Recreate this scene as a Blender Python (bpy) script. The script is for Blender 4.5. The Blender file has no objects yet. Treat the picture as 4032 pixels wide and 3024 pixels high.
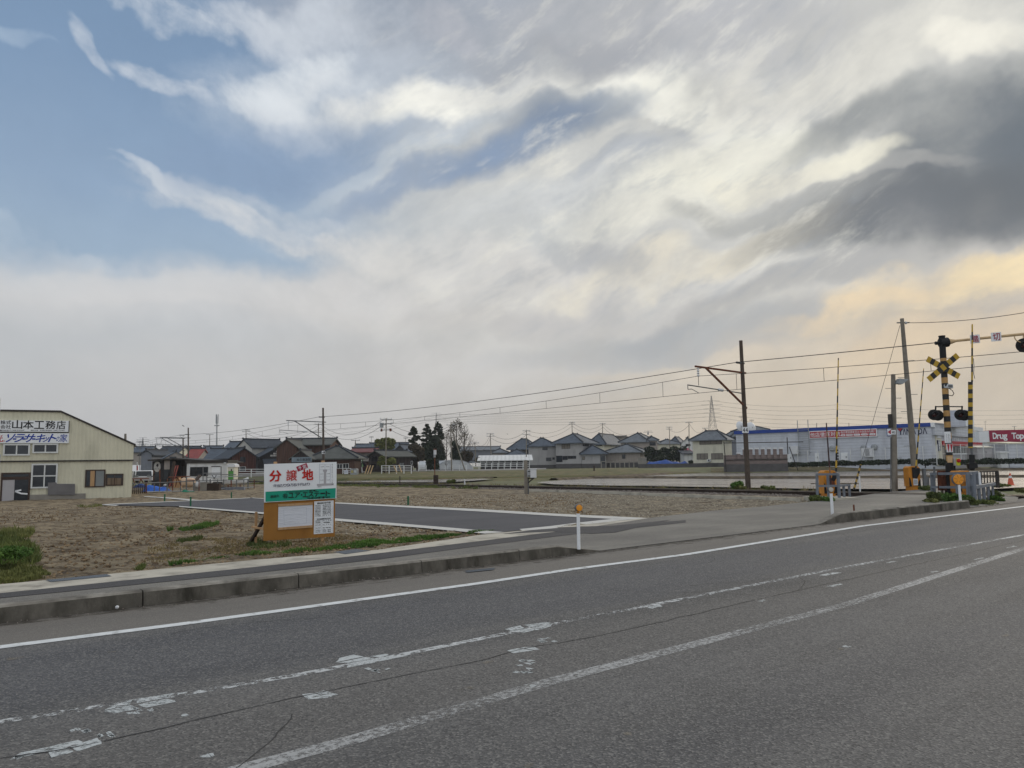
import bpy, math, random
from mathutils import Vector, Matrix, noise as mnoise
rnd = random.Random(7)
SC = bpy.context.scene
COL = SC.collection
# ------------------------------------------------------------------ camera
F = 3030.0; CH = 1.6                      # focal length in photo pixels (4032 wide), eye height
TH = math.atan(.105); RO = math.atan(.0146)
FW = Vector((0, math.cos(TH), math.sin(TH))); U0 = Vector((0, -math.sin(TH), math.cos(TH))); R0 = Vector((1, 0, 0))
RX = R0*math.cos(RO) - U0*math.sin(RO); UP = R0*math.sin(RO) + U0*math.cos(RO)
EYE = Vector((0, 0, CH))
cam = bpy.data.cameras.new("camera"); cam.lens = 36*F/4032; cam.sensor_width = 36; cam.clip_start = .1; cam.clip_end = 6000
camo = bpy.data.objects.new("camera", cam); COL.objects.link(camo)
camo.matrix_world = Matrix(((RX.x, UP.x, -FW.x, 0), (RX.y, UP.y, -FW.y, 0), (RX.z, UP.z, -FW.z, CH), (0, 0, 0, 1)))
SC.camera = camo
def ray(px, py): return RX*((px-2016)/F) + UP*((1512-py)/F) + FW
def G(px, py, z=0.0):
    d = ray(px, py); return EYE + d*((z-CH)/d.z)
def P(px, py, Y):
    d = ray(px, py); return EYE + d*(Y/d.y)
def lin(c):
    f = lambda v: v/12.92 if v <= .04045 else ((v+.055)/1.055)**2.4
    return tuple(f(v/255) for v in c)
# ------------------------------------------------------------------ view, sun, sky
SC.view_settings.view_transform = 'Standard'; SC.view_settings.look = 'None'
SC.view_settings.exposure = 0.04; SC.view_settings.gamma = 1.0; SC.view_settings.use_curve_mapping = False
SUN_AZ = math.radians(40); SUN_EL = math.radians(20)
sun = bpy.data.lights.new("sun", 'SUN'); sun.energy = 1.0; sun.angle = math.radians(14); sun.color = (1.0, .88, .72)
suno = bpy.data.objects.new("sun", sun); COL.objects.link(suno)
sd = Vector((math.sin(SUN_AZ)*math.cos(SUN_EL), math.cos(SUN_AZ)*math.cos(SUN_EL), math.sin(SUN_EL)))
suno.rotation_euler = sd.to_track_quat('Z', 'Y').to_euler(); suno.location = sd*200
world = bpy.data.worlds.new("World"); SC.world = world; world.use_nodes = True
def build_sky():
    nt = world.node_tree; N = nt.nodes; L = nt.links; N.clear()
    STR = .1
    def nd(t, **k):
        n = N.new(t)
        for a, b in k.items(): setattr(n, a, b)
        return n
    def mth(op, a, b=None, c=None, clamp=False):
        n = nd('ShaderNodeMath', operation=op); n.use_clamp = clamp
        for i, v in enumerate((a, b, c)):
            if v is None: continue
            if isinstance(v, (int, float)): n.inputs[i].default_value = v
            else: L.new(v, n.inputs[i])
        return n.outputs[0]
    def vm(op, a, b=None, s=None):
        n = nd('ShaderNodeVectorMath', operation=op)
        for i, v in enumerate((a, b)):
            if v is None: continue
            if isinstance(v, tuple): n.inputs[i].default_value = v
            else: L.new(v, n.inputs[i])
        if s is not None: n.inputs['Scale'].default_value = s
        return n
    def mr(v, a, b, c=0., d=1., smooth=True):
        n = nd('ShaderNodeMapRange', interpolation_type='SMOOTHSTEP' if smooth else 'LINEAR')
        L.new(v, n.inputs[0])
        for i, x in enumerate((a, b, c, d)): n.inputs[i+1].default_value = x
        return n.outputs[0]
    def mix(f, a, b):
        n = nd('ShaderNodeMix', data_type='RGBA')
        for s, v in ((n.inputs[0], f), (n.inputs[6], a), (n.inputs[7], b)):
            if isinstance(v, float): s.default_value = v
            elif isinstance(v, tuple): s.default_value = (*v, 1)
            else: L.new(v, s)
        return n.outputs[2]
    def C(rgb): return tuple(v/STR for v in lin(rgb))
    tc = nd('ShaderNodeTexCoord'); D = tc.outputs['Generated']
    sp = nd('ShaderNodeSeparateXYZ'); L.new(D, sp.inputs[0]); X, Y, Z = sp.outputs
    az = mth('ARCTAN2', X, Y); el = mth('ARCSINE', Z)
    cb = nd('ShaderNodeCombineXYZ'); L.new(az, cb.inputs[0]); L.new(el, cb.inputs[1]); cb.inputs[2].default_value = 1
    A0 = cb.outputs[0]
    # cloud-deck coordinates: the point where the view direction meets a flat layer
    dz = mth('ADD', mth('MAXIMUM', Z, 0.0), .13)
    cp = nd('ShaderNodeCombineXYZ'); L.new(mth('DIVIDE', X, dz), cp.inputs[0]); L.new(mth('DIVIDE', Y, dz), cp.inputs[1])
    CP = cp.outputs[0]
    def nz(vec, scale, detail=6, rough=.55, col=False, dist=0.):
        n = nd('ShaderNodeTexNoise'); L.new(vec, n.inputs['Vector'])
        n.inputs['Scale'].default_value = scale; n.inputs['Detail'].default_value = detail
        n.inputs['Roughness'].default_value = rough; n.inputs['Distortion'].default_value = dist
        return n.outputs['Color' if col else 'Fac']
    mp = nd('ShaderNodeMapping', vector_type='TEXTURE'); L.new(CP, mp.inputs[0])
    mp.inputs['Rotation'].default_value = (0, 0, math.radians(52)); mp.inputs['Scale'].default_value = (2.6, .8, 1)
    SV = mp.outputs[0]                                   # streaky, along the wind
    w1 = vm('SCALE', vm('SUBTRACT', nz(A0, 4.2, 2, .5, True), (.5, .5, .5)).outputs[0], s=1).outputs[0]; w1 = vm('MULTIPLY', w1, (.20, .20, 0)).outputs[0]
    w2 = vm('SCALE', vm('SUBTRACT', nz(A0, 16, 3, .6, True), (.5, .5, .5)).outputs[0], s=1).outputs[0]; w2 = vm('MULTIPLY', w2, (.045, .045, 0)).outputs[0]
    A = vm('ADD', vm('ADD', A0, w1).outputs[0], w2).outputs[0]
    Alo = vm('ADD', A0, vm('SCALE', w1, s=.4).outputs[0]); Alo = vm('ADD', Alo.outputs[0], w2).outputs[0]
    def fibre(deg, sx, sy, sc, det, wp=.45):                     # noise drawn out along a wind direction
        m = nd('ShaderNodeMapping', vector_type='TEXTURE'); L.new(vm('ADD', A0, vm('SCALE', w1, s=wp).outputs[0]).outputs[0], m.inputs[0])
        m.inputs['Rotation'].default_value = (0, 0, math.radians(deg)); m.inputs['Scale'].default_value = (sx, sy, 1); return nz(m.outputs[0], sc, det, .64)
    sep0 = nd('ShaderNodeSeparateXYZ'); L.new(A0, sep0.inputs[0]); lr = mr(sep0.outputs[0], -.34, -.06)
    fa = fibre(27, 1.15, .46, 5.2, 7); fb = fibre(-24, 1.1, .46, 5.4, 7)
    streak = mth('ADD', mth('MULTIPLY', fa, lr), mth('MULTIPLY', fb, mth('SUBTRACT', 1., lr)))
    puff = nz(A0, 9.5, 7, .66)
    tex = mth('MULTIPLY_ADD', streak, .58, mth('MULTIPLY', puff, .42))
    # base: elevation ramp of the hazy clear sky on the left, greyer to the right
    sa = nd('ShaderNodeSeparateXYZ'); L.new(Alo, sa.inputs[0]); elw = sa.outputs[1]; azw = sa.outputs[0]
    def ramp(stops):
        r = nd('ShaderNodeValToRGB'); L.new(mth('DIVIDE', elw, 1.0), r.inputs[0]); cr = r.color_ramp
        while len(cr.elements) > 1: cr.elements.remove(cr.elements[-1])
        for i, (p, c) in enumerate(stops):
            e = cr.elements[0] if i == 0 else cr.elements.new(p)
            e.position = p; e.color = (*lin(c), 1)
        return vm('SCALE', r.outputs[0], s=1/STR).outputs[0]
    left = ramp([(0, (186, 189, 194)), (.07, (188, 190, 194)), (.15, (194, 196, 199)), (.19, (209, 209, 210)), (.222, (202, 206, 211)), (.252, (156, 177, 199)), (.32, (145, 168, 195)), (.45, (128, 154, 185)), (.6, (116, 144, 176)), (1, (110, 136, 168))])
    right = ramp([(0, (204, 191, 173)), (.08, (203, 193, 178)), (.16, (198, 192, 184)), (.24, (206, 202, 196)), (.4, (206, 206, 200)), (.6, (196, 197, 197)), (1, (176, 180, 186))])
    sky = nd('ShaderNodeTexSky', sky_type='NISHITA'); sky.sun_disc = False
    sky.sun_elevation = SUN_EL; sky.sun_rotation = SUN_AZ; sky.altitude = 10; sky.air_density = 1.2; sky.dust_density = 2.5
    left = mix(.12, left, sky.outputs[0])
    rp = mr(azw, -.42, .42)
    col = mix(rp, left, right)
    T = mr(tex, .40, .60)
    # painted cloud masses: (centre px, radii px, tilt deg, colour, strength, hardness, texture share); px of a 2212-wide photo
    def azel(px, py):
        d = ray(px*4032/2212, py*4032/2212).normalized(); return Vector((math.atan2(d.x, d.y), math.asin(d.z)))
    K = mth('MULTIPLY_ADD', T, .8, .2)
    er = mr(tex, .34, .64, -1, .83, False)
    def blob(cx, cy, rx, ry, ang, rgb, s, inner=.35, tx=.5, soft=False):
        nonlocal col
        a = math.radians(ang); c = azel(cx, cy); e = 30
        v1 = (azel(cx+e*math.cos(a), cy-e*math.sin(a)) - c)/e; v2 = (azel(cx-e*math.sin(a), cy-e*math.cos(a)) - c)/e
        H = Alo if soft else A
        e1 = v1.normalized()/(v1.length*rx); e2 = Vector((-v1.y, v1.x)).normalized()/(v2.length*ry)
        u = vm('DOT_PRODUCT', H, (e1.x, e1.y, -e1.dot(c))).outputs['Value']; w = vm('DOT_PRODUCT', H, (e2.x, e2.y, -e2.dot(c))).outputs['Value']
        f = mr(mth('MULTIPLY_ADD', u, u, mth('MULTIPLY', w, w)), inner**2*.4, 2.3, 1, 0)
        if tx > 0: f = mth('MAXIMUM', mr(mth('ADD', mth('MULTIPLY_ADD', er, .42*tx, -.34*tx), f), 0., 1.15-.18*tx, 0, 1), 0.)   # the texture eats into the mass
        col = mix(mth('MULTIPLY', f, s, None, True), col, C(rgb))
    B = blob
    for b in BLOBS: B(*b)
    # fine cirrus fibres over the middle and right of the sky, thinner on the left
    fine = fibre(28, 1.0, .36, 11.0, 7, .25)
    reg = mth('MULTIPLY', mr(azw, -.30, .05), mth('MULTIPLY', mr(elw, .12, .24), mr(elw, .70, .5))); reg = mth('MULTIPLY', reg, mr(azw, .52, .36))
    col = mix(mth('MULTIPLY', reg, mth('MULTIPLY', mr(fine, .50, .70), .38)), col, C((243, 240, 228)))
    col = mix(mth('MULTIPLY', reg, mth('MULTIPLY', mr(fine, .50, .32), .34)), col, C((158, 165, 174)))
    # overall mottling of the deck
    mt = mr(tex, .3, .7, .84, 1.14, False)
    col2 = vm('SCALE', col); L.new(mt, col2.inputs['Scale'])
    col = mix(mr(azw, -.55, -.1, .25, .85), col, col2.outputs[0])
    # towards the zenith and behind the viewer: an unseen even bright overcast, added to lift the ground light
    up = mr(el, .62, 1.0); bk = mr(Y, .35, -.25)
    col = mix(mth('MAXIMUM', up, bk), col, C((222, 226, 232)))
    col = mix(mr(el, -.02, -.12), col, C((120, 118, 112)))
    bg = nd('ShaderNodeBackground'); L.new(col, bg.inputs[0]); bg.inputs[1].default_value = STR
    out = nd('ShaderNodeOutputWorld'); L.new(bg.outputs[0], out.inputs[0])
BLOBS = [
    # broad decks
    (1560, 330, 820, 430, 22, (206, 206, 202), .95, .35, .3, True),
    (1120, 60, 560, 150, 0, (168, 172, 180), .85, .3, .6, True), (1500, 60, 420, 110, 0, (186, 187, 190), .7, .2, .8, True),
    (820, 200, 400, 130, 4, (190, 199, 210), .6, .1, .8, True),
    (1050, 630, 560, 80, 4, (208, 206, 203), .75, .2, .5, True),
    # wisps on the left
    (380, 18, 170, 34, -22, (212, 218, 225), .85, .0, 1.2), (560, 40, 200, 50, -18, (206, 212, 220), .8, .0, 1.1), (720, 20, 170, 60, 0, (198, 205, 214), .8, .0, 1.0),
    (230, 108, 100, 22, -48, (206, 213, 222), .8, .0, 1.2), (380, 180, 120, 26, -28, (216, 221, 227), .85, .0, 1.1), (40, 90, 120, 18, -20, (176, 193, 211), .5, .0, 1.2),
    (352, 400, 55, 13, -52, (216, 221, 226), .85, .0, .9), (440, 440, 150, 17, -24, (208, 214, 220), .8, .0, 1.0),
    (560, 468, 240, 34, -14, (204, 209, 214), .75, .0, 1.1), (620, 520, 260, 30, -14, (210, 212, 214), .75, .0, 1.1), (200, 545, 130, 16, -18, (190, 200, 210), .5, .0, 1.2), (30, 520, 70, 14, 0, (180, 194, 208), .5, .0, 1.2),
    # bright heaps in the middle
    (640, 165, 150, 60, 14, (222, 227, 231), .9, .0, .9), (700, 250, 190, 40, -14, (206, 212, 219), .7, .0, 1.1), (760, 180, 130, 50, 5, (214, 219, 224), .7, .0, 1.),
    (900, 228, 230, 56, 8, (232, 232, 228), .9, .0, .9), (985, 215, 130, 46, 18, (246, 245, 236), .95, .0, .7), (1080, 170, 150, 34, 20, (226, 226, 222), .7, .0, .9),
    (1300, 150, 330, 64, 4, (218, 218, 214), .75, .0, .9), (1400, 165, 250, 56, -18, (246, 245, 236), .95, .0, .7), (1580, 250, 250, 70, -32, (240, 239, 228), .9, .0, .8),
    (1960, 80, 340, 80, 28, (228, 226, 217), .85, .0, .9), (2120, 55, 120, 44, 20, (243, 240, 228), .85, .0, .8), (1700, 170, 260, 60, 10, (226, 224, 216), .7, .0, .9),
    (960, 30, 100, 42, -15, (190, 191, 198), .7, .0, .9), (1200, 75, 230, 50, 5, (152, 156, 164), .6, .0, .9),
    # blue gap and its bright lower edge
    (1250, 222, 150, 50, 6, (118, 135, 158), .85, .2, .5, True), (1140, 300, 190, 46, 30, (124, 142, 168), .85, .2, .4, True),
    (950, 380, 230, 36, 26, (134, 154, 182), .75, .1, .3, True), (640, 345, 260, 80, 8, (134, 156, 185), .7, .1, .2, True),
    (850, 366, 300, 20, 27, (184, 195, 206), .6, .0, .6, True), (985, 285, 130, 20, 32, (196, 203, 211), .5, .0, .7, True),
    # the bright rayed mass right of the middle
    (1200, 470, 360, 80, 26, (200, 203, 204), .85, .0, 1.), (1330, 370, 280, 40, 30, (206, 208, 208), .7, .0, 1.1), (1390, 300, 180, 26, 26, (168, 174, 183), .6, .0, .9), (1420, 340, 120, 40, 40, (166, 172, 180), .55, .0, .9),
    (940, 575, 360, 46, -5, (216, 214, 210), .8, .0, .9), (1420, 440, 260, 80, 20, (232, 230, 218), .85, .0, .9), (1520, 560, 360, 44, 14, (232, 224, 204), .8, .0, 1.),
    (1560, 340, 160, 70, 20, (238, 236, 222), .75, .0, .8),
    # dark clouds on the right
    (2130, 300, 430, 150, 28, (112, 119, 126), .95, .3, .5), (1980, 475, 430, 85, 11, (116, 120, 125), .95, .3, .5),
    (1820, 265, 210, 50, 24, (132, 137, 141), .85, .1, .7), (1680, 452, 220, 36, 5, (148, 150, 150), .7, .0, .9),
    (2230, 300, 150, 200, 0, (108, 116, 124), .9, .2, .4), (2150, 420, 250, 90, 5, (112, 117, 122), .85, .2, .4),
    (1790, 368, 130, 34, 16, (246, 242, 224), .95, .1, .6), (1900, 385, 200, 18, 17, (190, 188, 184), .5, .0, 1.0),
    (1640, 390, 110, 30, 0, (236, 232, 216), .8, .0, .8),
    # grey and warm bands low on the right
    (1290, 565, 140, 34, -12, (160, 164, 170), .65, .0, .8), (1240, 680, 330, 36, 4, (188, 186, 185), .6, .0, .9),
    (1650, 655, 420, 40, 13, (168, 168, 168), .75, .0, 1.), (1480, 740, 430, 48, 6, (168, 172, 176), .75, .0, .7, True),
    (2060, 640, 380, 76, 18, (240, 219, 182), .9, .0, .9), (2170, 585, 190, 50, 22, (254, 233, 190), .95, .0, .6, True),
    (1900, 690, 280, 24, 16, (236, 214, 180), .7, .0, 1.), (1990, 722, 220, 14, 10, (192, 180, 164), .5, .0, 1.),
    (1930, 860, 560, 150, 4, (212, 198, 177), .7, .1, .2, True), (2060, 770, 320, 60, 10, (228, 206, 174), .7, .0, .8),
    (700, 850, 620, 110, 3, (202, 200, 198), .5, .1, .3, True), (1500, 800, 280, 20, 6, (216, 204, 186), .6, .0, .7, True), (500, 640, 520, 40, -2, (214, 213, 212), .6, .0, .6, True),
]
world.cycles.sampling_method = 'MANUAL'; world.cycles.sample_map_resolution = 256
build_sky()
# ------------------------------------------------------------------ helpers
TF = {}
class MB:
    """collects faces, builds ONE mesh object"""
    def __init__(s): s.v = []; s.f = []; s.m = []; s.cur = 0
    def add(s, vs, fs):
        o = len(s.v); s.v += [tuple(p) for p in vs]
        for f in fs: s.f.append(tuple(i+o for i in f)); s.m.append(s.cur)
        return s
    def quad(s, *p): return s.add(p, [tuple(range(len(p)))])
    def box(s, x0, x1, y0, y1, z0, z1):
        return s.add([(x0, y0, z0), (x1, y0, z0), (x1, y1, z0), (x0, y1, z0), (x0, y0, z1), (x1, y0, z1), (x1, y1, z1), (x0, y1, z1)],
                     [(3, 2, 1, 0), (4, 5, 6, 7), (0, 1, 5, 4), (1, 2, 6, 5), (2, 3, 7, 6), (3, 0, 4, 7)])
    def prism(s, pts, vec):
        """closed solid: polygon swept by vec"""
        n = len(pts); vec = Vector(vec); a = [Vector(p) for p in pts]; b = [p+vec for p in a]
        return s.add(a+b, [tuple(range(n))[::-1], tuple(range(n, 2*n))] + [(i, (i+1) % n, (i+1) % n+n, i+n) for i in range(n)])
    def tube(s, p0, p1, r0, r1=None, n=8, cap=True):
        r1 = r0 if r1 is None else r1
        p0, p1 = Vector(p0), Vector(p1); d = (p1-p0).normalized()
        a = d.orthogonal().normalized() if abs(d.z) < .99 else Vector((1, 0, 0)); a = (a-d*a.dot(d)).normalized(); b = d.cross(a)
        vs = []
        for p, r in ((p0, r0), (p1, r1)):
            vs += [p+(a*math.cos(2*math.pi*i/n)+b*math.sin(2*math.pi*i/n))*r for i in range(n)]
        fs = [(i, (i+1) % n, (i+1) % n+n, i+n) for i in range(n)]
        if cap: fs += [tuple(range(n))[::-1], tuple(range(n, 2*n))]
        return s.add(vs, fs)
    def bar(s, p0, p1, w, h=None, upv=(0, 0, 1)):
        h = w if h is None else h
        p0, p1 = Vector(p0), Vector(p1); d = (p1-p0).normalized(); upv = Vector(upv)
        if abs(d.dot(upv)) > .98: upv = Vector((0, 1, 0))
        a = d.cross(upv).normalized(); b = a.cross(d)
        q = [a*w/2*i+b*h/2*j for i, j in ((-1, -1), (1, -1), (1, 1), (-1, 1))]
        return s.prism([p0+x for x in q], p1-p0)
    def path(s, pts, r, n=5):
        for a, b in zip(pts, pts[1:]): s.tube(a, b, r, r, n, False)
        return s
    def lathe(s, prof, c=(0, 0, 0), ax=(0, 0, 1), n=16):
        ax = Vector(ax).normalized(); a = ax.orthogonal().normalized(); b = ax.cross(a); c = Vector(c); vs = []; fs = []
        for r, h in prof:
            vs += [c+ax*h+(a*math.cos(2*math.pi*i/n)+b*math.sin(2*math.pi*i/n))*max(r, 1e-4) for i in range(n)]
        for k in range(len(prof)-1):
            fs += [(k*n+i, k*n+(i+1) % n, (k+1)*n+(i+1) % n, (k+1)*n+i) for i in range(n)]
        fs += [tuple(range(n))[::-1], tuple(range((len(prof)-1)*n, len(prof)*n))]
        return s.add(vs, fs)
    def build(s, name, mat, parent=None, world=True, smooth=False, bevel=0):
        me = bpy.data.meshes.new(name); v = s.v
        if parent is not None and world:
            loc, yaw = TF[parent.name]; c, sn = math.cos(yaw), math.sin(yaw)
            v = [((x-loc.x)*c+(y-loc.y)*sn, -(x-loc.x)*sn+(y-loc.y)*c, z-loc.z) for x, y, z in v]
        me.from_pydata(v, [], s.f)
        mats = mat if isinstance(mat, (list, tuple)) else [mat]
        for m in mats: me.materials.append(m)
        if len(mats) > 1: me.polygons.foreach_set('material_index', s.m)
        if smooth: me.polygons.foreach_set('use_smooth', [True]*len(me.polygons))
        me.update()
        o = bpy.data.objects.new(name, me); COL.objects.link(o)
        if parent is not None: o.parent = parent; TF[o.name] = TF[parent.name]
        else: TF[o.name] = (Vector((0, 0, 0)), 0)
        if bevel:
            b = o.modifiers.new('bevel', 'BEVEL'); b.width = bevel; b.segments = 2; b.limit_method = 'ANGLE'
        return o
def tag(o, label, cat, group=None, kind=None):
    if label: o['label'] = label
    if cat: o['category'] = cat
    if group: o['group'] = group
    if kind: o['kind'] = kind
    return o
def thing(name, label, cat, loc, yaw=0, group=None):
    o = bpy.data.objects.new(name, None); COL.objects.link(o); o.empty_display_size = .2
    o.location = loc; o.rotation_euler = (0, 0, yaw); TF[o.name] = (Vector(loc), yaw)
    return tag(o, label, cat, group)
def struct(o): o['kind'] = 'structure'; return o
def dup(root, loc, yaw=None, label=None):
    r = root.copy(); COL.objects.link(r); r.location = loc
    if yaw is not None: r.rotation_euler = (0, 0, yaw)
    if label: r['label'] = label
    for ch in list(root.children):
        c = ch.copy(); COL.objects.link(c); c.parent = r
        for g in ch.children:
            d = g.copy(); COL.objects.link(d); d.parent = c
    return r
class Frame:
    """a vertical plane through two photo points at given depths: local x along it, y behind it, z up"""
    def __init__(s, o, yaw): s.o = Vector(o); s.yaw = yaw; s.x = Vector((math.cos(yaw), math.sin(yaw), 0)); s.y = Vector((-math.sin(yaw), math.cos(yaw), 0))
    def pix(s, px, py, yo=0.0):
        d = ray(px, py); q = s.o + s.y*yo; t = (q-EYE).dot(s.y)/d.dot(s.y); h = EYE+d*t-s.o
        return h.dot(s.x), h.z
    def side(s, px, py, xo):
        d = ray(px, py); q = s.o + s.x*xo; t = (q-EYE).dot(s.x)/d.dot(s.x); h = EYE+d*t-s.o
        return h.dot(s.y), h.z
    def W(s, x, y, z): return s.o + s.x*x + s.y*y + Vector((0, 0, z))
def Fr(p0, p1): d = p1-p0; return Frame(p0, math.atan2(d.y, d.x))
def zoom(x0, y0, s): return lambda u, v: (x0+s*u, y0+s*v)
Z1 = zoom(0, 1500, .36157); Z2 = zoom(500, 1600, .22604); Z3 = zoom(950, 1780, .22901); Z4 = zoom(900, 1600, .22604)
Z5 = zoom(1350, 1600, .24864); Z6 = zoom(1900, 1620, .22604); Z7 = zoom(2350, 1620, .24864); Z8 = zoom(2850, 1600, .27125)
S1 = zoom(3400, 1200, .30138); S2 = zoom(3400, 1600, .28938); S3 = zoom(2700, 1300, .39788); S4 = zoom(3130, 1650, .2591)
S5 = zoom(3600, 1750, .1989); S6 = zoom(0, 1950, .45208); S7 = zoom(1900, 1850, .36166); S8 = zoom(950, 1950, .42948)
# ------------------------------------------------------------------ materials
def mat(name, rgb, rough=.8, var=.15, scale=3., bump=0., metal=0., stretch=(1, 1, 1), rgb2=None, lo=.35, hi=.65, bscale=None, spec=.3, detail=5, dirt=None):
    """procedural: base colour broken up by noise, optional second colour, optional bump. rgb in 0-255 sRGB"""
    m = bpy.data.materials.new(name); m.use_nodes = True; nt = m.node_tree; N = nt.nodes; L = nt.links
    b = N['Principled BSDF']; b.inputs['Roughness'].default_value = rough; b.inputs['Metallic'].default_value = metal
    b.inputs['Specular IOR Level'].default_value = spec
    tc = N.new('ShaderNodeTexCoord'); mp = N.new('ShaderNodeMapping'); L.new(tc.outputs['Object'], mp.inputs[0]); mp.inputs['Scale'].default_value = stretch
    c = lin(rgb)
    n = N.new('ShaderNodeTexNoise'); L.new(mp.outputs[0], n.inputs['Vector']); n.inputs['Scale'].default_value = scale; n.inputs['Detail'].default_value = detail; n.inputs['Roughness'].default_value = .6
    r = N.new('ShaderNodeValToRGB'); L.new(n.outputs['Fac'], r.inputs[0])
    e = r.color_ramp.elements; e[0].position = lo; e[1].position = hi
    c2 = lin(rgb2) if rgb2 else None
    e[0].color = (*[v*(1-var) for v in c], 1); e[1].color = (*(c2 if c2 else [min(1, v*(1+var)) for v in c]), 1)
    out = r.outputs[0]
    if dirt:
        drgb, dscale, dlo, dhi, dst = dirt
        m2 = N.new('ShaderNodeMapping'); L.new(tc.outputs['Object'], m2.inputs[0]); m2.inputs['Scale'].default_value = dst
        n2 = N.new('ShaderNodeTexNoise'); L.new(m2.outputs[0], n2.inputs['Vector']); n2.inputs['Scale'].default_value = dscale; n2.inputs['Detail'].default_value = 6; n2.inputs['Roughness'].default_value = .65
        r2 = N.new('ShaderNodeMapRange'); L.new(n2.outputs['Fac'], r2.inputs[0]); r2.inputs[1].default_value = dlo; r2.inputs[2].default_value = dhi
        mx = N.new('ShaderNodeMix'); mx.data_type = 'RGBA'; L.new(r2.outputs[0], mx.inputs[0]); L.new(out, mx.inputs[6]); mx.inputs[7].default_value = (*lin(drgb), 1); out = mx.outputs[2]
    L.new(out, b.inputs['Base Color'])
    if bump:
        nb = n
        if bscale:
            nb = N.new('ShaderNodeTexNoise'); L.new(mp.outputs[0], nb.inputs['Vector']); nb.inputs['Scale'].default_value = bscale; nb.inputs['Detail'].default_value = 4
        bp = N.new('ShaderNodeBump'); bp.inputs['Strength'].default_value = 1; bp.inputs['Distance'].default_value = bump
        L.new(nb.outputs['Fac'], bp.inputs['Height']); L.new(bp.outputs[0], b.inputs['Normal'])
    return m
def wavy(m, axis, period, dist, dark=None, prof='SIN', width=.5):
    """adds corrugation along an object axis to a mat(): bump, and optionally darker joint and groove lines"""
    nt = m.node_tree; N = nt.nodes; L = nt.links; b = N['Principled BSDF']
    tc = N.new('ShaderNodeTexCoord'); s = N.new('ShaderNodeSeparateXYZ'); L.new(tc.outputs['Object'], s.inputs[0])
    k = N.new('ShaderNodeMath'); k.operation = 'MULTIPLY'; L.new(s.outputs[axis], k.inputs[0]); k.inputs[1].default_value = 1/period
    fr = N.new('ShaderNodeMath'); fr.operation = 'FRACT'; L.new(k.outputs[0], fr.inputs[0])
    pp = N.new('ShaderNodeMath'); pp.operation = 'PINGPONG'; L.new(k.outputs[0], pp.inputs[0]); pp.inputs[1].default_value = .5
    h = pp.outputs[0]
    mr = N.new('ShaderNodeMapRange'); L.new(h, mr.inputs[0]); mr.inputs[1].default_value = 0; mr.inputs[2].default_value = width; mr.interpolation_type = 'SMOOTHSTEP'
    bp = N.new('ShaderNodeBump'); bp.inputs['Distance'].default_value = dist
    L.new(mr.outputs[0], bp.inputs['Height'])
    if b.inputs['Normal'].links: L.new(b.inputs['Normal'].links[0].from_socket, bp.inputs['Normal'])
    L.new(bp.outputs[0], b.inputs['Normal'])
    if dark is not None:
        src = b.inputs['Base Color'].links[0].from_socket
        mx = N.new('ShaderNodeMix'); mx.data_type = 'RGBA'; mx.blend_type = 'MULTIPLY'; mx.inputs[0].default_value = 1
        q = N.new('ShaderNodeMapRange'); L.new(h, q.inputs[0]); q.inputs[1].default_value = 0; q.inputs[2].default_value = width*.6; q.inputs[3].default_value = dark
        L.new(src, mx.inputs[6]); L.new(q.outputs[0], mx.inputs[7]); L.new(mx.outputs[2], b.inputs['Base Color'])
    return m
def stripes(name, c1, c2, period, axis=2, duty=.5, slant=0., off=0.):
    m = bpy.data.materials.new(name); m.use_nodes = True; nt = m.node_tree; N = nt.nodes; L = nt.links; b = N['Principled BSDF']; b.inputs['Roughness'].default_value = .55
    tc = N.new('ShaderNodeTexCoord'); s = N.new('ShaderNodeSeparateXYZ'); L.new(tc.outputs['Object'], s.inputs[0])
    k = N.new('ShaderNodeMath'); k.operation = 'MULTIPLY_ADD'; L.new(s.outputs[0], k.inputs[0]); k.inputs[1].default_value = slant; L.new(s.outputs[axis], k.inputs[2])
    k2 = N.new('ShaderNodeMath'); k2.operation = 'MULTIPLY_ADD'; L.new(k.outputs[0], k2.inputs[0]); k2.inputs[1].default_value = 1/period; k2.inputs[2].default_value = off
    fr = N.new('ShaderNodeMath'); fr.operation = 'FRACT'; L.new(k2.outputs[0], fr.inputs[0])
    lt = N.new('ShaderNodeMath'); lt.operation = 'LESS_THAN'; L.new(fr.outputs[0], lt.inputs[0]); lt.inputs[1].default_value = duty
    n = N.new('ShaderNodeTexNoise'); L.new(tc.outputs['Object'], n.inputs['Vector']); n.inputs['Scale'].default_value = 9; n.inputs['Detail'].default_value = 6
    mx = N.new('ShaderNodeMix'); mx.data_type = 'RGBA'; L.new(lt.outputs[0], mx.inputs[0]); mx.inputs[6].default_value = (*lin(c2), 1); mx.inputs[7].default_value = (*lin(c1), 1)
    m2 = N.new('ShaderNodeMix'); m2.data_type = 'RGBA'; m2.blend_type = 'MULTIPLY'; m2.inputs[0].default_value = .5
    L.new(mx.outputs[2], m2.inputs[6]); L.new(n.outputs['Fac'], m2.inputs[7]); L.new(m2.outputs[2], b.inputs['Base Color'])
    return m
M = {}
def mk(k, *a, **w): M[k] = mat(k, *a, **w); return M[k]
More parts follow.
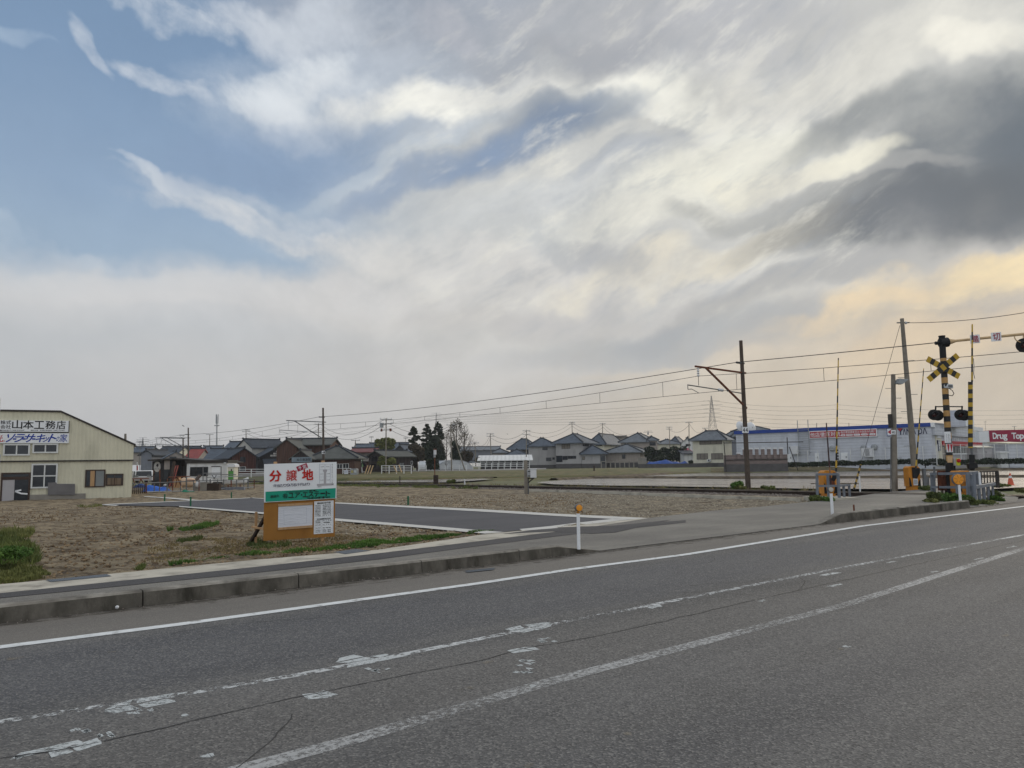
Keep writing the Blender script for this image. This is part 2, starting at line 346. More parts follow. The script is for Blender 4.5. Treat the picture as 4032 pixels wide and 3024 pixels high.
# ------------------------------------------------------------------ ground
def proj(pts, z): return [G(x, y, z) for x, y in pts]
def flat(name, pts, m, z0=None):
    o = MB().quad(*pts).build(name, m); return struct(o)
def grid_of(pts):
    return pts
PHI = math.radians(50.6); U = Vector((math.sin(PHI), math.cos(PHI), 0)); NL = Vector((-math.cos(PHI), math.sin(PHI), 0))
def RT(s, t, z=0): p = U*s + NL*t; p.z = z; return p
def asphalt(name, base, light, dark, big, sp=1.0, lanes=False):
    """worn asphalt: stone speckle at two sizes, broad patches, wheel-track wear"""
    m = bpy.data.materials.new(name); m.use_nodes = True; nt = m.node_tree; N = nt.nodes; L = nt.links; b = N['Principled BSDF']; b.inputs['Roughness'].default_value = .85; b.inputs['Specular IOR Level'].default_value = .25
    tc = N.new('ShaderNodeTexCoord'); V = tc.outputs['Object']
    def nz(sc, d, r=.6, st=None):
        v = V
        if st: mp = N.new('ShaderNodeMapping'); L.new(V, mp.inputs[0]); mp.inputs['Scale'].default_value = st; v = mp.outputs[0]
        n = N.new('ShaderNodeTexNoise'); L.new(v, n.inputs['Vector']); n.inputs['Scale'].default_value = sc; n.inputs['Detail'].default_value = d; n.inputs['Roughness'].default_value = r; return n.outputs['Fac']
    def mrg(v, a, c, lo=0., hi=1.):
        q = N.new('ShaderNodeMapRange'); L.new(v, q.inputs[0]); q.inputs[1].default_value = a; q.inputs[2].default_value = c; q.inputs[3].default_value = lo; q.inputs[4].default_value = hi; return q.outputs[0]
    def mix(f, a, c, bt='MIX'):
        q = N.new('ShaderNodeMix'); q.data_type = 'RGBA'; q.blend_type = bt
        for s, v in ((q.inputs[0], f), (q.inputs[6], a), (q.inputs[7], c)):
            if isinstance(v, (int, float)): s.default_value = v
            elif isinstance(v, tuple): s.default_value = (*lin(v), 1)
            else: L.new(v, s)
        return q.outputs[2]
    vo = N.new('ShaderNodeTexVoronoi'); L.new(V, vo.inputs['Vector']); vo.inputs['Scale'].default_value = 68/sp; vo.inputs['Randomness'].default_value = 1
    sepc = N.new('ShaderNodeSeparateColor'); L.new(vo.outputs['Color'], sepc.inputs[0])
    c = mix(mrg(nz(.45, 5, .6), .35, .65), base, big)
    c = mix(mrg(nz(.9, 4, .6, (.10, 1.1, 1)), .42, .66, 0, .5), c, dark); c = mix(mrg(nz(.25, 5, .65), .5, .72, 0, .4), c, dark)           # streaks along the wheel tracks
    if lanes:                                            # polished wheel paths and the newer, bluer lane surfacing
        sx = N.new('ShaderNodeSeparateXYZ'); L.new(V, sx.inputs[0]); wob = N.new('ShaderNodeMath'); wob.operation = 'MULTIPLY_ADD'; L.new(nz(.5, 4), wob.inputs[0]); wob.inputs[1].default_value = .9; L.new(sx.outputs[1], wob.inputs[2])
        def band(c0, hw, k, colr):
            nonlocal c
            d = N.new('ShaderNodeMath'); d.operation = 'SUBTRACT'; L.new(wob.outputs[0], d.inputs[0]); d.inputs[1].default_value = c0+.45; e = N.new('ShaderNodeMath'); e.operation = 'ABSOLUTE'; L.new(d.outputs[0], e.inputs[0])
            c = mix(mrg(e.outputs[0], hw, hw*.45, 0, k), c, colr)
        band(7.3, 1.15, .6, (82, 83, 87)); band(6.5, .4, .35, (78, 79, 83)); band(7.95, .4, .35, (78, 79, 83)); band(5.0, .9, .4, (102, 99, 95)); band(2.9, .5, .4, (88, 88, 90)); band(1.2, .5, .4, (88, 88, 90)); band(.0, .5, .3, (112, 109, 104))
    c = mix(mrg(sepc.outputs[0], .55, .98, 0, .46), c, light)                      # pale stones
    c = mix(mrg(sepc.outputs[1], .60, 1.0, 0, .65), c, dark)                       # dark gaps
    c = mix(mrg(nz(17, 3, .7), .62, .74, 0, .5), c, light)
    c = mix(mrg(nz(26, 3, .7), .60, .70, 0, .6), c, dark)
    c = mix(mrg(nz(2.2, 6, .7), .66, .76, 0, .35), c, light)
    L.new(c, b.inputs['Base Color'])
    bp = N.new('ShaderNodeBump'); bp.inputs['Distance'].default_value = .004; L.new(vo.outputs['Distance'], bp.inputs['Height']); L.new(bp.outputs[0], b.inputs['Normal'])
    return m
M['asphalt'] = asphalt('asphalt', (98, 97, 96), (150, 148, 143), (54, 54, 55), (100, 99, 98), .9, True)
M['shoulder'] = asphalt('shoulder', (116, 112, 106), (146, 142, 134), (92, 89, 85), (114, 110, 104), .6)
M['walk'] = asphalt('walk', (132, 129, 121), (160, 157, 149), (92, 90, 87), (106, 103, 98), .7)
M['newasphalt'] = asphalt('newasphalt', (84, 84, 87), (104, 104, 106), (66, 66, 70), (90, 89, 91), .5)
M['patch'] = asphalt('patch', (72, 71, 73), (104, 102, 100), (54, 54, 55), (80, 78, 78), .7)
mk('concrete', (178, 173, 160), .9, .12, 1.3, .002, bscale=40, dirt=((112, 107, 98), 1.6, .5, .75, (1, 1, 1)))
mk('pale_concrete', (190, 189, 184), .85, .08, 2, .001, bscale=30, dirt=((150, 146, 138), 2.0, .55, .8, (1, 1, 1)))
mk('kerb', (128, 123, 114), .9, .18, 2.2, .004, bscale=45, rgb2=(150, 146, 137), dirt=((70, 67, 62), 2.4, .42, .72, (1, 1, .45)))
mk('kerb_shaded_face', (98, 94, 86), .95, .2, 2.6, .004, bscale=45, rgb2=(116, 111, 102), dirt=((60, 57, 50), 2.2, .42, .66, (1, 1, .35)))  # front faces: kerb colour darkened to carry their shade, with grime over it
mk('paint', (205, 208, 208), .7, .1, 8, dirt=((128, 126, 122), 6, .56, .66, (1, 1, 1)))
def worn_paint(name, rgb, lo, hi, sc, al=1.0):
    m = mat(name, rgb, .7, .08, 6); nt = m.node_tree; N = nt.nodes; L = nt.links; b = N['Principled BSDF']
    tc = N.new('ShaderNodeTexCoord'); n = N.new('ShaderNodeTexNoise'); L.new(tc.outputs['Object'], n.inputs['Vector']); n.inputs['Scale'].default_value = sc; n.inputs['Detail'].default_value = 7; n.inputs['Roughness'].default_value = .75
    n3 = N.new('ShaderNodeTexNoise'); L.new(tc.outputs['Object'], n3.inputs['Vector']); n3.inputs['Scale'].default_value = .8; n3.inputs['Detail'].default_value = 3
    ad = N.new('ShaderNodeMath'); ad.operation = 'MULTIPLY_ADD'; L.new(n3.outputs['Fac'], ad.inputs[0]); ad.inputs[1].default_value = .35; L.new(n.outputs['Fac'], ad.inputs[2])
    r = N.new('ShaderNodeMapRange'); L.new(ad.outputs[0], r.inputs[0]); r.inputs[1].default_value = lo+.175; r.inputs[2].default_value = hi+.175; r.inputs[4].default_value = al
    L.new(r.outputs[0], b.inputs['Alpha']); return m
M['paint_worn'] = worn_paint('paint_worn', (182, 183, 182), .40, .56, 22, .72)
M['paint_old'] = worn_paint('paint_old', (200, 203, 203), .47, .56, 14, .8)
M['paint_chip'] = worn_paint('paint_chip', (182, 187, 187), .36, .52, 24, .95)
M['crack'] = worn_paint('crack', (52, 51, 50), .36, .5, 5, .9)
# terrain sheet to the horizon
def terr_z(x, y):
    d = math.hypot(x, y)
    f = min(1, max(0, (y-118)/26)); f = f*f*(3-2*f)
    return -.45 + 1.0*f
mk('field', (120, 112, 88), .95, .3, .35, .03, rgb2=(104, 112, 74), bscale=6, dirt=((88, 76, 60), .8, .5, .7, (1, 1, 1)))
def terrain():
    mb = MB(); rs = [-75, 0, 8, 25, 40, 60, 80, 95, 105, 112, 118, 122, 126, 130, 135, 140, 146, 160, 200, 300, 600, 880]
    xs = [-680, -500, -250, -150, -100, -60, -30, 0, 30, 60, 100, 150, 250, 500, 680]
    vs = [(x, y, terr_z(x, y)) for y in rs for x in xs]; n = len(xs)
    fs = [(j*n+i, j*n+i+1, (j+1)*n+i+1, (j+1)*n+i) for j in range(len(rs)-1) for i in range(n-1)]
    return struct(mb.add(vs, fs).build('terrain', M['field'], smooth=True))
terrain()
def sheet(name, s0, s1, t0, t1, z, m, ns=1):
    """flat strip in road coordinates; its object axes follow the road"""
    mb = MB()
    for k in range(ns):
        a = s0+(s1-s0)*k/ns; b = s0+(s1-s0)*(k+1)/ns
        mb.quad((a, t0, 0), (b, t0, 0), (b, t1, 0), (a, t1, 0))
    o = mb.build(name, m); o.location = (0, 0, z); o.rotation_euler = (0, 0, math.pi/2-PHI); return struct(o)
def roadpoly(name, pts, z, m, kind=True):
    c, s = math.cos(math.pi/2-PHI), math.sin(math.pi/2-PHI)
    o = MB().quad(*[(p.x*c+p.y*s, -p.x*s+p.y*c, 0) for p in pts]).build(name, m); o.location = (0, 0, z); o.rotation_euler = (0, 0, math.pi/2-PHI)
    return struct(o) if kind else o
def poly_strip(name, A, B, z, m):
    """ground strip between two traced edges"""
    c, s = math.cos(math.pi/2-PHI), math.sin(math.pi/2-PHI); mb = MB()
    f = lambda p: (p.x*c+p.y*s, -p.x*s+p.y*c, 0)
    for i in range(len(A)-1): mb.quad(f(A[i]), f(A[i+1]), f(B[i+1]), f(B[i]))
    o = mb.build(name, m); o.location = (0, 0, z); o.rotation_euler = (0, 0, math.pi/2-PHI); return struct(o)
def ext(pts, a=30, b=30):
    p = list(pts); d = (p[0]-p[1]).normalized(); e = (p[-1]-p[-2]).normalized()
    return [p[0]+d*a]+p+[p[-1]+e*b]
sheet('road', -60, 300, -16, 10.9, 0.0, M['asphalt'])
# traced edge lines
KB = [(0, 2456), (230, 2429), (863, 2352), (1371, 2291), (1792, 2242), (2077, 2206), (2366, 2171)]
KR = [(3231, 2066), (3420, 2044), (3640, 2019), (3821, 1999)]
kb = proj(KB, 0); kr = proj(KR, 0)
L1 = proj([(0, 2549), (700, 2460), (1150, 2399), (1868, 2300), (2260, 2241), (2700, 2184), (3400, 2071), (4032, 1994)], 0)
kedge = ext(kb+kr, 40, 200)
lext = ext(L1, 40, 200)
def resample(pl, n, f=None):
    ln = [0]
    for a, b in zip(pl, pl[1:]): ln.append(ln[-1]+(b-a).length)
    out = []
    for k in range(n+1):
        d = ln[-1]*k/n; i = 0
        while i < len(pl)-2 and ln[i+1] < d: i += 1
        out.append(pl[i].lerp(pl[i+1], (d-ln[i])/(ln[i+1]-ln[i])))
    return out
def offset(pl, d):
    out = []
    for i, p in enumerate(pl):
        a = pl[max(0, i-1)]; b = pl[min(len(pl)-1, i+1)]; t = (b-a).normalized(); out.append(p+Vector((-t.y, t.x, 0))*d)
    return out
def at_s(pl, s):
    for a, b in zip(pl, pl[1:]):
        sa, sb = a.dot(U), b.dot(U)
        if sa <= s <= sb: return a.lerp(b, (s-sa)/(sb-sa))
    return pl[-1]
ss = [-20+2*k for k in range(80)]
poly_strip('road_shoulder', [at_s(lext, q) for q in ss], [at_s(kedge, q) for q in ss], .002, M['shoulder'])
poly_strip('road_marking', offset(lext, -.08), offset(lext, .08), .0045, M['paint'])
L3 = ext(proj([(948, 3030), (1400, 2910), (2150, 2688), (2700, 2546), (3330, 2381), (4032, 2160)], 0), 20, 150)
poly_strip('road_marking', offset(L3, -.075), offset(L3, .075), .002, M['paint_worn'])
L2 = ext(proj([(0, 2842), (760, 2727), (1160, 2660), (1460, 2603), (2090, 2475), (2700, 2356), (3330, 2232), (4032, 2106)], 0), 20, 100)
poly_strip('road_marking', offset(L2, -.05), offset(L2, .05), .002, M['paint_old'])
LC = ext(proj([(0, 2990), (390, 2925), (1190, 2740), (1900, 2600), (2040, 2560), (2380, 2500), (2900, 2380), (3300, 2290), (3800, 2180)], 0), 10, 60)
lc2 = []
for i, p in enumerate(resample(LC, 400)): lc2.append(p+Vector((rnd.uniform(-.015, .015), rnd.uniform(-.015, .015), 0)))
poly_strip('road_crack', offset(lc2, -.008), offset(lc2, .008), .003, M['crack'])
# chips of old paint: irregular blobs traced at their places
def chip(px, py, w, h, m='paint_chip', z=.010):
    """a cracked remnant of old paint: jagged flakes with gaps between them, lying along the road"""
    c = G(px, py, 0); d = U.copy(); n = NL
    e = (G(px+w/2, py-w*.06, 0)-c).length*.9; q = max(.03, abs((G(px, py-h/2, 0)-c).dot(n))*.8)
    if m == 'stain':
        pts = []
        for i in range(16):
            a = 2*math.pi*i/16; r = rnd.uniform(.6, 1.1); pts.append(c+d*math.cos(a)*e*r+n*math.sin(a)*q*r)
        return roadpoly('road_stain', pts, z, M[m])
    nx = max(2, int(e/.11)); ny = max(1, int(q/.05)); X = {}; cs, sn = math.cos(math.pi/2-PHI), math.sin(math.pi/2-PHI)
    for i in range(nx+1):
        for j in range(ny+1): X[i, j] = c+d*(-1+2*(i+rnd.uniform(-.35, .35))/nx)*e+n*(-1+2*(j+rnd.uniform(-.35, .35))/ny)*q
    mb = MB()
    for i in range(nx):
        for j in range(ny):
            u, v = (i+.5)/nx*2-1, (j+.5)/ny*2-1
            if u*u+v*v*.6 > rnd.uniform(.35, 1.15) or rnd.random() < .10: continue
            k = [X[i, j], X[i+1, j], X[i+1, j+1], X[i, j+1]]; m_ = (k[0]+k[1]+k[2]+k[3])/4; f = rnd.uniform(.80, .97); pl = []
            for a_, b_ in zip(k, k[1:]+k[:1]):
                for t_ in (0, .33, .66): r_ = f*rnd.uniform(.9, 1.04); pl.append(m_+(a_.lerp(b_, t_)-m_)*r_)
            mb.quad(*[(p.x*cs+p.y*sn, -p.x*sn+p.y*cs, 0) for p in pl])
    if not mb.f: return None
    o = mb.build('paint_remnant', M[m]); o.location = (0, 0, z-.0085); o.rotation_euler = (0, 0, math.pi/2-PHI); return struct(o)
M['stain'] = worn_paint('stain', (138, 130, 116), .36, .62, 5, .55)
for a in [(560, 2760, 330, 62), (1450, 2590, 240, 54), (2100, 2470, 170, 34), (2065, 2556, 130, 24), (2120, 2692, 120, 20), (1255, 2738, 120, 34), (300, 2940, 200, 36), (190, 2950, 330, 24), (2890, 2318, 60, 9),
          (2580, 2390, 70, 10), (3270, 2260, 90, 9), (3510, 2213, 50, 7), (3290, 2304, 70, 9), (3680, 2251, 34, 6), (3855, 2200, 50, 6), (3980, 2154, 60, 6), (110, 2975, 90, 16), (820, 2975, 60, 14), (3000, 2365, 30, 6), (3330, 2545, 26, 8)]:
    chip(*a)
for a in [(620, 2800, 240, 40), (330, 2880, 90, 16), (1500, 2640, 120, 26), (2080, 2610, 90, 26), (2060, 2640, 90, 16), (420, 2895, 60, 14), (2160, 2520, 60, 16)]:
    for _ in range(6): chip(a[0]+rnd.uniform(-.5, .5)*a[2], a[1]+rnd.uniform(-.5, .5)*a[3], 26, 6)
for a in [(60, 2592, 100, 16), (440, 2567, 50, 8), (350, 2548, 40, 6), (1920, 2608, 60, 14), (1830, 2715, 110, 30), (2470, 2890, 40, 14), (3270, 2183, 60, 5), (3770, 2082, 30, 4), (3960, 2503, 46, 10), (3310, 2556, 34, 8), (3440, 2150, 30, 4), (2080, 3015, 60, 14)]:
    chip(*a, m='stain', z=.0025)
# pavement behind the kerb, with its bands
SWB = proj([(0, 2305), (185, 2288), (1000, 2208), (1487, 2168), (1900, 2107), (2280, 2069), (2562, 2040)], 0)
swb = ext(SWB, 30, 1)[:-1]
tail = [G(2800, 2013), G(3000, 1996), G(3190, 1976), G(3348, 1958), G(3480, 1940), G(3700, 1922)]
kin = offset(ext(kb+kr, 30, 4), .02)
roadpoly('pavement', kin+[G(4010, 1960), G(3900, 1925)]+tail[::-1]+swb[::-1], .012, M['walk'])
dkb = ext(proj([(0, 2341), (500, 2289), (1000, 2237), (1500, 2181), (1900, 2132), (2262, 2087), (2700, 2050)], 0), 30, 1)[:-1]
dkf = ext(proj([(0, 2360), (500, 2310), (1000, 2260), (1500, 2205), (1900, 2151), (2262, 2106), (2700, 2060)], 0), 30, 1)[:-1]
poly_strip('drain_cover', dkb[:-1]+[G(2520, 2048)], swb, .016, M['concrete'])
poly_strip('pavement_patch', dkf, dkb, .018, M['patch'])
roadpoly('pavement_patch', proj([(1980, 2105), (2180, 2080), (2420, 2072), (2640, 2050), (2420, 2100), (2330, 2104), (2180, 2096)], 0), .020, M['patch'])
mk('grate', (96, 102, 108), .5, .2, 30, metal=.4); wavy(M['grate'], 0, .03, .01, .5)
roadpoly('drain_grate', proj([(1310, 2178), (1400, 2166), (1460, 2172), (1360, 2186)], 0), .022, M['grate'])
roadpoly('drain_grate', proj([(180, 2289), (420, 2266), (440, 2274), (200, 2297)], 0), .022, M['grate'])
roadpoly('drain_grate', proj([(1830, 2250), (1950, 2238), (1945, 2246), (1840, 2257)], 0), .012, M['grate'])
roadpoly('drain_grate', proj([(2060, 2088), (2180, 2078), (2200, 2082), (2075, 2092)], 0), .022, M['pale_concrete'])
# kerb blocks
def kerb(line, h, cuts, slope0, slope1):
    mb = MB(); tot = resample(line, 200); ln = sum((b-a).length for a, b in zip(tot, tot[1:])); nb = max(2, round(ln/2.0))
    pts = resample(line, nb)
    for i in range(nb):
        a, b = pts[i], pts[i+1]; t = (b-a).normalized(); n = Vector((-t.y, t.x, 0)); a = a+t*.008; b = b-t*.008
        ha = .015 if (i == 0 and slope0) else h; hb = .015 if (i == nb-1 and slope1) else h
        if i == nb-1 and slope1: mid = a.lerp(b, .45)
        prof = lambda p, hh: [p+Vector((0, 0, -.05)), p+n*.02+Vector((0, 0, hh*.88)), p+n*.045+Vector((0, 0, hh)), p+n*.20+Vector((0, 0, hh)), p+n*.20+Vector((0, 0, -.05))]
        def seg(p, q, hp, hq):
            A = prof(p, hp); B = prof(q, hq)
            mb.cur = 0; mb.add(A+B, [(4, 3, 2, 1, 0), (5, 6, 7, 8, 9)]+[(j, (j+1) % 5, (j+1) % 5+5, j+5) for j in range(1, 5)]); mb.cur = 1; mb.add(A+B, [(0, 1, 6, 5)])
        if i == nb-1 and slope1: seg(a, mid, h, h); seg(mid, b, h, hb)
        elif i == 0 and slope0: mid = a.lerp(b, .6); seg(a, mid, ha, h); seg(mid, b, h, h)
        else: seg(a, b, ha, hb)
    return struct(mb.build('kerb', [M['kerb'], M['kerb_shaded_face']]))
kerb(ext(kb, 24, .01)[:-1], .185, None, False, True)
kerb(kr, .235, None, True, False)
# dirt gathered along the foot of the kerb, hairline cracks
M['gutter_dirt'] = worn_paint('gutter_dirt', (70, 65, 58), .36, .62, 4, .75)
kd = [at_s(kedge, q) for q in [-18+k*.5 for k in range(110)]]; poly_strip('gutter_dirt', offset(kd, -.20), offset(kd, .0), .004, M['gutter_dirt']); poly_strip('gutter_dirt', offset(kd, -.42), offset(kd, -.20), .0042, worn_paint('gutter_dirt_thin', (84, 78, 70), .50, .68, 3, .6))
for k in range(12):
    p = U*rnd.uniform(2, 26)+NL*rnd.uniform(4.6, 8.3); a = PHI+rnd.choice((0, 1.57))+rnd.uniform(-.5, .5); d = Vector((math.sin(a), math.cos(a), 0)); pl = [p]
    for i in range(rnd.randint(8, 26)): d = (d+Vector((rnd.uniform(-.5, .5), rnd.uniform(-.5, .5), 0))*.6).normalized(); pl.append(pl[-1]+d*rnd.uniform(.05, .16))
    poly_strip('road_crack', offset(pl, -.004), offset(pl, .004), .0035, M['crack'])
# soil of the vacant lot: a finely broken surface
def soil_mat():
    m = mat('soil', (122, 108, 88), .95, .25, 1.1, 0, rgb2=(160, 146, 120), dirt=((82, 68, 52), 2.6, .53, .64, (1, 1, 1)), detail=9)
    nt = m.node_tree; N = nt.nodes; L = nt.links; b = N['Principled BSDF']
    tc = N.new('ShaderNodeTexCoord'); n = N.new('ShaderNodeTexNoise'); L.new(tc.outputs['Object'], n.inputs['Vector']); n.inputs['Scale'].default_value = 7; n.inputs['Detail'].default_value = 7; n.inputs['Roughness'].default_value = .7
    bp = N.new('ShaderNodeBump'); bp.inputs['Distance'].default_value = .15; L.new(n.outputs['Fac'], bp.inputs['Height']); L.new(bp.outputs[0], b.inputs['Normal'])
    # clod shadows painted in as dark streaks, drawn out along the way the ground was worked
    m3 = N.new('ShaderNodeMapping'); L.new(tc.outputs['Object'], m3.inputs[0]); m3.inputs['Rotation'].default_value = (0, 0, math.radians(-35)); m3.inputs['Scale'].default_value = (.55, 1.5, 1)
    n3 = N.new('ShaderNodeTexNoise'); L.new(m3.outputs[0], n3.inputs['Vector']); n3.inputs['Scale'].default_value = 1.5; n3.inputs['Detail'].default_value = 8; n3.inputs['Roughness'].default_value = .72
    q3 = N.new('ShaderNodeMapRange'); L.new(n3.outputs['Fac'], q3.inputs[0]); q3.inputs[1].default_value = .52; q3.inputs[2].default_value = .63; q3.inputs[4].default_value = .75
    q4 = N.new('ShaderNodeMapRange'); L.new(n3.outputs['Fac'], q4.inputs[0]); q4.inputs[1].default_value = .46; q4.inputs[2].default_value = .34; q4.inputs[4].default_value = .6
    # greyer, stonier towards the track
    g = N.new('ShaderNodeTexNoise'); L.new(tc.outputs['Object'], g.inputs['Vector']); g.inputs['Scale'].default_value = .16; g.inputs['Detail'].default_value = 4
    s = N.new('ShaderNodeSeparateXYZ'); L.new(tc.outputs['Object'], s.inputs[0])
    a = N.new('ShaderNodeMath'); a.operation = 'MULTIPLY_ADD'; L.new(g.outputs['Fac'], a.inputs[0]); a.inputs[1].default_value = 12; L.new(s.outputs[0], a.inputs[2])
    r = N.new('ShaderNodeMapRange'); L.new(a.outputs[0], r.inputs[0]); r.inputs[1].default_value = 1; r.inputs[2].default_value = 10
    src = b.inputs['Base Color'].links[0].from_socket
    mx = N.new('ShaderNodeMix'); mx.data_type = 'RGBA'; L.new(r.outputs[0], mx.inputs[0]); L.new(src, mx.inputs[6])
    n2 = N.new('ShaderNodeValToRGB'); L.new(n.outputs['Fac'], n2.inputs[0]); e = n2.color_ramp.elements; e[0].position = .38; e[0].color = (*lin((98, 90, 78)), 1); e[1].position = .62; e[1].color = (*lin((154, 145, 126)), 1)
    L.new(n2.outputs[0], mx.inputs[7]); src = mx.outputs[2]
    for f, rgb in ((q4.outputs[0], (176, 160, 132)), (q3.outputs[0], (76, 62, 48))):
        mx = N.new('ShaderNodeMix'); mx.data_type = 'RGBA'; L.new(f, mx.inputs[0]); L.new(src, mx.inputs[6]); mx.inputs[7].default_value = (*lin(rgb), 1); src = mx.outputs[2]
    L.new(src, b.inputs['Base Color'])
    return m
M['soil'] = soil_mat()
TRA = Vector((10.97, 43.77, 0)); TD = Vector((-.631, .776, 0)).normalized(); TN = Vector((.776, .631, 0)).normalized()
TC0 = TRA.dot(TN)+.53                             # track centre line, distance from the viewer
def TT(s, n, z=0): p = TRA+TD*s+TN*(n+.53); p.z = z; return p     # s along (left +), n across (away +)
def in_lot(p):
    return p.dot(TN) < TC0-3.0
AR = proj([(1990, 2100), (1480, 2064), (1000, 2022), (720, 1997), (480, 1993), (395, 1989), (786, 1968), (1000, 1957), (1321, 1977), (1900, 2004), (2570, 2039), (2250, 2066)], -.075)
def inside(p):
    c = False
    for a, b in zip(AR, AR[1:]+AR[:1]):
        if (a.y > p.y) != (b.y > p.y) and p.x < (b.x-a.x)*(p.y-a.y)/(b.y-a.y)+a.x: c = not c
    return c
def lot():
    mb = MB(); na = 420; rows = []
    # rows start at the pavement's rear edge and run out along the view
    a0, a1 = math.radians(-47), math.radians(24)
    back = resample(swb+tail[:3], 600)
    def r0(az):
        d = Vector((math.sin(az), math.cos(az), 0)); best = None
        for p, q in zip(back, back[1:]):
            e = q-p; den = d.x*e.y-d.y*e.x
            if abs(den) < 1e-9: continue
            t = (p.x*e.y-p.y*e.x)/den; u = (p.x*d.y-p.y*d.x)/den
            if 0 <= u <= 1 and t > 0: best = t if best is None else min(best, t)
        return best or 60
    NR = 210; vs = []
    for i in range(na+1):
        az = a0+(a1-a0)*i/na; d = Vector((math.sin(az), math.cos(az), 0)); r = r0(az)
        # far end: the ballast foot, or the yard fence on the left
        rt = (TC0-2.9)/max(.05, d.dot(TN)); re = min(rt, 84/max(.2, d.y)); re = max(re, r+.3)
        for j in range(NR+1):
            rr = r*(re/r)**(j/NR); p = d*rr
            amp = min(1, j/6)*min(1, (NR-j)/6)
            n1 = mnoise.noise(p*1.1); n2 = mnoise.noise(p*3.7+Vector((5, 1, 0))); n3 = mnoise.noise(p*.25); n4 = mnoise.noise(p*9)
            tr = mnoise.noise(Vector((p.dot(U)*.5, p.dot(NL)*2.4, 3)))
            z = -.10+amp*(.035*n1+.03*n2+.04*n3+.03*n4+.035*tr)
            if j == 0: z = -.03
            if inside(p): z = min(z, -.105)
            vs.append((p.x, p.y, z))
    fs = [(i*(NR+1)+j, (i+1)*(NR+1)+j, (i+1)*(NR+1)+j+1, i*(NR+1)+j+1) for i in range(na) for j in range(NR)]
    return struct(mb.add(vs, fs).build('soil_lot', M['soil'], smooth=True))
lot()
# the new access road of the lot with pale gutters
zr = -.075
roadpoly('access_road', proj([(1983, 2095), (1480, 2058), (1000, 2018), (720, 1994), (480, 1990), (404, 1987), (786, 1970.5), (1000, 1960), (1321, 1980), (1900, 2013), (2420, 2044), (2250, 2064)], zr), zr, M['newasphalt'])
def gutter(top, bot, z=zr+.012): return poly_strip('gutter', proj(bot, z), proj(top, z), z, M['pale_concrete'])
gutter([(705, 1992), (1000, 2014), (1321, 2041), (1660, 2068), (1985, 2095)], [(705, 1995.5), (1000, 2020), (1321, 2050), (1660, 2078), (1910, 2101)])
gutter([(985, 1959), (1321, 1978), (1900, 2005), (2200, 2023), (2565, 2040)], [(985, 1960.5), (1321, 1982), (1900, 2014.5), (2200, 2032), (2470, 2046)])
gutter([(404, 1985), (786, 1969), (1000, 1958.5)], [(404, 1987.5), (786, 1971), (1000, 1960.3)])
gutter([(404, 1986), (470, 1988.5)], [(400, 1988), (455, 1991.5)])
gutter([(570, 1953), (680, 1959.5), (790, 1969)], [(566, 1955.5), (660, 1962.5), (760, 1971.5)])
gutter([(2045, 2083), (2160, 2072), (2290, 2056), (2420, 2042)], [(2060, 2091), (2190, 2079), (2300, 2065), (2470, 2046)])
# railway: ballast bed, rails
mk('ballast', (62, 54, 50), .95, .45, 14, .05, rgb2=(88, 78, 72), lo=.3, hi=.7, bscale=16, dirt=((52, 44, 40), 5, .5, .65, (1, 1, 1)))
mk('rail_rust', (46, 34, 28), .7, .3, 4); mk('rail_head', (178, 170, 158), .4, .15, 3, metal=.8)
def ballast():
    mb = MB(); s0, s1 = -22, 190; ns = 700
    prof = [(-3.3, -.26), (-2.9, -.16), (-2.4, -.10), (-1.9, -.09), (-1.5, -.10), (-1.0, -.12), (-.6, -.13), (0, -.13), (.6, -.13), (1.0, -.12), (1.5, -.12), (2.2, -.18), (3.2, -.40)]
    vs = []
    for k in range(ns+1):
        s = s0+(s1-s0)*(k/ns)**1.5
        for i, (n, z) in enumerate(prof):
            p = TT(s, n); q = .03*mnoise.noise(p*3.1)+.03*mnoise.noise(p*7.7)
            if s < -6.5: z = min(z, -.03); q = 0
            vs.append((p.x, p.y, z+q*(1 if abs(n) > .9 else .3)))
    w = len(prof); fs = [(k*w+i, k*w+i+1, (k+1)*w+i+1, (k+1)*w+i) for k in range(ns) for i in range(w-1)]
    return struct(mb.add(vs, fs).build('ballast_bed', M['ballast']))
ballast()
trk = thing('railway_track', 'single railway track with rusty rails running along the lot on grey ballast', 'railway track', TT(0, 0))
for n in (-.535, .535):
    mb = MB(); s0, s1 = -45, 190
    for w, z0, z1 in ((.065, -.01, .04), (.03, -.11, -.01), (.14, -.15, -.11)):
        a = [TT(s0, n-w/2), TT(s0, n+w/2)]; v = TT(s1, 0)-TT(s0, 0)
        mb.prism([Vector((a[0].x, a[0].y, z0)), Vector((a[1].x, a[1].y, z0)), Vector((a[1].x, a[1].y, z1)), Vector((a[0].x, a[0].y, z1))], v)
    r = mb.build('rail', M['rail_rust'], trk)
    mb = MB(); a = [TT(s0, n-.034), TT(s0, n+.034)]
    mb.prism([Vector((a[0].x, a[0].y, .037)), Vector((a[1].x, a[1].y, .037)), Vector((a[1].x, a[1].y, .043)), Vector((a[0].x, a[0].y, .043))], v); mb.build('rail_head', M['rail_head'], r)
E0 = [G(2080, 1933, -.05), G(2400, 1942, -.05), G(2850, 1961, -.05), G(3150, 1971, -.05)]
mb = MB()
for a, b in zip(E0, E0[1:]):
    t = (b-a).normalized(); n = Vector((-t.y, t.x, 0))*.12; mb.prism([a-Vector((0, 0, .4)), a+n-Vector((0, 0, .4)), a+n+Vector((0, 0, .10)), a+Vector((0, 0, .10))], b-a)
struct(mb.build('ballast_edging', M['concrete']))
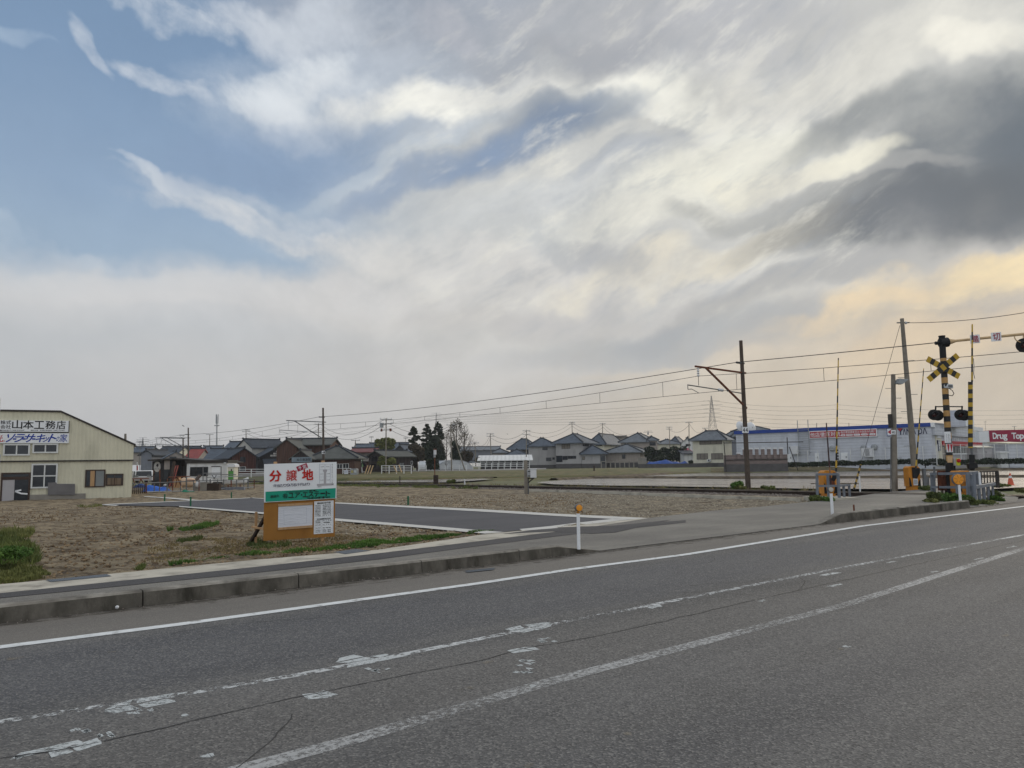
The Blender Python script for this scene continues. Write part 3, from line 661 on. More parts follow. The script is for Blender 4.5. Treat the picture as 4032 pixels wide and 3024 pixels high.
# flooded paddies, earth ridges, grass bank
def water():
    m = mat('water', (140, 132, 122), .08, .2, .2, 0, spec=.8); nt = m.node_tree; N = nt.nodes; L = nt.links; b = N['Principled BSDF']
    tc = N.new('ShaderNodeTexCoord'); mp = N.new('ShaderNodeMapping'); L.new(tc.outputs['Object'], mp.inputs[0]); mp.inputs['Scale'].default_value = (.35, 1.0, 1)
    n = N.new('ShaderNodeTexNoise'); L.new(mp.outputs[0], n.inputs['Vector']); n.inputs['Scale'].default_value = 1.6; n.inputs['Detail'].default_value = 4
    bp = N.new('ShaderNodeBump'); bp.inputs['Distance'].default_value = .03; L.new(n.outputs['Fac'], bp.inputs['Height']); L.new(bp.outputs[0], b.inputs['Normal'])
    # mud rows breaking the surface
    mp2 = N.new('ShaderNodeMapping'); L.new(tc.outputs['Object'], mp2.inputs[0]); mp2.inputs['Scale'].default_value = (.02, 1.1, 1); mp2.inputs['Rotation'].default_value = (0, 0, .03)
    n2 = N.new('ShaderNodeTexNoise'); L.new(mp2.outputs[0], n2.inputs['Vector']); n2.inputs['Scale'].default_value = 1.0; n2.inputs['Detail'].default_value = 5; n2.inputs['Roughness'].default_value = .6
    r = N.new('ShaderNodeMapRange'); L.new(n2.outputs['Fac'], r.inputs[0]); r.inputs[1].default_value = .54; r.inputs[2].default_value = .59
    r3 = N.new('ShaderNodeMapRange'); L.new(r.outputs[0], r3.inputs[0]); r3.inputs[3].default_value = .17; r3.inputs[4].default_value = .8; L.new(r3.outputs[0], b.inputs['Roughness'])
    src = b.inputs['Base Color'].links[0].from_socket; mx = N.new('ShaderNodeMix'); mx.data_type = 'RGBA'; L.new(r.outputs[0], mx.inputs[0]); L.new(src, mx.inputs[6]); mx.inputs[7].default_value = (*lin((66, 58, 50)), 1); L.new(mx.outputs[2], b.inputs['Base Color'])
    return m
M['water'] = water(); zw = -.25
def paddy(pts): o = MB().quad(*proj(pts, zw)).build('paddy_water', M['water']); return struct(o)
paddy([(2110, 1899), (2182, 1893), (2307, 1885), (2500, 1884), (2900, 1886), (3400, 1884), (4100, 1880), (4100, 1915), (3900, 1925), (3500, 1925), (3175, 1924), (2850, 1918), (2600, 1914), (2350, 1911), (2182, 1907)])
paddy([(2509, 1877.5), (2600, 1870), (2723, 1864.5), (2900, 1861), (3450, 1856), (4100, 1853), (4100, 1876), (3400, 1879), (2900, 1880)])
paddy([(1330, 1888), (1640, 1886), (1900, 1884.5), (1943, 1886), (1880, 1891), (1760, 1899), (1330, 1898)])
mk('earth', (84, 74, 62), .95, .3, 1.2, .05, rgb2=(110, 98, 80), bscale=5)
def ridge(px, w=1.2, h=.28, m='earth', z=-.3, name='earth_ridge'):
    mb = MB(); pl = resample(proj(px, z), 60); of = offset(pl, w/2); ob = offset(pl, -w/2); c1 = offset(pl, w*.22); c2 = offset(pl, -w*.22); vs = []
    for a, b, c, d in zip(of, c1, c2, ob):
        k = h*(1+.3*mnoise.noise(a*.4)); vs += [a, b+Vector((0, 0, k)), c+Vector((0, 0, k)), d]
    fs = [(i*4+j, i*4+j+1, i*4+j+5, i*4+j+4) for i in range(60) for j in range(3)]
    return struct(mb.add(vs, fs).build(name, M[m]))
ridge([(2180, 1892), (2330, 1884.5), (2509, 1883), (2900, 1884), (3400, 1883), (4150, 1879)], 1.5, .26)
ridge([(2330, 1884), (2430, 1880), (2560, 1872), (2723, 1863.5), (2950, 1859.5), (3450, 1855.5), (4150, 1851.5)], 2.0, .3)
ridge([(1300, 1886), (1640, 1885), (1950, 1884.5)], 1.4, .22); ridge([(1300, 1892), (1700, 1891.5)], .5, .09)
mk('grass', (76, 84, 50), .9, .35, .8, .06, rgb2=(110, 106, 66), bscale=9, dirt=((112, 98, 70), .35, .46, .66, (1, 1, 1)))
mk('verge', (92, 92, 62), .95, .3, 1.5, .05, rgb2=(122, 110, 80), bscale=8, dirt=((76, 62, 48), 1.2, .5, .66, (1, 1, 1)))
def bank(name, lo, hi, m):
    """sloping strip given by photo points with their distances"""
    n = 40; A = resample([P(*q) for q in lo], n); B = resample([P(*q) for q in hi], n); mb = MB(); vs = []
    for a, b in zip(A, B):
        for k in range(5):
            p = a.lerp(b, k/4); p.z += .06*mnoise.noise(p*.3); vs.append(p)

        vs.append(b+Vector((0, 1, -1.2))); vs.append(a+Vector((0, -.5, -.8)))
    fs = [(i*7+j, (i+1)*7+j, (i+1)*7+k, i*7+k) for i in range(n) for j, k in ((6, 0), (0, 1), (1, 2), (2, 3), (3, 4), (4, 5))]
    return struct(mb.add(vs, fs).build(name, M[m], smooth=True))
mk('farroad', (128, 126, 122), .9, .1, .5)
bank('grass_bank', [(1180, 1886, 106), (1500, 1885, 106), (1900, 1883, 108), (2150, 1880, 110), (2350, 1876, 112), (2560, 1868, 118), (2760, 1860, 128)], [(1180, 1863, 136), (1500, 1858, 138), (1900, 1853, 140), (2150, 1848, 142), (2350, 1844, 144), (2560, 1843, 146), (2760, 1843, 148)], 'grass')
bank('far_road', [(300, 1872, 130), (1180, 1863, 136), (1500, 1858, 138), (1900, 1853, 140), (2150, 1847, 142)], [(300, 1863, 152), (1180, 1857, 152), (1500, 1852, 152), (1900, 1847, 152), (2150, 1843, 152)], 'farroad')
bank('grass_verge', [(2800, 1858, 128), (3100, 1855.5, 128), (3450, 1853, 128), (4100, 1849.5, 128)], [(2800, 1842, 136), (3100, 1838, 136), (3450, 1832, 136), (4100, 1826, 136)], 'verge')
bank('grass_verge', [(1940, 1896, 98), (2050, 1900, 96), (2180, 1892, 98), (2330, 1883, 104)], [(1940, 1884, 107), (2050, 1882, 108), (2180, 1880, 109), (2330, 1877, 111)], 'grass')
# ------------------------------------------------------------------ building materials
mk('tile', (84, 91, 100), .6, .12, 1.2, spec=.35, dirt=((66, 70, 76), .5, .5, .75, (1, 1, 1)))
def tiles(k, rgb, ax=0, per=.30):
    m = mat(k, rgb, .65, .14, 1.5, dirt=(tuple(int(c*.75) for c in rgb), .6, .48, .75, (1, 1, 1)), spec=.25); wavy(m, ax, per, .05, .72); wavy(m, 1-ax, per*1.1, .02, .85); M[k] = m
tiles('tile_blue', (92, 101, 112)); tiles('tile_dark', (66, 72, 80)); tiles('tile_pale', (116, 122, 128)); tiles('tile_brown', (98, 92, 84)); tiles('tile_red', (126, 78, 76)); tiles('tile_green', (88, 92, 88))
mk('ridge', (58, 62, 68), .7, .15, 2)
mk('metal_red', (142, 66, 60), .6, .15, .8); wavy(M['metal_red'], 0, .45, .03, .8)
mk('roof_slate', (86, 88, 84), .8, .12, 1.0, dirt=((72, 72, 70), .4, .5, .7, (1, 1, 1)))
def siding(k, rgb, per=.30, dark=.86, ax=0, d=.02, dirt=True):
    m = mat(k, rgb, .75, .06, .8, dirt=(tuple(int(c*.86) for c in rgb), .7, .5, .8, (1, 1, .3)) if dirt else None); wavy(m, ax, per, d, dark); M[k] = m
siding('wall_cream', (208, 204, 181), .22, .93); siding('wall_grey', (166, 165, 165), .25, .92); siding('wall_taupe', (158, 150, 143), .4, .94)
siding('wall_ivory', (206, 203, 186), .9, .95); siding('wall_store', (192, 196, 204), .5, .95, 2); siding('wall_white', (212, 213, 211), .9, .85, dirt=False); siding('wall_bluegrey', (118, 122, 130), .3, .92)
siding('wall_dark', (78, 76, 75), .4, .85); siding('wall_black', (52, 50, 50), .4, .85)
def boards(k, rgb, rgb2):
    m = mat(k, rgb, .9, .25, 1.0, stretch=(5, 5, .35), rgb2=rgb2, lo=.3, hi=.75, dirt=((118, 108, 98), 1.4, .60, .72, (6, 6, .22))); wavy(m, 0, .28, .02, .6, width=.25); M[k] = m
boards('board_brown', (74, 56, 50), (104, 78, 66)); boards('board_red', (72, 46, 42), (98, 64, 56)); boards('board_dark', (52, 46, 46), (80, 72, 68)); boards('board_light', (112, 98, 82), (134, 114, 94))
mk('plaster', (176, 174, 168), .9, .06, 1)
mk('glass', (34, 40, 46), .12, .3, .7, spec=.5); mk('glass_pale', (120, 124, 124), .3, .12, .6); mk('shutter', (126, 120, 112), .6, .1, 1.0); wavy(M['shutter'], 2, .12, .01, .85)
mk('frame_white', (206, 208, 206), .6, .05, 2); mk('frame_brown', (62, 46, 38), .6, .15, 3); mk('frame_dark', (46, 46, 46), .6, .1, 3)
mk('trim_dark', (52, 48, 44), .6, .15, 3); mk('footing', (136, 132, 124), .9, .15, 1.2, .004, bscale=30); mk('plinth', (84, 82, 82), .9, .15, 1)
mk('blue_paint', (28, 62, 142), .5, .08, 1); mk('red_paint', (172, 40, 50), .55, .08, 1); mk('white_paint', (226, 229, 231), .55, .04, 1.5); mk('grey_paint', (112, 118, 126), .6, .12, 4)
mk('black_paint', (26, 26, 27), .6, .2, 5); mk('orange_paint', (192, 126, 38), .5, .12, 4, dirt=((160, 100, 30), 3, .58, .8, (1, 1, .5))); mk('cream_paint', (196, 168, 128), .6, .1, 4)
mk('pole_conc', (128, 122, 112), .9, .14, 3, .004, bscale=30, dirt=((96, 88, 78), 2.2, .5, .75, (1, 1, .2))); mk('pole_brown', (84, 74, 66), .9, .16, 3, .004, bscale=30, dirt=((62, 52, 46), 2.0, .5, .75, (1, 1, .2)))
mk('steel', (104, 106, 108), .55, .15, 4, metal=.3); mk('rust', (92, 50, 36), .85, .4, 5, .002, rgb2=(128, 78, 54), stretch=(4, 4, .5), lo=.3, hi=.7); mk('wire', (42, 40, 40), .6, .1, 2)
mk('galv', (150, 154, 156), .5, .1, 3, metal=.4); mk('wood', (176, 142, 104), .8, .12, 3, stretch=(6, 1, 1)); mk('wood_dark', (58, 48, 42), .9, .25, 5); mk('ochre', (152, 106, 48), .8, .06, 1.4, dirt=((126, 86, 38), 1.8, .5, .85, (1, 1, .5)))
mk('red_letter', (186, 34, 24), .6, .05, 2); mk('navy', (34, 36, 72), .6, .05, 2); mk('ink', (30, 30, 32), .7, .1, 2); mk('green_sign', (24, 148, 122), .55, .04, 1.2); mk('crimson', (158, 40, 66), .6, .05, 2); mk('letter_blue', (30, 58, 150), .6, .05, 1); mk('sign_grey', (168, 166, 168), .7, .03, 2); mk('sign_line', (150, 158, 172), .7, .03, 2)
mk('paper', (206, 209, 216), .7, .04, 1.5, .01, stretch=(1, 1, 6), bscale=6); mk('magenta', (146, 36, 66), .55, .06, 1)
mk('tarp_blue', (30, 92, 190), .5, .15, 4, .05, bscale=7); mk('tarp_dark', (34, 72, 140), .6, .3, 2, .08, bscale=3); mk('bag_tan', (206, 180, 154), .8, .08, 4, .04, bscale=5); mk('bag_white', (206, 206, 206), .7, .06, 4, .04, bscale=6); mk('net_green', (22, 112, 88), .7, .2, 5, .03)
mk('toilet_green', (84, 146, 72), .6, .08, 1); mk('film', (184, 188, 190), .35, .06, 2, dirt=((150, 154, 154), 2.5, .5, .7, (1, 1, 1)), spec=.5)
mk('dish', (206, 208, 210), .5, .04, 2); mk('bark', (74, 64, 56), .95, .25, 6, .02); mk('brick', (124, 112, 108), .9, .12, 1.5); wavy(M['brick'], 2, .4, .02, .8)
FN = {'b': ('frame_brown', 'glass'), 'w': ('frame_white', 'glass'), 'd': ('frame_dark', 'glass'), 's': ('frame_dark', 'shutter'), 'p': ('frame_dark', 'glass_pale'), 'B': ('frame_brown', 'glass_pale')}
def window(parent, x0, x1, z0, z1, kind='d', nx=2, nz=1, o=(0, 0, 0), ux=(1, 0, 0), n=(0, -1, 0), fw=.06, name='window', d=.06):
    o, ux, n = Vector(o), Vector(ux), Vector(n); up = Vector((0, 0, 1)); mb = MB()
    def bx(a, b, c, e, t):                              # a box proud of the wall by t
        q = [o+ux*a+up*c+n*-.02, o+ux*b+up*c+n*-.02, o+ux*b+up*e+n*-.02, o+ux*a+up*e+n*-.02]; return mb.prism(q, n*(t+.02))
    bx(x0, x0+fw, z0, z1, d); bx(x1-fw, x1, z0, z1, d); bx(x0+fw, x1-fw, z0, z0+fw, d); bx(x0+fw, x1-fw, z1-fw, z1, d)
    for i in range(1, nx): c = x0+(x1-x0)*i/nx; bx(c-fw*.4, c+fw*.4, z0+fw, z1-fw, d*.8)
    for i in range(1, nz): c = z0+(z1-z0)*i/nz; bx(x0+fw, x1-fw, c-fw*.4, c+fw*.4, d*.7)
    f = mb.build(name, M[FN[kind][0]], parent, world=False)
    g = MB().prism([o+ux*(x0+fw*.5)+up*(z0+fw*.5)-n*.02, o+ux*(x1-fw*.5)+up*(z0+fw*.5)-n*.02, o+ux*(x1-fw*.5)+up*(z1-fw*.5)-n*.02, o+ux*(x0+fw*.5)+up*(z1-fw*.5)-n*.02], n*.035)
    g.build('pane', M[FN[kind][1]], f, world=False); return f
def roof_part(parent, x0, x1, y0, y1, he, hr, kind, rm, oh=.5, th=.16, rid=True, name='roof'):
    mb = MB(); ym, xm = (y0+y1)/2, (x0+x1)/2
    if kind == 'gx':
        s = (hr-he)/((y1-y0)/2); e = he-s*oh
        mb.prism([(x0-oh*.6, y0-oh, e), (x0-oh*.6, ym, hr), (x0-oh*.6, y1+oh, e), (x0-oh*.6, y1+oh, e-th), (x0-oh*.6, ym, hr-th), (x0-oh*.6, y0-oh, e-th)], (x1-x0+oh*1.2, 0, 0)); rl = [((x0-oh*.6, ym, hr), (x1+oh*.6, ym, hr))]
    elif kind == 'gy':
        s = (hr-he)/((x1-x0)/2); e = he-s*oh
        mb.prism([(x0-oh, y0-oh*.6, e), (xm, y0-oh*.6, hr), (x1+oh, y0-oh*.6, e), (x1+oh, y0-oh*.6, e-th), (xm, y0-oh*.6, hr-th), (x0-oh, y0-oh*.6, e-th)], (0, y1-y0+oh*1.2, 0)); rl = [((xm, y0-oh*.6, hr), (xm, y1+oh*.6, hr))]
    elif kind == 'sx':                                  # single slope rising to the back
        mb.prism([(x0-oh, y0-oh, he), (x0-oh, y1+oh, hr), (x0-oh, y1+oh, hr-th), (x0-oh, y0-oh, he-th)], (x1-x0+2*oh, 0, 0)); rl = []
    else:
        w, d = x1-x0, y1-y0; r = min(w, d)/2+oh; a0, a1, b0, b1 = x0-oh, x1+oh, y0-oh, y1+oh; e = he-(hr-he)/(min(w, d)/2)*oh
        p, q = ((a0+r, ym, hr), (a1-r, ym, hr)) if w >= d else ((xm, b0+r, hr), (xm, b1-r, hr))
        if w >= d: p = (min(p[0], xm-.3), ym, hr); q = (max(q[0], xm+.3), ym, hr)
        vs = [(a0, b0, e), (a1, b0, e), (a1, b1, e), (a0, b1, e), p, q, (a0, b0, e-th), (a1, b0, e-th), (a1, b1, e-th), (a0, b1, e-th)]
        fs = [(0, 1, 5, 4), (1, 2, 5), (2, 3, 4, 5), (3, 0, 4)] if w >= d else [(0, 1, 4), (1, 2, 5, 4), (2, 3, 5), (3, 0, 4, 5)]
        fs += [(6, 7, 1, 0), (7, 8, 2, 1), (8, 9, 3, 2), (9, 6, 0, 3), (9, 8, 7, 6)]
        mb.add(vs, fs); c = vs[:4]
        rl = [(p, q)]+([(c[0], p), (c[3], p), (c[1], q), (c[2], q)] if w >= d else [(c[0], p), (c[1], p), (c[2], q), (c[3], q)])
    o = mb.build(name, M[rm], parent, world=False)
    if rid and rl:
        m2 = MB()
        for i, (a, b) in enumerate(rl):
            a, b = Vector(a), Vector(b); m2.bar(a+Vector((0, 0, .10)), b+Vector((0, 0, .06)), .26, .24)
            if i == 0:
                t = (b-a).normalized()
                for q in (a, b): m2.bar(q, q+Vector((0, 0, .34)), .26, .26)
        m2.build('ridge_tile', M['ridge'], o, world=False)
    return o
def wall_part(parent, x0, x1, y0, y1, z0, he, hr, kind, wm):
    mb = MB(); ym, xm = (y0+y1)/2, (x0+x1)/2; k = .05
    if kind == 'gx': mb.prism([(x0, y0, z0), (x0, y1, z0), (x0, y1, he-k), (x0, ym, hr-k-.1), (x0, y0, he-k)], (x1-x0, 0, 0))
    elif kind == 'gy': mb.prism([(x0, y0, z0), (x1, y0, z0), (x1, y0, he-k), (xm, y0, hr-k-.1), (x0, y0, he-k)], (0, y1-y0, 0))
    elif kind == 'sx': mb.prism([(x0, y0, z0), (x0, y1, z0), (x0, y1, hr-k-.15), (x0, y0, he-k-.15)], (x1-x0, 0, 0))
    else: mb.box(x0, x1, y0, y1, z0, he-k)
    return mb.build('wall', M[wm], parent, world=False)
def house(label, a, x1p, eave, ridge, Y, yaw=0., depth=8., x2p=None, kind='hip', wall='wall_grey', roof='tile_blue', oh=.5, wins=(), swins=(), name='house', cat='house', group=None, skirt=1.2, ridx=None, plinth=None, into=None):
    """a: photo point of the front-left foot; x1p: photo x of the front-right corner; eave, ridge: photo heights"""
    p0 = P(a[0], a[1], Y); fr = Frame(p0, math.radians(yaw)); w = fr.pix(x1p, a[1])[0]
    if x2p is not None: depth = abs(fr.side(x2p, a[1], w if yaw < 0 else 0)[0])
    he = fr.pix(a[0], eave)[1]
    rx = ridx if ridx is not None else (a[0]+x1p)/2
    hr = fr.pix(rx, ridge, 0 if kind == 'gy' else depth if kind == 'sx' else depth/2)[1]
    t = into or thing(name, label, cat, p0, fr.yaw, group); old = set(t.children)
    wall_part(t, 0, w, 0, depth, -skirt, he, hr, kind, wall)
    roof_part(t, 0, w, 0, depth, he, hr, kind, roof, oh)
    if plinth: MB().box(-.04, w+.04, -.04, depth, -skirt-.1, fr.pix(a[0], plinth)[1]).build('plinth', M['plinth'], t, world=False)
    for q in wins:
        (ax, az), (bx, bz) = fr.pix(q[0], q[3]), fr.pix(q[2], q[1]); k = q[4] if len(q) > 4 else 'd'
        window(t, ax, bx, az, bz, k, q[5] if len(q) > 5 else 2, q[6] if len(q) > 6 else 1)
    xs = w if yaw < 0 else 0
    for q in swins:
        (ay, az), (by, bz) = fr.side(q[0], q[3], xs), fr.side(q[2], q[1], xs); k = q[4] if len(q) > 4 else 'd'
        y0, y1 = min(ay, by), max(ay, by); window(t, y0, y1, az, bz, k, q[5] if len(q) > 5 else 2, 1, o=(xs, 0, 0), ux=(0, 1, 0), n=(1 if yaw < 0 else -1, 0, 0))
    if into:                                              # a further volume of the same building
        l0, y0 = TF[t.name]; d = p0-l0; c, sn = math.cos(y0), math.sin(y0)
        for ch in set(t.children)-old: ch.location = (d.x*c+d.y*sn, -d.x*sn+d.y*c, d.z); ch.rotation_euler = (0, 0, fr.yaw-y0)
    return t, fr, w, depth, he, hr
# text: a filled outline turned into a mesh, fitted to a box on a plane
def lettering(parent, s, o, ux, up, n, x0, x1, z0, z1, m, bold=0.0, name='lettering', fit=True, thick=.006, shear=0.0, rot=0.0):
    cu = bpy.data.curves.new('lettering', 'FONT'); cu.body = s; cu.offset = 0; cu.extrude = 0; cu.shear = shear; cu.resolution_u = 3
    to = bpy.data.objects.new('lettering', cu); COL.objects.link(to)
    dg = bpy.context.evaluated_depsgraph_get(); me = bpy.data.meshes.new_from_object(to.evaluated_get(dg))
    COL.objects.unlink(to); bpy.data.objects.remove(to)
    vs = [v.co.copy() for v in me.vertices]
    if not vs: return None
    ax, bx = min(v.x for v in vs), max(v.x for v in vs); ay, by = min(v.y for v in vs), max(v.y for v in vs)
    sx = (x1-x0)/(bx-ax); sy = (z1-z0)/(by-ay)
    if not fit: sx = sy = min(sx, sy)
    o, ux, up, n = Vector(o), Vector(ux), Vector(up), Vector(n); cx, cz = (x0+x1)/2, (z0+z1)/2; cr, sr = math.cos(rot), math.sin(rot)
    for v in me.vertices:
        a, b = (v.co.x-(ax+bx)/2)*sx, (v.co.y-(ay+by)/2)*sy; a, b = a*cr-b*sr, a*sr+b*cr
        v.co = o+ux*(cx+a)+up*(cz+b)+n*thick
    if bold > .004:                                      # heavy strokes: the outline laid four more times around itself
        k = bold*.55*sx; base = [v.co.copy() for v in me.vertices]; fc = [tuple(p.vertices) for p in me.polygons]; vv = list(base); ff = list(fc)
        for i, (a, b) in enumerate(((1, 1), (-1, 1), (1, -1), (-1, -1))):
            o2 = len(vv); vv += [p+ux*a*k+up*b*k*sy/sx+n*.0006*(i+1) for p in base]; ff += [tuple(x+o2 for x in f) for f in fc]
        bpy.data.meshes.remove(me); me = bpy.data.meshes.new(name); me.from_pydata(vv, [], ff)
    me.materials.clear(); me.materials.append(M[m]); me.name = name
    ob = bpy.data.objects.new(name, me); COL.objects.link(ob)
    if parent is not None: ob.parent = parent; TF[ob.name] = TF[parent.name]
    return ob
def ftext(parent, fr, s, a, b, m, yo=-.02, **k):
    """lettering between two photo points (upper left, lower right) on a frame's plane, in the thing's local axes"""
    (x0, z1), (x1, z0) = fr.pix(*a, yo), fr.pix(*b, yo)
    return lettering(parent, s, (0, yo, 0), (1, 0, 0), (0, 0, 1), (0, -1, 0), x0, x1, z0, z1, m, **k)
# ------------------------------------------------------------------ timber merchant's building on the left
fr = Fr(P(*Z1(0, 1303), 46.5), P(*Z1(1437, 1245), 49.7))
t = thing('workshop_building', 'cream corrugated two storey workshop with long sloping roof at left edge', 'building', fr.o, fr.yaw)
q = lambda u, v, yo=0: fr.pix(*Z1(u, v), yo)
w = q(1437, 1245)[0]; zt0 = q(0, 330)[1]; zt1 = q(660, 342)[1]; xr = q(660, 342)[0]; ze = q(1437, 700)[1]; zm = q(700, 863)[1]; zt0 = (zt0+zt1)/2
LX = -9.0
MB().prism([(LX, 0, zm), (w, 0, zm), (w, 0, ze), (xr, 0, zt0), (LX, 0, zt0)], (0, 14, 0)).build('wall', M['wall_cream'], t, world=False)
MB().prism([(LX, .06, -.6), (w-.03, .06, -.6), (w-.03, .06, zm-.06), (LX, .06, zm-.06)], (0, 13.9, 0)).build('wall', M['wall_cream'], t, world=False)
MB().box(LX, w+.03, -.05, .2, zm-.08, zm).build('flashing', M['trim_dark'], t, world=False)
MB().prism([(LX, -.08, zt0), (xr, -.08, zt0), (w+.12, -.08, ze-.03), (w+.12, -.08, ze+.07), (xr+.02, -.08, zt0+.11), (LX, -.08, zt0+.11)], (0, 14.2, 0)).build('roof', M['trim_dark'], t, world=False)
for a, b, c, d, n in [(38, 685, 325, 812, 2), (357, 682, 632, 786, 2)]:
    (x0, z1), (x1, z0) = q(a, b), q(c, d); window(t, x0, x1, z0, z1, 'w', n, 1, fw=.09, d=.10)
(x0, z1), (x1, z0) = q(345, 902), q(620, 1165); window(t, x0, x1, z0, z1, 'w', 2, 2, fw=.09, d=.10, o=(0, .06, 0))
(x0, z1), (x1, z0) = q(930, 967), q(1142, 1155); f = window(t, x0, x1, z0, z1, 'b', 2, 1, fw=.07, o=(0, .06, 0))
g = MB(); g.prism([((x0+x1)/2, .02, z0+.05), (x1-.06, .02, z0+.05), (x1-.06, .02, z1-.05), ((x0+x1)/2, .02, z1-.05)], (0, .03, 0)); g.build('sash', M['glass_pale'], f, world=False)
g = MB(); xm = x0+(x1-x0)*.38; g.prism([(xm-.14, .018, z0+.05), (xm+.10, .018, z0+.05), (xm+.10, .018, z1-.05), (xm-.14, .018, z1-.05)], (0, .03, 0)); g.build('curtain', M['wood'], f, world=False)
(x0, z1), (x1, z0) = q(1152, 1012), q(1340, 1138); f = window(t, x0, x1, z0, z1, 'b', 2, 1, fw=.07, o=(0, .06, 0))
g = MB(); g.prism([(x0+.1, .02, z0+.06), (x1-.1, .02, z0+.06), (x1-.1, .02, z0+(z1-z0)*.62), (x0+.1, .02, z0+(z1-z0)*.66)], (0, .03, 0)); g.build('stored_boards', M['board_light'], f, world=False)
mk('sheet_metal', (112, 110, 110), .5, .15, 1.5, metal=.3)
g = MB(); a = [q(620, 1120), q(818, 1120), q(818, 1240), q(523, 1240), q(523, 1107), q(615, 1104)]; g.prism([(x, -.09, z) for x, z in a], (0, .05, 0)); g.build('metal_sheet', M['sheet_metal'], t, world=False)
(x0, z1), (x1, z0) = q(312, 1240), q(930, 1300); MB().box(x0, x1, -.02, .3, -.6, z1).build('footing', M['footing'], t, world=False)
(x0, z1), (x1, z0) = q(15, 1000), q(320, 1302); zb = q(15, 1062)[1]; xm = q(162, 1062)[0]
g = MB(); fwd = .09
g.box(x0, x0+fwd, -.05, .1, -.4, z1); g.box(x1-fwd, x1, -.05, .1, -.4, z1); g.box(x0+fwd, x1-fwd, -.05, .1, z1-fwd, z1); g.box(x0+fwd, x1-fwd, -.05, .1, zb-.09, zb+.09); d = g.build('door', M['frame_brown'], t, world=False)
MB().box(x0+fwd, xm, -.03, .07, -.4, zb-.09).build('door_leaf', M['sign_grey'], d, world=False)
MB().box(xm, x1-fwd, .0, .08, -.4, zb-.09).build('door_glass', M['glass'], d, world=False)
MB().box(x0+fwd, x1-fwd, .0, .08, zb+.09, z1-fwd).build('transom', M['glass'], d, world=False)
g = MB(); pts = [q(300, 1230), q(230, 1225), q(165, 1200), q(232, 1187)]
for (ax, az), (bx, bz) in zip(pts, pts[1:]): g.bar((ax, -.02, az), (bx, -.02, bz), .04, .09)
g.build('pipe', M['white_paint'], d, world=False)
# its two sign boards
(x0, z1), (x1, z0) = q(-300, 425), q(745, 556)
s1 = MB().box(x0, x1, -.14, -.01, z0, z1).build('sign_board', M['white_paint'], t, world=False)
MB().box(x0, x1+.02, -.12, -.01, z0-.05, z0-.002).build('sign_edge', M['trim_dark'], s1, world=False)
MB().box(x1+.002, x1+.04, -.12, -.01, z0, z1).build('sign_edge', M['trim_dark'], s1, world=False)
zs = lambda u, v: (u*.12658, 1640+v*.12658)
for s, a, b, bo in [('株式', (18, 118), (345, 245), .012), ('会社', (18, 258), (335, 380), .012), ('山', (390, 112), (685, 382), .022), ('本', (725, 125), (1040, 388), .022), ('工', (1075, 140), (1372, 382), .022), ('務', (1425, 132), (1720, 384), .022), ('店', (1765, 130), (2035, 390), .02)]:
    ftext(s1, fr, s, zs(*a), zs(*b), 'ink', -.14, bold=bo)
for u0, u1, ln in ((0, 760, '一般建設業許可工事業２０６８号'), (950, 2010, '◆設計登録　新潟県知事登録(イ)第２７１８号')):
    for i, ch in enumerate(ln):
        if ch != '　': uu = u0+(u1-u0)*i/len(ln); ftext(s1, fr, ch, zs(uu+3, 410), zs(uu+(u1-u0)/len(ln)-3, 450), 'ink', -.14, name='small_print')
(x0, z1), (x1, z0) = q(-300, 566), q(748, 678)
s2 = MB().box(x0, x1, -.13, -.01, z0, z1).build('sign_board', M['white_paint'], t, world=False)
ftext(s2, fr, '光', zs(-130, 565), zs(85, 790), 'red_letter', -.13, bold=.01); ftext(s2, fr, '。', zs(80, 735), zs(145, 790), 'red_letter', -.13)
for s, a, b in [('ソ', (195, 548), (470, 795)), ('ー', (405, 680), (505, 718)), ('ラ', (465, 548), (760, 795)), ('ー', (700, 680), (800, 718)), ('サ', (780, 548), (1095, 795)), ('ー', (1000, 680), (1100, 718)), ('キ', (1120, 545), (1395, 795)), ('ッ', (1340, 640), (1530, 790)), ('ト', (1500, 545), (1740, 790))]:
    ftext(s2, fr, s, zs(*a), zs(*b), 'letter_blue', -.13, bold=.03, shear=.4)
ftext(s2, fr, 'の', zs(1750, 630), zs(1875, 785), 'letter_blue', -.13, bold=.0); ftext(s2, fr, '家', zs(1885, 548), zs(2090, 790), 'letter_blue', -.13, bold=.012)
# ------------------------------------------------------------------ the land-sale sign board
fr = Fr(P(*Z3(382, 1525), 17.1), P(*Z3(1608, 1430), 17.9))
t = thing('sale_sign', 'large land sale notice board, white and green above ochre plywood', 'sign', fr.o-Vector((0, 0, .15)), fr.yaw)
fr0 = fr; off = fr.o.z-(fr.o.z-.15)
class Sub(Frame):
    def pix(s, px, py, yo=0.0): x, z = Frame.pix(s, px, py, yo); return x, z+.15
fr = Sub(fr0.o, fr0.yaw); q = lambda u, v, yo=0: fr.pix(*Z3(u, v), yo)
zb0 = q(390, 1525)[1]; zt = q(1000, 188)[1]; zmid = q(1000, 842)[1]; w = q(1612, 1000)[0]
MB().box(0, w, 0, .03, zb0, zmid+.1).build('plywood_panel', M['ochre'], t, world=False)
x0, x1 = q(396, 500)[0], q(1640, 500)[0]
pan = MB().prism([(q(397, 205, -.035)[0], -.035, q(397, 207, -.035)[1]), (q(397, 870, -.035)[0], -.035, q(395, 868, -.035)[1]), (q(1636, 798, -.035)[0], -.035, q(1636, 796, -.035)[1]), (q(1640, 170, -.035)[0], -.035, q(1640, 170, -.035)[1])], (0, .032, 0)).build('notice_panel', M['white_paint'], t, world=False)
Y2 = -.037
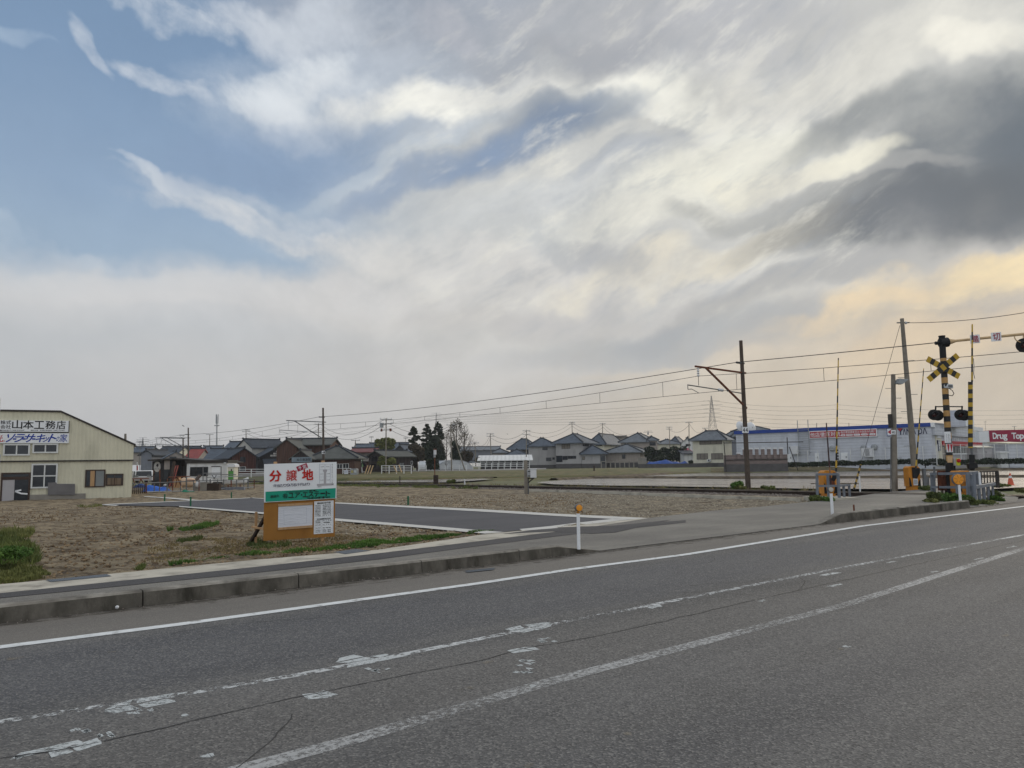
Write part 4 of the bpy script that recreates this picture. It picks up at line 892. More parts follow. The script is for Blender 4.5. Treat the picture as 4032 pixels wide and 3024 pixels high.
def pq(pts, m, name, yo, par=pan, th=.003):
    return MB().prism([(fr.pix(*Z3(*p), yo)[0], yo, fr.pix(*Z3(*p), yo)[1]) for p in pts], (0, -th, 0)).build(name, M[m], par, world=False)
pq([(416, 682), (416, 856), (1618, 790), (1624, 619)], 'green_sign', 'green_band', Y2)
zq = zoom(1040, 1810, .13110)
def pz(pts, m, name, yo=Y2, par=pan, th=.003):
    return MB().prism([(fr.pix(*zq(*p), yo)[0], yo, fr.pix(*zq(*p), yo)[1]) for p in pts], (0, -th, 0)).build(name, M[m], par, world=False)
# lettering rows follow the board's slight tilt in the picture: placed glyph by glyph
def row(s, a, b, m, yo=-.042, bold=0., shear=0.):
    """a = upper-left photo point of the first glyph, b = lower-right of the last"""
    n = len(s); w = (b[0]-a[0])/n
    for i, ch in enumerate(s):
        if ch in ' 　': continue
        k = i/max(1, n-1); u0 = a[0]+w*i; y0 = a[1]+(b[2]-a[1])*k; y1 = a[2]+(b[3]-a[2])*k
        ftext(pan, fr, ch, zq(u0+w*.04, y0), zq(u0+w*.96, y1), m, yo, bold=bold, shear=shear)
for ch, a, b in [('分', (170, 330), (505, 645)), ('譲', (668, 308), (985, 632)), ('地', (1148, 296), (1465, 600))]: ftext(pan, fr, ch, zq(*a), zq(*b), 'red_letter', -.040, bold=.05 if ch != '譲' else .012)
row('坪当たり９万８千円より', (275, 740, 825), (1380, 0, 692, 772), 'navy', -.040, .008)
row('連絡先', (180, 1065, 1145), (455, 0, 1048, 1128), 'ink', -.044, .012)
row('宅地建物取引業知事(5)第4141号', (650, 955, 992), (1585, 0, 902, 945), 'ink', -.044, .0)
ftext(pan, fr, '有', zq(580, 1025), zq(690, 1150), 'ink', -.044, bold=.01)
g = MB(); cx, cz = fr.pix(*zq(635, 1085), -.044); r = abs(fr.pix(*zq(705, 1085), -.044)[0]-cx)
for i in range(20):
    a, b = 2*math.pi*i/20, 2*math.pi*(i+1)/20; g.bar((cx+r*math.cos(a), -.045, cz+r*math.sin(a)), (cx+r*math.cos(b), -.045, cz+r*math.sin(b)), .006, .004)
g.build('ring', M['ink'], pan, world=False)
for s, a, b, bo in [('ユ', (735, 998), (885, 1140), .026), ('ア', (915, 992), (1075, 1135), .026), ('・', (1105, 1035), (1145, 1075), .02), ('エ', (1160, 985), (1310, 1118), .026), ('ス', (1328, 972), (1480, 1108), .026), ('テ', (1505, 958), (1655, 1100), .026), ('ー', (1690, 990), (1825, 1030), .0), ('ト', (1850, 940), (1985, 1080), .026)]:
    ftext(pan, fr, s, zq(*a), zq(*b), 'ink', -.044, bold=bo)
row('TEL.0256-72-7469', (1285, 1135, 1180), (1975, 0, 1095, 1145), 'ink', -.044, .012)
pz([(962, 215), (1018, 360), (1322, 238), (1272, 100)], 'crimson', 'stamp', -.038)
for ch, a, b in [('予', (1015, 195), (1130, 315)), ('定', (1140, 140), (1280, 275))]:
    (x0, z1), (x1, z0) = fr.pix(*zq(*a), -.044), fr.pix(*zq(*b), -.044); lettering(pan, ch, (0, -.044, 0), (1, 0, 0), (0, 0, 1), (0, -1, 0), x0+.01, x1-.01, z0+.01, z1-.01, 'white_paint', bold=.012, rot=math.radians(20))
pz([(1762, 300), (1770, 345), (1795, 385), (1792, 715), (1585, 730), (1587, 788), (2090, 765), (2088, 708), (1862, 712), (1865, 382), (1890, 340), (1892, 298)], 'sign_grey', 'plot_plan')
g = MB()
for a, b in [((1665, 140), (1668, 722)), ((1665, 140), (1990, 128)), ((1990, 128), (1988, 705)), ((1665, 300), (1990, 292)), ((1828, 134), (1830, 298)), ((1668, 520), (1795, 515)), ((1862, 508), (1988, 503))]:
    (ax, az), (bx, bz) = fr.pix(*zq(*a), -.042), fr.pix(*zq(*b), -.042); g.bar((ax, -.039, az), (bx, -.039, bz), .004, .003)
g.build('plot_line', M['sign_line'], pan, world=False)
for s, a, b in [('53.44坪', (1700, 200), (1795, 225)), ('53.44坪', (1860, 200), (1955, 222)), ('54.21坪', (1685, 418), (1775, 440)), ('54.04坪', (1880, 410), (1970, 432)), ('55.76坪', (1685, 602), (1775, 624)), ('55.46坪', (1880, 596), (1970, 618)), ('小島7丁目', (1600, 800), (1715, 825))]: ftext(pan, fr, s, zq(*a), zq(*b), 'ink', -.040, bold=.01)
for i, ch in enumerate('越後線の線路に沿った分譲地'): ftext(pan, fr, ch, zq(2032, 125+i*50), zq(2054, 152+i*50), 'ink', -.040, bold=.01)
# pinned sheet with wooden battens, and the permit sheet
pa = pq([(638, 935), (630, 1302), (1220, 1258), (1226, 905)], 'paper', 'pinned_sheet', -.002, t, .006)
g = MB()
for a, b in [((730, 985), (738, 1250)), ((738, 1250), (1120, 1222)), ((1120, 1222), (1120, 955)), ((730, 985), (1120, 955)), ((850, 990), (1000, 975)), ((750, 1090), (900, 1075)), ((980, 1080), (1100, 1075))]:
    (ax, az), (bx, bz) = q(*a, -.008), q(*b, -.008); g.bar((ax, -.0085, az), (bx, -.0085, bz), .003, .002)
g.build('printed_line', M['sign_line'], pa, world=False)
for a, b in [((632, 918), (1228, 884)), ((628, 1320), (1224, 1276))]:
    (ax, az), (bx, bz) = q(*a, -.01), q(*b, -.01); MB().bar((ax, -.012, az), (bx, -.012, bz), .022, .052).build('batten', M['wood'], t, world=False)
pp = pq([(1254, 850), (1246, 1412), (1580, 1388), (1586, 830)], 'white_paint', 'permit_sheet', -.002, t, .006)
zp = zoom(1200, 1960, .09040)
g = MB()
L_ = [((445, 190), (435, 830)), ((445, 190), (1220, 150)), ((1220, 150), (1210, 790)), ((435, 830), (1210, 790)), ((440, 905), (430, 1555)), ((440, 905), (1215, 845)), ((1215, 845), (1210, 1500)), ((430, 1555), (1210, 1500)), ((745, 960), (740, 1530))]
L_ += [((445, y), (1212, y-45)) for y in (365, 435, 500, 565, 630, 700)]+[((435, y), (1210, y-50)) for y in (985, 1055, 1130, 1250, 1385, 1460)]
for a, b in L_:
    (ax, az), (bx, bz) = fr.pix(*zp(*a), -.008), fr.pix(*zp(*b), -.008); g.bar((ax, -.0085, az), (bx, -.0085, bz), .003, .002)
g.build('ruled_line', M['sign_line'], pp, world=False)
def prow(s, a, b, m='ink', bold=.01):
    n = len(s); w = (b[0]-a[0])/n
    for i, ch in enumerate(s):
        if ch == ' ': continue
        dy = -w*.065*i; ftext(pp, fr, ch, zp(a[0]+w*i+w*.05, a[1]+dy), zp(a[0]+w*i+w*.92, a[2]+dy), m, -.0085, bold=bold, thick=.003)
prow('建設業の許可票', (535, 205, 275), (1135, 245), bold=.02); prow('労災保険関係成立票', (525, 905, 965), (1130, 915), bold=.02)
for y, s, s2 in [(320, '商号又は名称', '有限会社'), (388, '代表者の氏名', '代表取締役'), (455, '主任技術者', '専任'), (522, '資格名', '資格証交付番号'), (590, '一般建設業', '建設工事業'), (650, '許可を受けた', '特定'), (712, '許可番号', '知事許可 号'), (775, '許可年月日', '平成 年 月 日'), (1000, '保険関係成立', '平成 年 月 日'), (1075, '労働保険番号', '号'), (1175, '事業の期間', '平成 年 月 日'), (1305, '事業主の住所', '新潟県'), (1405, '注文者の氏名', '氏名'), (1480, '事業主代理人', '氏名')]:
    prow(s, (460, y, y+32), (690, y+20)); prow(s2, (770, y-18, y+14), (1150, y-10))
for px, pb, tp in [(590, 1560, 180), (1410, 1525, 162)]:
    a = Vector((q(px, pb)[0], .05, -.35)); b = Vector((q(px+5, tp)[0], .05, q(px, tp)[1]+.02)); MB().bar(a, b, .07, .05, (0, 1, 0)).build('post', M['wood'], t, world=False)
a = q(260, 1560); MB().bar((a[0]-.05, .9, -.15), (q(385, 1100)[0]+.06, .06, q(385, 1100)[1]), .07, .05).build('brace', M['wood_dark'], t, world=False)
MB().bar((q(340, 1560)[0], .55, -.2), (q(340, 1560)[0], .55, .75), .05, .05).build('stake', M['wood'], t, world=False)
MB().bar((q(290, 1330)[0], .6, .42), (q(400, 1350)[0], .04, .40), .05, .04).build('brace_rail', M['wood'], t, world=False)
# ------------------------------------------------------------------ houses
def zy(Z, v): return Z(0, v)[1]
def zx(Z, u): return Z(u, 0)[0]
def H(Z, label, a, x1, eave, ridge, Y, **k):
    if 'x2p' in k: k['x2p'] = k['x2p'] if k['x2p'] > 2500 or k.pop('raw', 0) else zx(Z, k['x2p'])
    if 'ridx' in k: k['ridx'] = zx(Z, k['ridx'])
    for w in ('wins', 'swins'):
        if w in k: k[w] = [(*Z(q[0], q[1]), *Z(q[2], q[3]), *q[4:]) for q in k[w]]
    if 'plinth' in k: k['plinth'] = zy(Z, k['plinth'])
    return house(label, Z(*a), zx(Z, x1), zy(Z, eave), zy(Z, ridge), Y, **k)
# left cluster beyond the yard
H(Z2, 'blue-grey tiled roof house showing just past the workshop eave', (40, 930), 345, 785, 708, 178, kind='gx', wall='wall_taupe', roof='tile_blue', depth=7)
H(Z2, 'small dark grey gable house beside the thin aerial mast', (238, 1100), 425, 815, 752, 160, kind='gy', wall='wall_bluegrey', roof='tile_dark', depth=9, oh=.6)
H(Z2, 'long tiled roof house behind the dark yard shed', (505, 960), 880, 806, 705, 188, kind='gx', wall='wall_ivory', roof='tile_dark', depth=8)
H(Z2, 'grey gable fronted house directly above the shed roof', (655, 1060), 1040, 884, 782, 152, yaw=28, kind='gy', wall='wall_taupe', roof='tile_blue', depth=7, wins=[(740, 875, 860, 910)])
H(Z2, 'house with a plain brick red metal roof', (985, 960), 1195, 925, 742, 168, kind='gx', wall='wall_taupe', roof='metal_red', depth=9)
H(Z2, 'dark tiled roof half hidden behind the brick red roof', (930, 860), 1160, 795, 698, 200, kind='gx', wall='wall_taupe', roof='tile_dark', depth=8)
H(Z2, 'cream walled house with grey tiles and a satellite dish', (1235, 960), 1545, 800, 694, 186, kind='gx', wall='wall_ivory', roof='tile_blue', depth=8)
H(Z2, 'low house with a broad bluish slope of roof beside the timber barn', (1330, 1010), 1640, 938, 742, 160, kind='gx', wall='wall_dark', roof='tile_blue', depth=9)
H(Z2, 'tiled gable roof rising behind the timber barn', (1700, 900), 1960, 720, 616, 182, kind='gx', wall='wall_ivory', roof='tile_blue', depth=8)
H(Z4, 'storehouse with white plastered gable and long grey roof', (135, 900), 400, 712, 572, 166, yaw=-42, kind='gy', wall='plaster', roof='tile_dark', x2p=1000, raw=0, oh=.5)
H(Z4, 'red-brown board barn with one boarded window in its gable', (48, 1145), 472, 862, 722, 134, yaw=34, kind='gy', wall='board_red', roof='tile_dark', depth=11, wins=[(200, 880, 295, 975, 'd', 1), (190, 1050, 300, 1130, 'w', 1)], oh=.6)
t, fr, w, dp, he, hr = H(Z4, 'dark timber house with white panelled gable behind the sale board', (505, 1150), 1215, 888, 700, 150, yaw=26, kind='gy', wall='wall_black', roof='tile_dark', depth=13, oh=.7)
g = MB()
mb2 = MB()
for x0, x1 in ((.30, .36), (.37, .43), (.44, .50), (.51, .57)):
    for k in range(4):
        z0 = he+.15+k*(hr-he)*.19; z1 = z0+(hr-he)*.15; top = he+(hr-he)*min(x0*2, 2-x1*2)-.5
        if z1 < top: g.box(w*x0, w*x1, -.06, .02, z0, z1)
g.build('plaster_pattern', M['plaster'], t, world=False)
roof_part(t, w*.15, w*.85, -1.6, 0, he-1.2, he-.15, 'sx', 'tile_dark', .3, name='porch_roof')
barn, *_ = H(Z4, 'largest brown barn with two tier mossy roof and a faded fascia board', (1430, 1140), 2195, 878, 700, 128, kind='hip', wall='board_brown', roof='roof_slate', depth=7, name='barn', cat='barn', wins=[(1885, 1000, 1985, 1085, 'w', 2), (1990, 995, 2095, 1082, 'w', 2)], oh=.7)
H(Z4, None, (1010, 1140), 1760, 660, 566, 137, kind='gx', wall='board_brown', roof='roof_slate', depth=8, into=barn, oh=.6)
H(Z4, None, (830, 1140), 1185, 700, 566, 131, kind='gy', wall='board_brown', roof='roof_slate', depth=9, into=barn, oh=.5)
_, fr, w, dp, he, hr = H(Z4, None, (1090, 1140), 1415, 884, 762, 125, kind='gy', wall='board_dark', roof='roof_slate', depth=6, into=barn, oh=.4)
(x0, z1), (x1, z0) = fr.pix(*Z4(1100, 888), -.4), fr.pix(*Z4(1444, 968), -.4)
l0 = TF[barn.name][0]; o = Vector((fr.o.x-l0.x, fr.o.y-l0.y, fr.o.z-l0.z))
mk('faded_sign', (122, 136, 146), .6, .1, 1, dirt=((88, 98, 106), .8, .5, .7, (1, 1, 1)))
b = MB().prism([o+Vector((x0, -.4, z0)), o+Vector((x1, -.4, z0)), o+Vector((x1, -.4, z1)), o+Vector((x0, -.4, z1))], (0, .15, 0)).build('fascia_board', M['faded_sign'], barn, world=False)
(x0, z1), (x1, z0) = fr.pix(*Z4(1190, 905), -.4), fr.pix(*Z4(1430, 950), -.4)
lettering(b, 'ぬの屋旅館', o+Vector((0, -.4, 0)), (1, 0, 0), (0, 0, 1), (0, -1, 0), x0, x1, z0, z1, 'ink', bold=.02)
# around the round tree
H(Z5, 'pinkish red tiled house with a lean-to behind the notice box', (125, 1010), 480, 714, 664, 152, kind='gx', wall='wall_taupe', roof='tile_red', depth=7, wins=[(205, 748, 290, 796, 'w')], oh=.7)
H(Z5, 'low brown lean-to below the pinkish red tiled roof', (195, 1040), 405, 868, 800, 146, kind='sx', wall='board_brown', roof='tile_brown', depth=4, name='lean_to', cat='shed')
H(Z5, 'distant tiled roof beside the short street pole', (165, 760), 400, 668, 600, 196, kind='gx', wall='wall_dark', roof='tile_blue', depth=8)
H(Z5, 'wide temple-like tiled roof half covered by the round tree', (390, 800), 990, 688, 580, 192, kind='gx', wall='wall_dark', roof='tile_blue', depth=9)
H(Z5, 'steep tiled gable in front of the wide temple-like roof', (830, 800), 990, 690, 606, 178, yaw=-30, kind='gy', wall='wall_dark', roof='tile_blue', depth=7)
H(Z5, 'weathered board house, grey gable front and long brown side', (408, 1040), 655, 778, 700, 140, yaw=-44, kind='gy', wall='board_dark', roof='roof_slate', x2p=1110, raw=0, ridx=505, oh=.7, wins=[(455, 785, 545, 870, 'd', 2), (455, 910, 525, 975, 'd', 2)], swins=[(890, 890, 970, 960, 'p', 2), (1075, 865, 1105, 920, 'w', 1)])
# middle: warehouse, canopy shed, grey house group
H(Z5, 'pale blue warehouse hall far beyond the fields', (1850, 840), 2480, 690, 640, 235, kind='gx', wall='wall_bluegrey', roof='tile_pale', depth=14, name='warehouse', cat='building')
H(Z6, 'small grey roofed building before the pale warehouse', (175, 800), 430, 705, 650, 214, kind='hip', wall='wall_taupe', roof='tile_pale', depth=6)
t, fr, w, dp, he, hr = H(Z6, 'long open shed with white sheet roof on thin posts', (-30, 925), 815, 856, 758, 172, kind='sx', wall='wall_black', roof='wall_white', depth=7, name='open_shed', cat='shed', oh=.8)
for k in range(9): MB().box(w*k/8-.06, w*k/8+.06, -.75, -.63, -.6, he-.1).build('post', M['frame_white'], t, world=False)
H(Z6, 'hip roofed house with dark upper storey behind the open shed', (490, 800), 850, 612, 482, 214, yaw=-24, kind='hip', wall='wall_black', roof='tile_blue', x2p=960, raw=0, oh=.9)
H(Z6, 'low hip roof between the open shed and the grey house', (395, 860), 805, 755, 662, 196, kind='hip', wall='wall_dark', roof='tile_blue', depth=6)
gh, *_ = H(Z6, 'large grey two storey house with blue-grey hip roofs behind the cabinet', (812, 935), 1290, 588, 468, 188, kind='hip', wall='wall_grey', roof='tile_blue', depth=6.5, plinth=935, oh=.5, wins=[(1043, 628, 1133, 674, 'd', 1), (1107, 802, 1200, 866, 'd', 2), (1215, 800, 1258, 842, 'd', 1)])
H(Z6, None, (1282, 925), 1725, 520, 398, 185, yaw=-26, kind='hip', wall='wall_grey', roof='tile_blue', x2p=1962, raw=0, into=gh, plinth=915, oh=.9, wins=[(1380, 562, 1526, 652, 's', 3), (1285, 770, 1390, 884, 'd', 1), (1395, 775, 1482, 845, 'd', 2), (1485, 772, 1630, 826, 'd', 3)], swins=[(1745, 552, 1850, 606, 'd', 2)])
H(Z6, None, (1732, 915), 2150, 714, 592, 182, kind='hip', wall='wall_grey', roof='tile_blue', depth=7, into=gh, plinth=912, oh=.6, wins=[(1738, 785, 1785, 845, 's', 1), (2055, 765, 2135, 920, 'd', 1)])
H(Z6, 'hip roofed house with cream gallery beside the grey house', (1870, 720), 2125, 524, 404, 214, yaw=-24, kind='hip', wall='wall_ivory', roof='tile_blue', x2p=2440, raw=0, wins=[(1970, 545, 2080, 600, 'd', 3)], swins=[(2230, 560, 2330, 610, 'p', 2)], oh=.8)
H(Z7, 'plain brown block standing behind the hip roofed houses', (262, 480), 490, 398, 392, 240, kind='gx', wall='wall_taupe', roof='tile_brown', depth=10, name='building', cat='building')
ho, *_ = H(Z7, 'taupe two storey house with a bay window above the hedge', (385, 760), 820, 470, 350, 206, yaw=-24, kind='hip', wall='wall_taupe', roof='tile_pale', x2p=975, raw=0, oh=.6)
H(Z7, None, (820, 700), 962, 440, 400, 203, kind='hip', wall='wall_taupe', roof='tile_pale', depth=4.5, into=ho, wins=[(835, 487, 930, 542, 'd', 2)])
H(Z7, 'single storey taupe house with one small lattice window', (138, 870), 690, 632, 528, 186, yaw=-24, kind='hip', wall='wall_taupe', roof='tile_pale', x2p=820, raw=0, oh=.8, plinth=815, wins=[(402, 683, 452, 750, 'd', 2, 3)])
H(Z7, 'pale house with dark eaves behind the garden hedge', (970, 690), 1335, 505, 446, 222, kind='hip', wall='wall_ivory', roof='tile_pale', depth=6.5, wins=[(1060, 590, 1140, 680, 'd', 2)])
H(Z7, 'dark tiled hip roof next to the tall slim power pole', (1150, 620), 1310, 490, 408, 236, yaw=-24, kind='hip', wall='wall_taupe', roof='tile_blue', x2p=1400, raw=0)
H(Z7, 'white gable house partly hidden by the ivory house', (1345, 700), 1560, 490, 412, 196, yaw=-10, kind='gy', wall='wall_white', roof='tile_pale', depth=9, wins=[(1408, 515, 1482, 550, 'd', 2)])
H(Z7, 'low annex with a maroon roof beside the white gable house', (1330, 700), 1500, 650, 578, 182, kind='sx', wall='wall_white', roof='magenta', depth=5, name='annex', cat='shed')
H(Z7, 'pale blue lean-to shed against the ivory house', (1385, 830), 1525, 665, 612, 172, kind='sx', wall='wall_white', roof='tile_dark', depth=4, name='shed', cat='shed')
t, fr, w, dp, he, hr = H(Z7, 'ivory two storey house with closed shutters and hip roof', (1530, 822), 2040, 425, 312, 163, yaw=-34, kind='hip', wall='wall_ivory', roof='tile_pale', x2p=2150, raw=0, oh=.7, plinth=820, wins=[(1628, 458, 1980, 528, 's', 4), (1585, 664, 1758, 762, 's', 3), (1815, 660, 1995, 760, 's', 3)])
(x0, z1), (x1, z0) = fr.pix(*Z7(1758, 755)), fr.pix(*Z7(1810, 795)); a = MB().box(x0, x1, -.45, -.02, z0, z1).build('air_conditioner', M['dish'], t, world=False)
MB().lathe([(.18, 0), (.18, .02)], (x0+.35, -.45, (z0+z1)/2), (0, -1, 0)).build('fan_grille', M['frame_dark'], a, world=False)
H(Z7, 'grey house squeezed between the ivory house and the store', (2160, 720), 2330, 372, 318, 176, kind='hip', wall='wall_bluegrey', roof='tile_pale', depth=6.5)
H(Z8, 'tiled house roof topped with dishes behind the store', (260, 420), 640, 335, 272, 190, kind='hip', wall='wall_taupe', roof='tile_pale', depth=6.5)
for i, (u, v) in enumerate([(268, 282), (352, 295), (422, 295)]):
    p = P(*Z8(u, v), 186-i*.5); t = thing('satellite_dish', ['white roof dish beside the thick brown pole', 'white roof dish half covered by the brown pole', 'white roof dish turned beside the tiled ridge'][i], 'satellite dish', p, 0, 'dishes on the roof behind the store')
    MB().lathe([(.02, 0), (.7, -.10), (1.3, -.38), (1.32, -.40), (1.3, -.42), (.7, -.14), (.02, -.05)], p+Vector((0, .4, 0)), (.35, -.9, .25)).build('reflector', M['dish'], t, smooth=True); MB().tube(p+Vector((0, .4, 0)), p+Vector((0, .6, -2.6)), .07).build('mast', M['steel'], t)
# ------------------------------------------------------------------ electronics store and drugstore
t = thing('electronics_store', 'long grey store with blue roof band, red banner and big letters', 'store', P(*Z8(195, 855), 147), 0)
fr = Fr(P(*Z8(195, 850), 147), P(*S2(948, 775), 124)); t.rotation_euler = (0, 0, fr.yaw); TF[t.name] = (fr.o, fr.yaw); t.location = fr.o
w = fr.pix(*S2(948, 700))[0]; z1 = fr.pix(*Z8(1000, 330))[1]; zb = fr.pix(*Z8(1000, 372))[1]; q = fr.pix
zt = (fr.pix(*Z8(400, 347))[1]+fr.pix(*S2(900, 226))[1])/2; zb = zt-(fr.pix(*S2(900, 226))[1]-fr.pix(*S2(900, 278))[1]); D = 26
MB().box(0, w, 0, D, -1.5, zb).build('wall', M['wall_store'], t, world=False)
MB().box(-.25, w+.02, -.25, D, zb, zt).build('roof_band', M['blue_paint'], t, world=False)
MB().box(w, w+D*0+.5, .3, D, zt-2.0, zt).build('corner_post', M['wall_store'], t, world=False)
xe = w+6
fs = lambda px, py: fr.side(px, py, w)[0]
# entrance side: canopy fascia, recessed front with red band
ye = fs(*S2(1585, 300))
MB().box(w+.02, w+.5, -.25, max(ye, 6), zb-.1, zt).build('canopy_fascia', M['white_paint'], t, world=False)
zr1, zr0 = fr.side(*S2(1300, 480), w)[1], fr.side(*S2(1300, 540), w)[1]
MB().box(w+.02, w+.22, fs(*S2(1060, 500)), max(ye, 6), zr0, zr1).build('red_band', M['red_paint'], t, world=False)
MB().box(w+.01, w+.15, fs(*S2(975, 500)), fs(*S2(1050, 500)), -.5, zr0+3.2).build('entrance_pillar', M['wall_ivory'], t, world=False)
(ya, za), (yb, zb2) = fr.side(*S2(975, 332), w), fr.side(*S2(1040, 432), w); MB().box(w+.16, w+.25, ya, yb, zb2, za).build('wall_poster', M['paper'], t, world=False)
(ya, za), (yb, zb2) = fr.side(*S2(982, 460), w), fr.side(*S2(1025, 605), w); vb = MB().box(w+.16, w+.3, ya, yb, zb2, za).build('vertical_sign', M['navy'], t, world=False)
for i, ch in enumerate('家電住器'): zc = za-(za-zb2)*(i+.5)/4.3; lettering(vb, ch, (w+.3, 0, 0), (0, 1, 0), (0, 0, 1), (1, 0, 0), ya+.3, yb-.3, zc-.32, zc+.32, 'white_paint', bold=.02, thick=.02)
(ya, za), (yb, zb2) = fr.side(*S2(1215, 425), w), fr.side(*S2(1290, 470), w); lettering(t, 'ヤマダ', (w+.02, 0, 0), (0, 1, 0), (0, 0, 1), (1, 0, 0), ya, yb, zb2, za, 'white_paint', bold=.02, thick=.1)
(ya, za), (yb, zb2) = fr.side(*S2(1305, 345), w), fr.side(*S2(1375, 395), w); mk('poster_yellow', (170, 158, 96), .6, .2, .6); MB().box(w+.02, w+.12, ya, yb, zb2, za).build('wall_poster', M['poster_yellow'], t, world=False)
y0 = fs(*S2(1060, 600))
for k in range(7): a, b = y0+(ye-y0)*k/7, y0+(ye-y0)*(k+1)/7; window(t, a+.08, b-.08, -.6, zr0-.1, 'w' if k > 2 else 'd', 2, 1, o=(w+.01, 0, 0), ux=(0, 1, 0), n=(1, 0, 0), fw=.12)
(x0, z1), (x1, z0) = q(*Z8(1245, 362)), q(*S2(192, 413)); z0 = q(*Z8(1250, 470))[1]; z1 = z0+(q(*Z8(1245, 362))[1]-z0)
b = MB().box(x0, x1, -.28, -.02, z0, z1).build('banner', M['white_paint'], t, world=False); k = (z1-z0)*.10
MB().box(x0+k, x1-k, -.31, -.28, z0+k, z1-k).build('banner_face', M['red_paint'], b, world=False)
LT = lambda s, x0, x1, z0, z1, m, yo, bo, par=b: lettering(par, s, (0, yo, 0), (1, 0, 0), (0, 0, 1), (0, -1, 0), x0, x1, z0, z1, m, bold=bo, thick=.02)
hb = z1-z0; wb = x1-x0
for i, ch in enumerate('他店徹底対抗'): LT(ch, x0+wb*(.018+i*.078), x0+wb*(.018+i*.078+.070), z0+hb*.20, z0+hb*.80, 'white_paint', -.31, .014)
LT('毎日徹底調査済みの自信の価格!!', x0+wb*.485, x0+wb*.975, z0+hb*.52, z0+hb*.84, 'white_paint', -.31, .006)
for i, (a, s) in enumerate([(.485, '家電'), (.56, '生活家電'), (.668, 'パソコン'), (.776, 'テレビ等'), (.884, 'スマホ等')]):
    e = a+(.066 if i == 0 else .098); c = MB(); m_ = (z0+hb*.31); r = hb*.13; n = 8
    xa, xb = x0+wb*a+r, x0+wb*e-r
    c.prism([(xb+r*math.cos(-math.pi/2+math.pi*j/n), -.33, m_+r*math.sin(-math.pi/2+math.pi*j/n)) for j in range(n+1)]+[(xa+r*math.cos(math.pi/2+math.pi*j/n), -.33, m_+r*math.sin(math.pi/2+math.pi*j/n)) for j in range(n+1)], (0, .019, 0))
    c.build('capsule', M['white_paint'], b, world=False); LT(s, xa, xb, m_-r*.6, m_+r*.6, 'red_paint', -.335, .0)
(x0, z1), (x1, z0) = q(*S2(318, 300)), q(*S2(375, 402)); x1 = x0+(z1-z0)
e = MB().box(x0, x1, -.2, -.02, z0, z1).build('emblem_board', M['blue_paint'], t, world=False); k = (z1-z0)*.07
MB().box(x0+k, x1-k, -.22, -.2, z0+k, z1-k).build('emblem_field', M['white_paint'], e, world=False)
c = (x0+x1)/2; m_ = (z0+z1)/2; s_ = (z1-z0)
MB().prism([(x0+s_*.12, -.24, m_), (c+s_*.1, -.24, m_-s_*.36), (c+s_*.36, -.24, m_-s_*.36), (c+s_*.12, -.24, m_-s_*.08), (c+s_*.36, -.24, m_-s_*.08), (c+s_*.36, -.24, m_+s_*.08), (c+s_*.12, -.24, m_+s_*.08), (c+s_*.36, -.24, m_+s_*.36), (c+s_*.1, -.24, m_+s_*.36)], (0, .018, 0)).build('emblem_arrow', M['red_paint'], e, world=False)
fx = [(462, 548), (530, 585), (580, 650), (655, 720), (742, 805), (800, 872)]
for i, ch in enumerate('YΛMΛDΛ'):
    ya, yb = (308-(fx[i][0]-462)*.0, 388-(fx[i][0]-462)*.03); (xa, za), (xb, zb2) = q(*S2(fx[i][0]+4, 309)), q(*S2(fx[i][1]-4, yb)); zb2 = q(*S2(462, 388))[1]; za = q(*S2(462, 309))[1]
    LT(ch, xa, xb, zb2, za, 'navy', -.02, .022, t)
(xa, za), (xb, zb2) = q(*S2(462, 306)), q(*S2(535, 340)); MB().prism([(xa, -.1, za+.05), (xb, -.1, za+.05), ((xa+xb)/2, -.1, zb2)], (0, .06, 0)).build('letter_accent', M['red_paint'], t, world=False)
# doors, vents, ladder, units on the long wall
for i, (u0, v0, u1, v1) in enumerate([(930, 690, 998, 850), (1322, 680, 1392, 850), (1700, 672, 1808, 850)]):
    (x0, z1), (x1, z0) = q(*Z8(u0, v0)), q(*Z8(u1, v1)); d = MB().box(x0, x1, -.08, .02, -.3, z1).build('door', M['white_paint'], t, world=False); MB().box(x1-.3, x1-.18, -.16, -.08, 1.0, 1.3).build('handle', M['steel'], d, world=False)
g = MB(); (x0, z1), (x1, z0) = q(*Z8(1090, 330)), q(*Z8(1160, 710)); zt2 = q(*Z8(1090, 205))[1]
for x in (x0, x0+1.9): g.bar((x, -.5, z0), (x, -.5, zt2), .10)
for k in range(16): z = z0+(zt2-z0)*(k+.5)/16; g.bar((x0, -.5, z), (x0+1.9, -.5, z), .06) if z < zt else None
for z in (z0+.5, (z0+z1)/2, z1-.3): g.bar((x0, -.5, z), (x0, 0, z), .08); g.bar((x0+1.9, -.5, z), (x0+1.9, 0, z), .08)
g.build('ladder_frame', M['galv'], t, world=False)
for u, v in [(1580, 612), (2035, 600), (2190, 590)]: x, z = q(*Z8(u, v)); MB().lathe([(.5, 0), (.5, .3), (.3, .45)], (x, 0, z), (0, -1, 0)).build('vent_hood', M['galv'], t, world=False)
for u, v, ww in [(1050, 628, 1.3), (2085, 655, 1.2), (2130, 665, 1.2)]: x, z = q(*Z8(u, v)); MB().box(x-ww/2, x+ww/2, -.9, -.02, z-.8, z+.6).build('wall_unit', M['dish'], t, world=False)
# roof plant tower above the entrance
(x0, z1) = q(*S2(1190, 60), 10); (x1, _) = q(*S2(1400, 60), 10)
g = MB().box(x0, x1, 9, 13, zt-.5, z1).build('sign_tower', M['wall_store'], t, world=False); wavy(M['wall_store'], 2, .5, .0)
MB().box(x1, x1+.35, 8.9, 13, zt-.5, z1-.5).build('tower_edge', M['white_paint'], g, world=False)
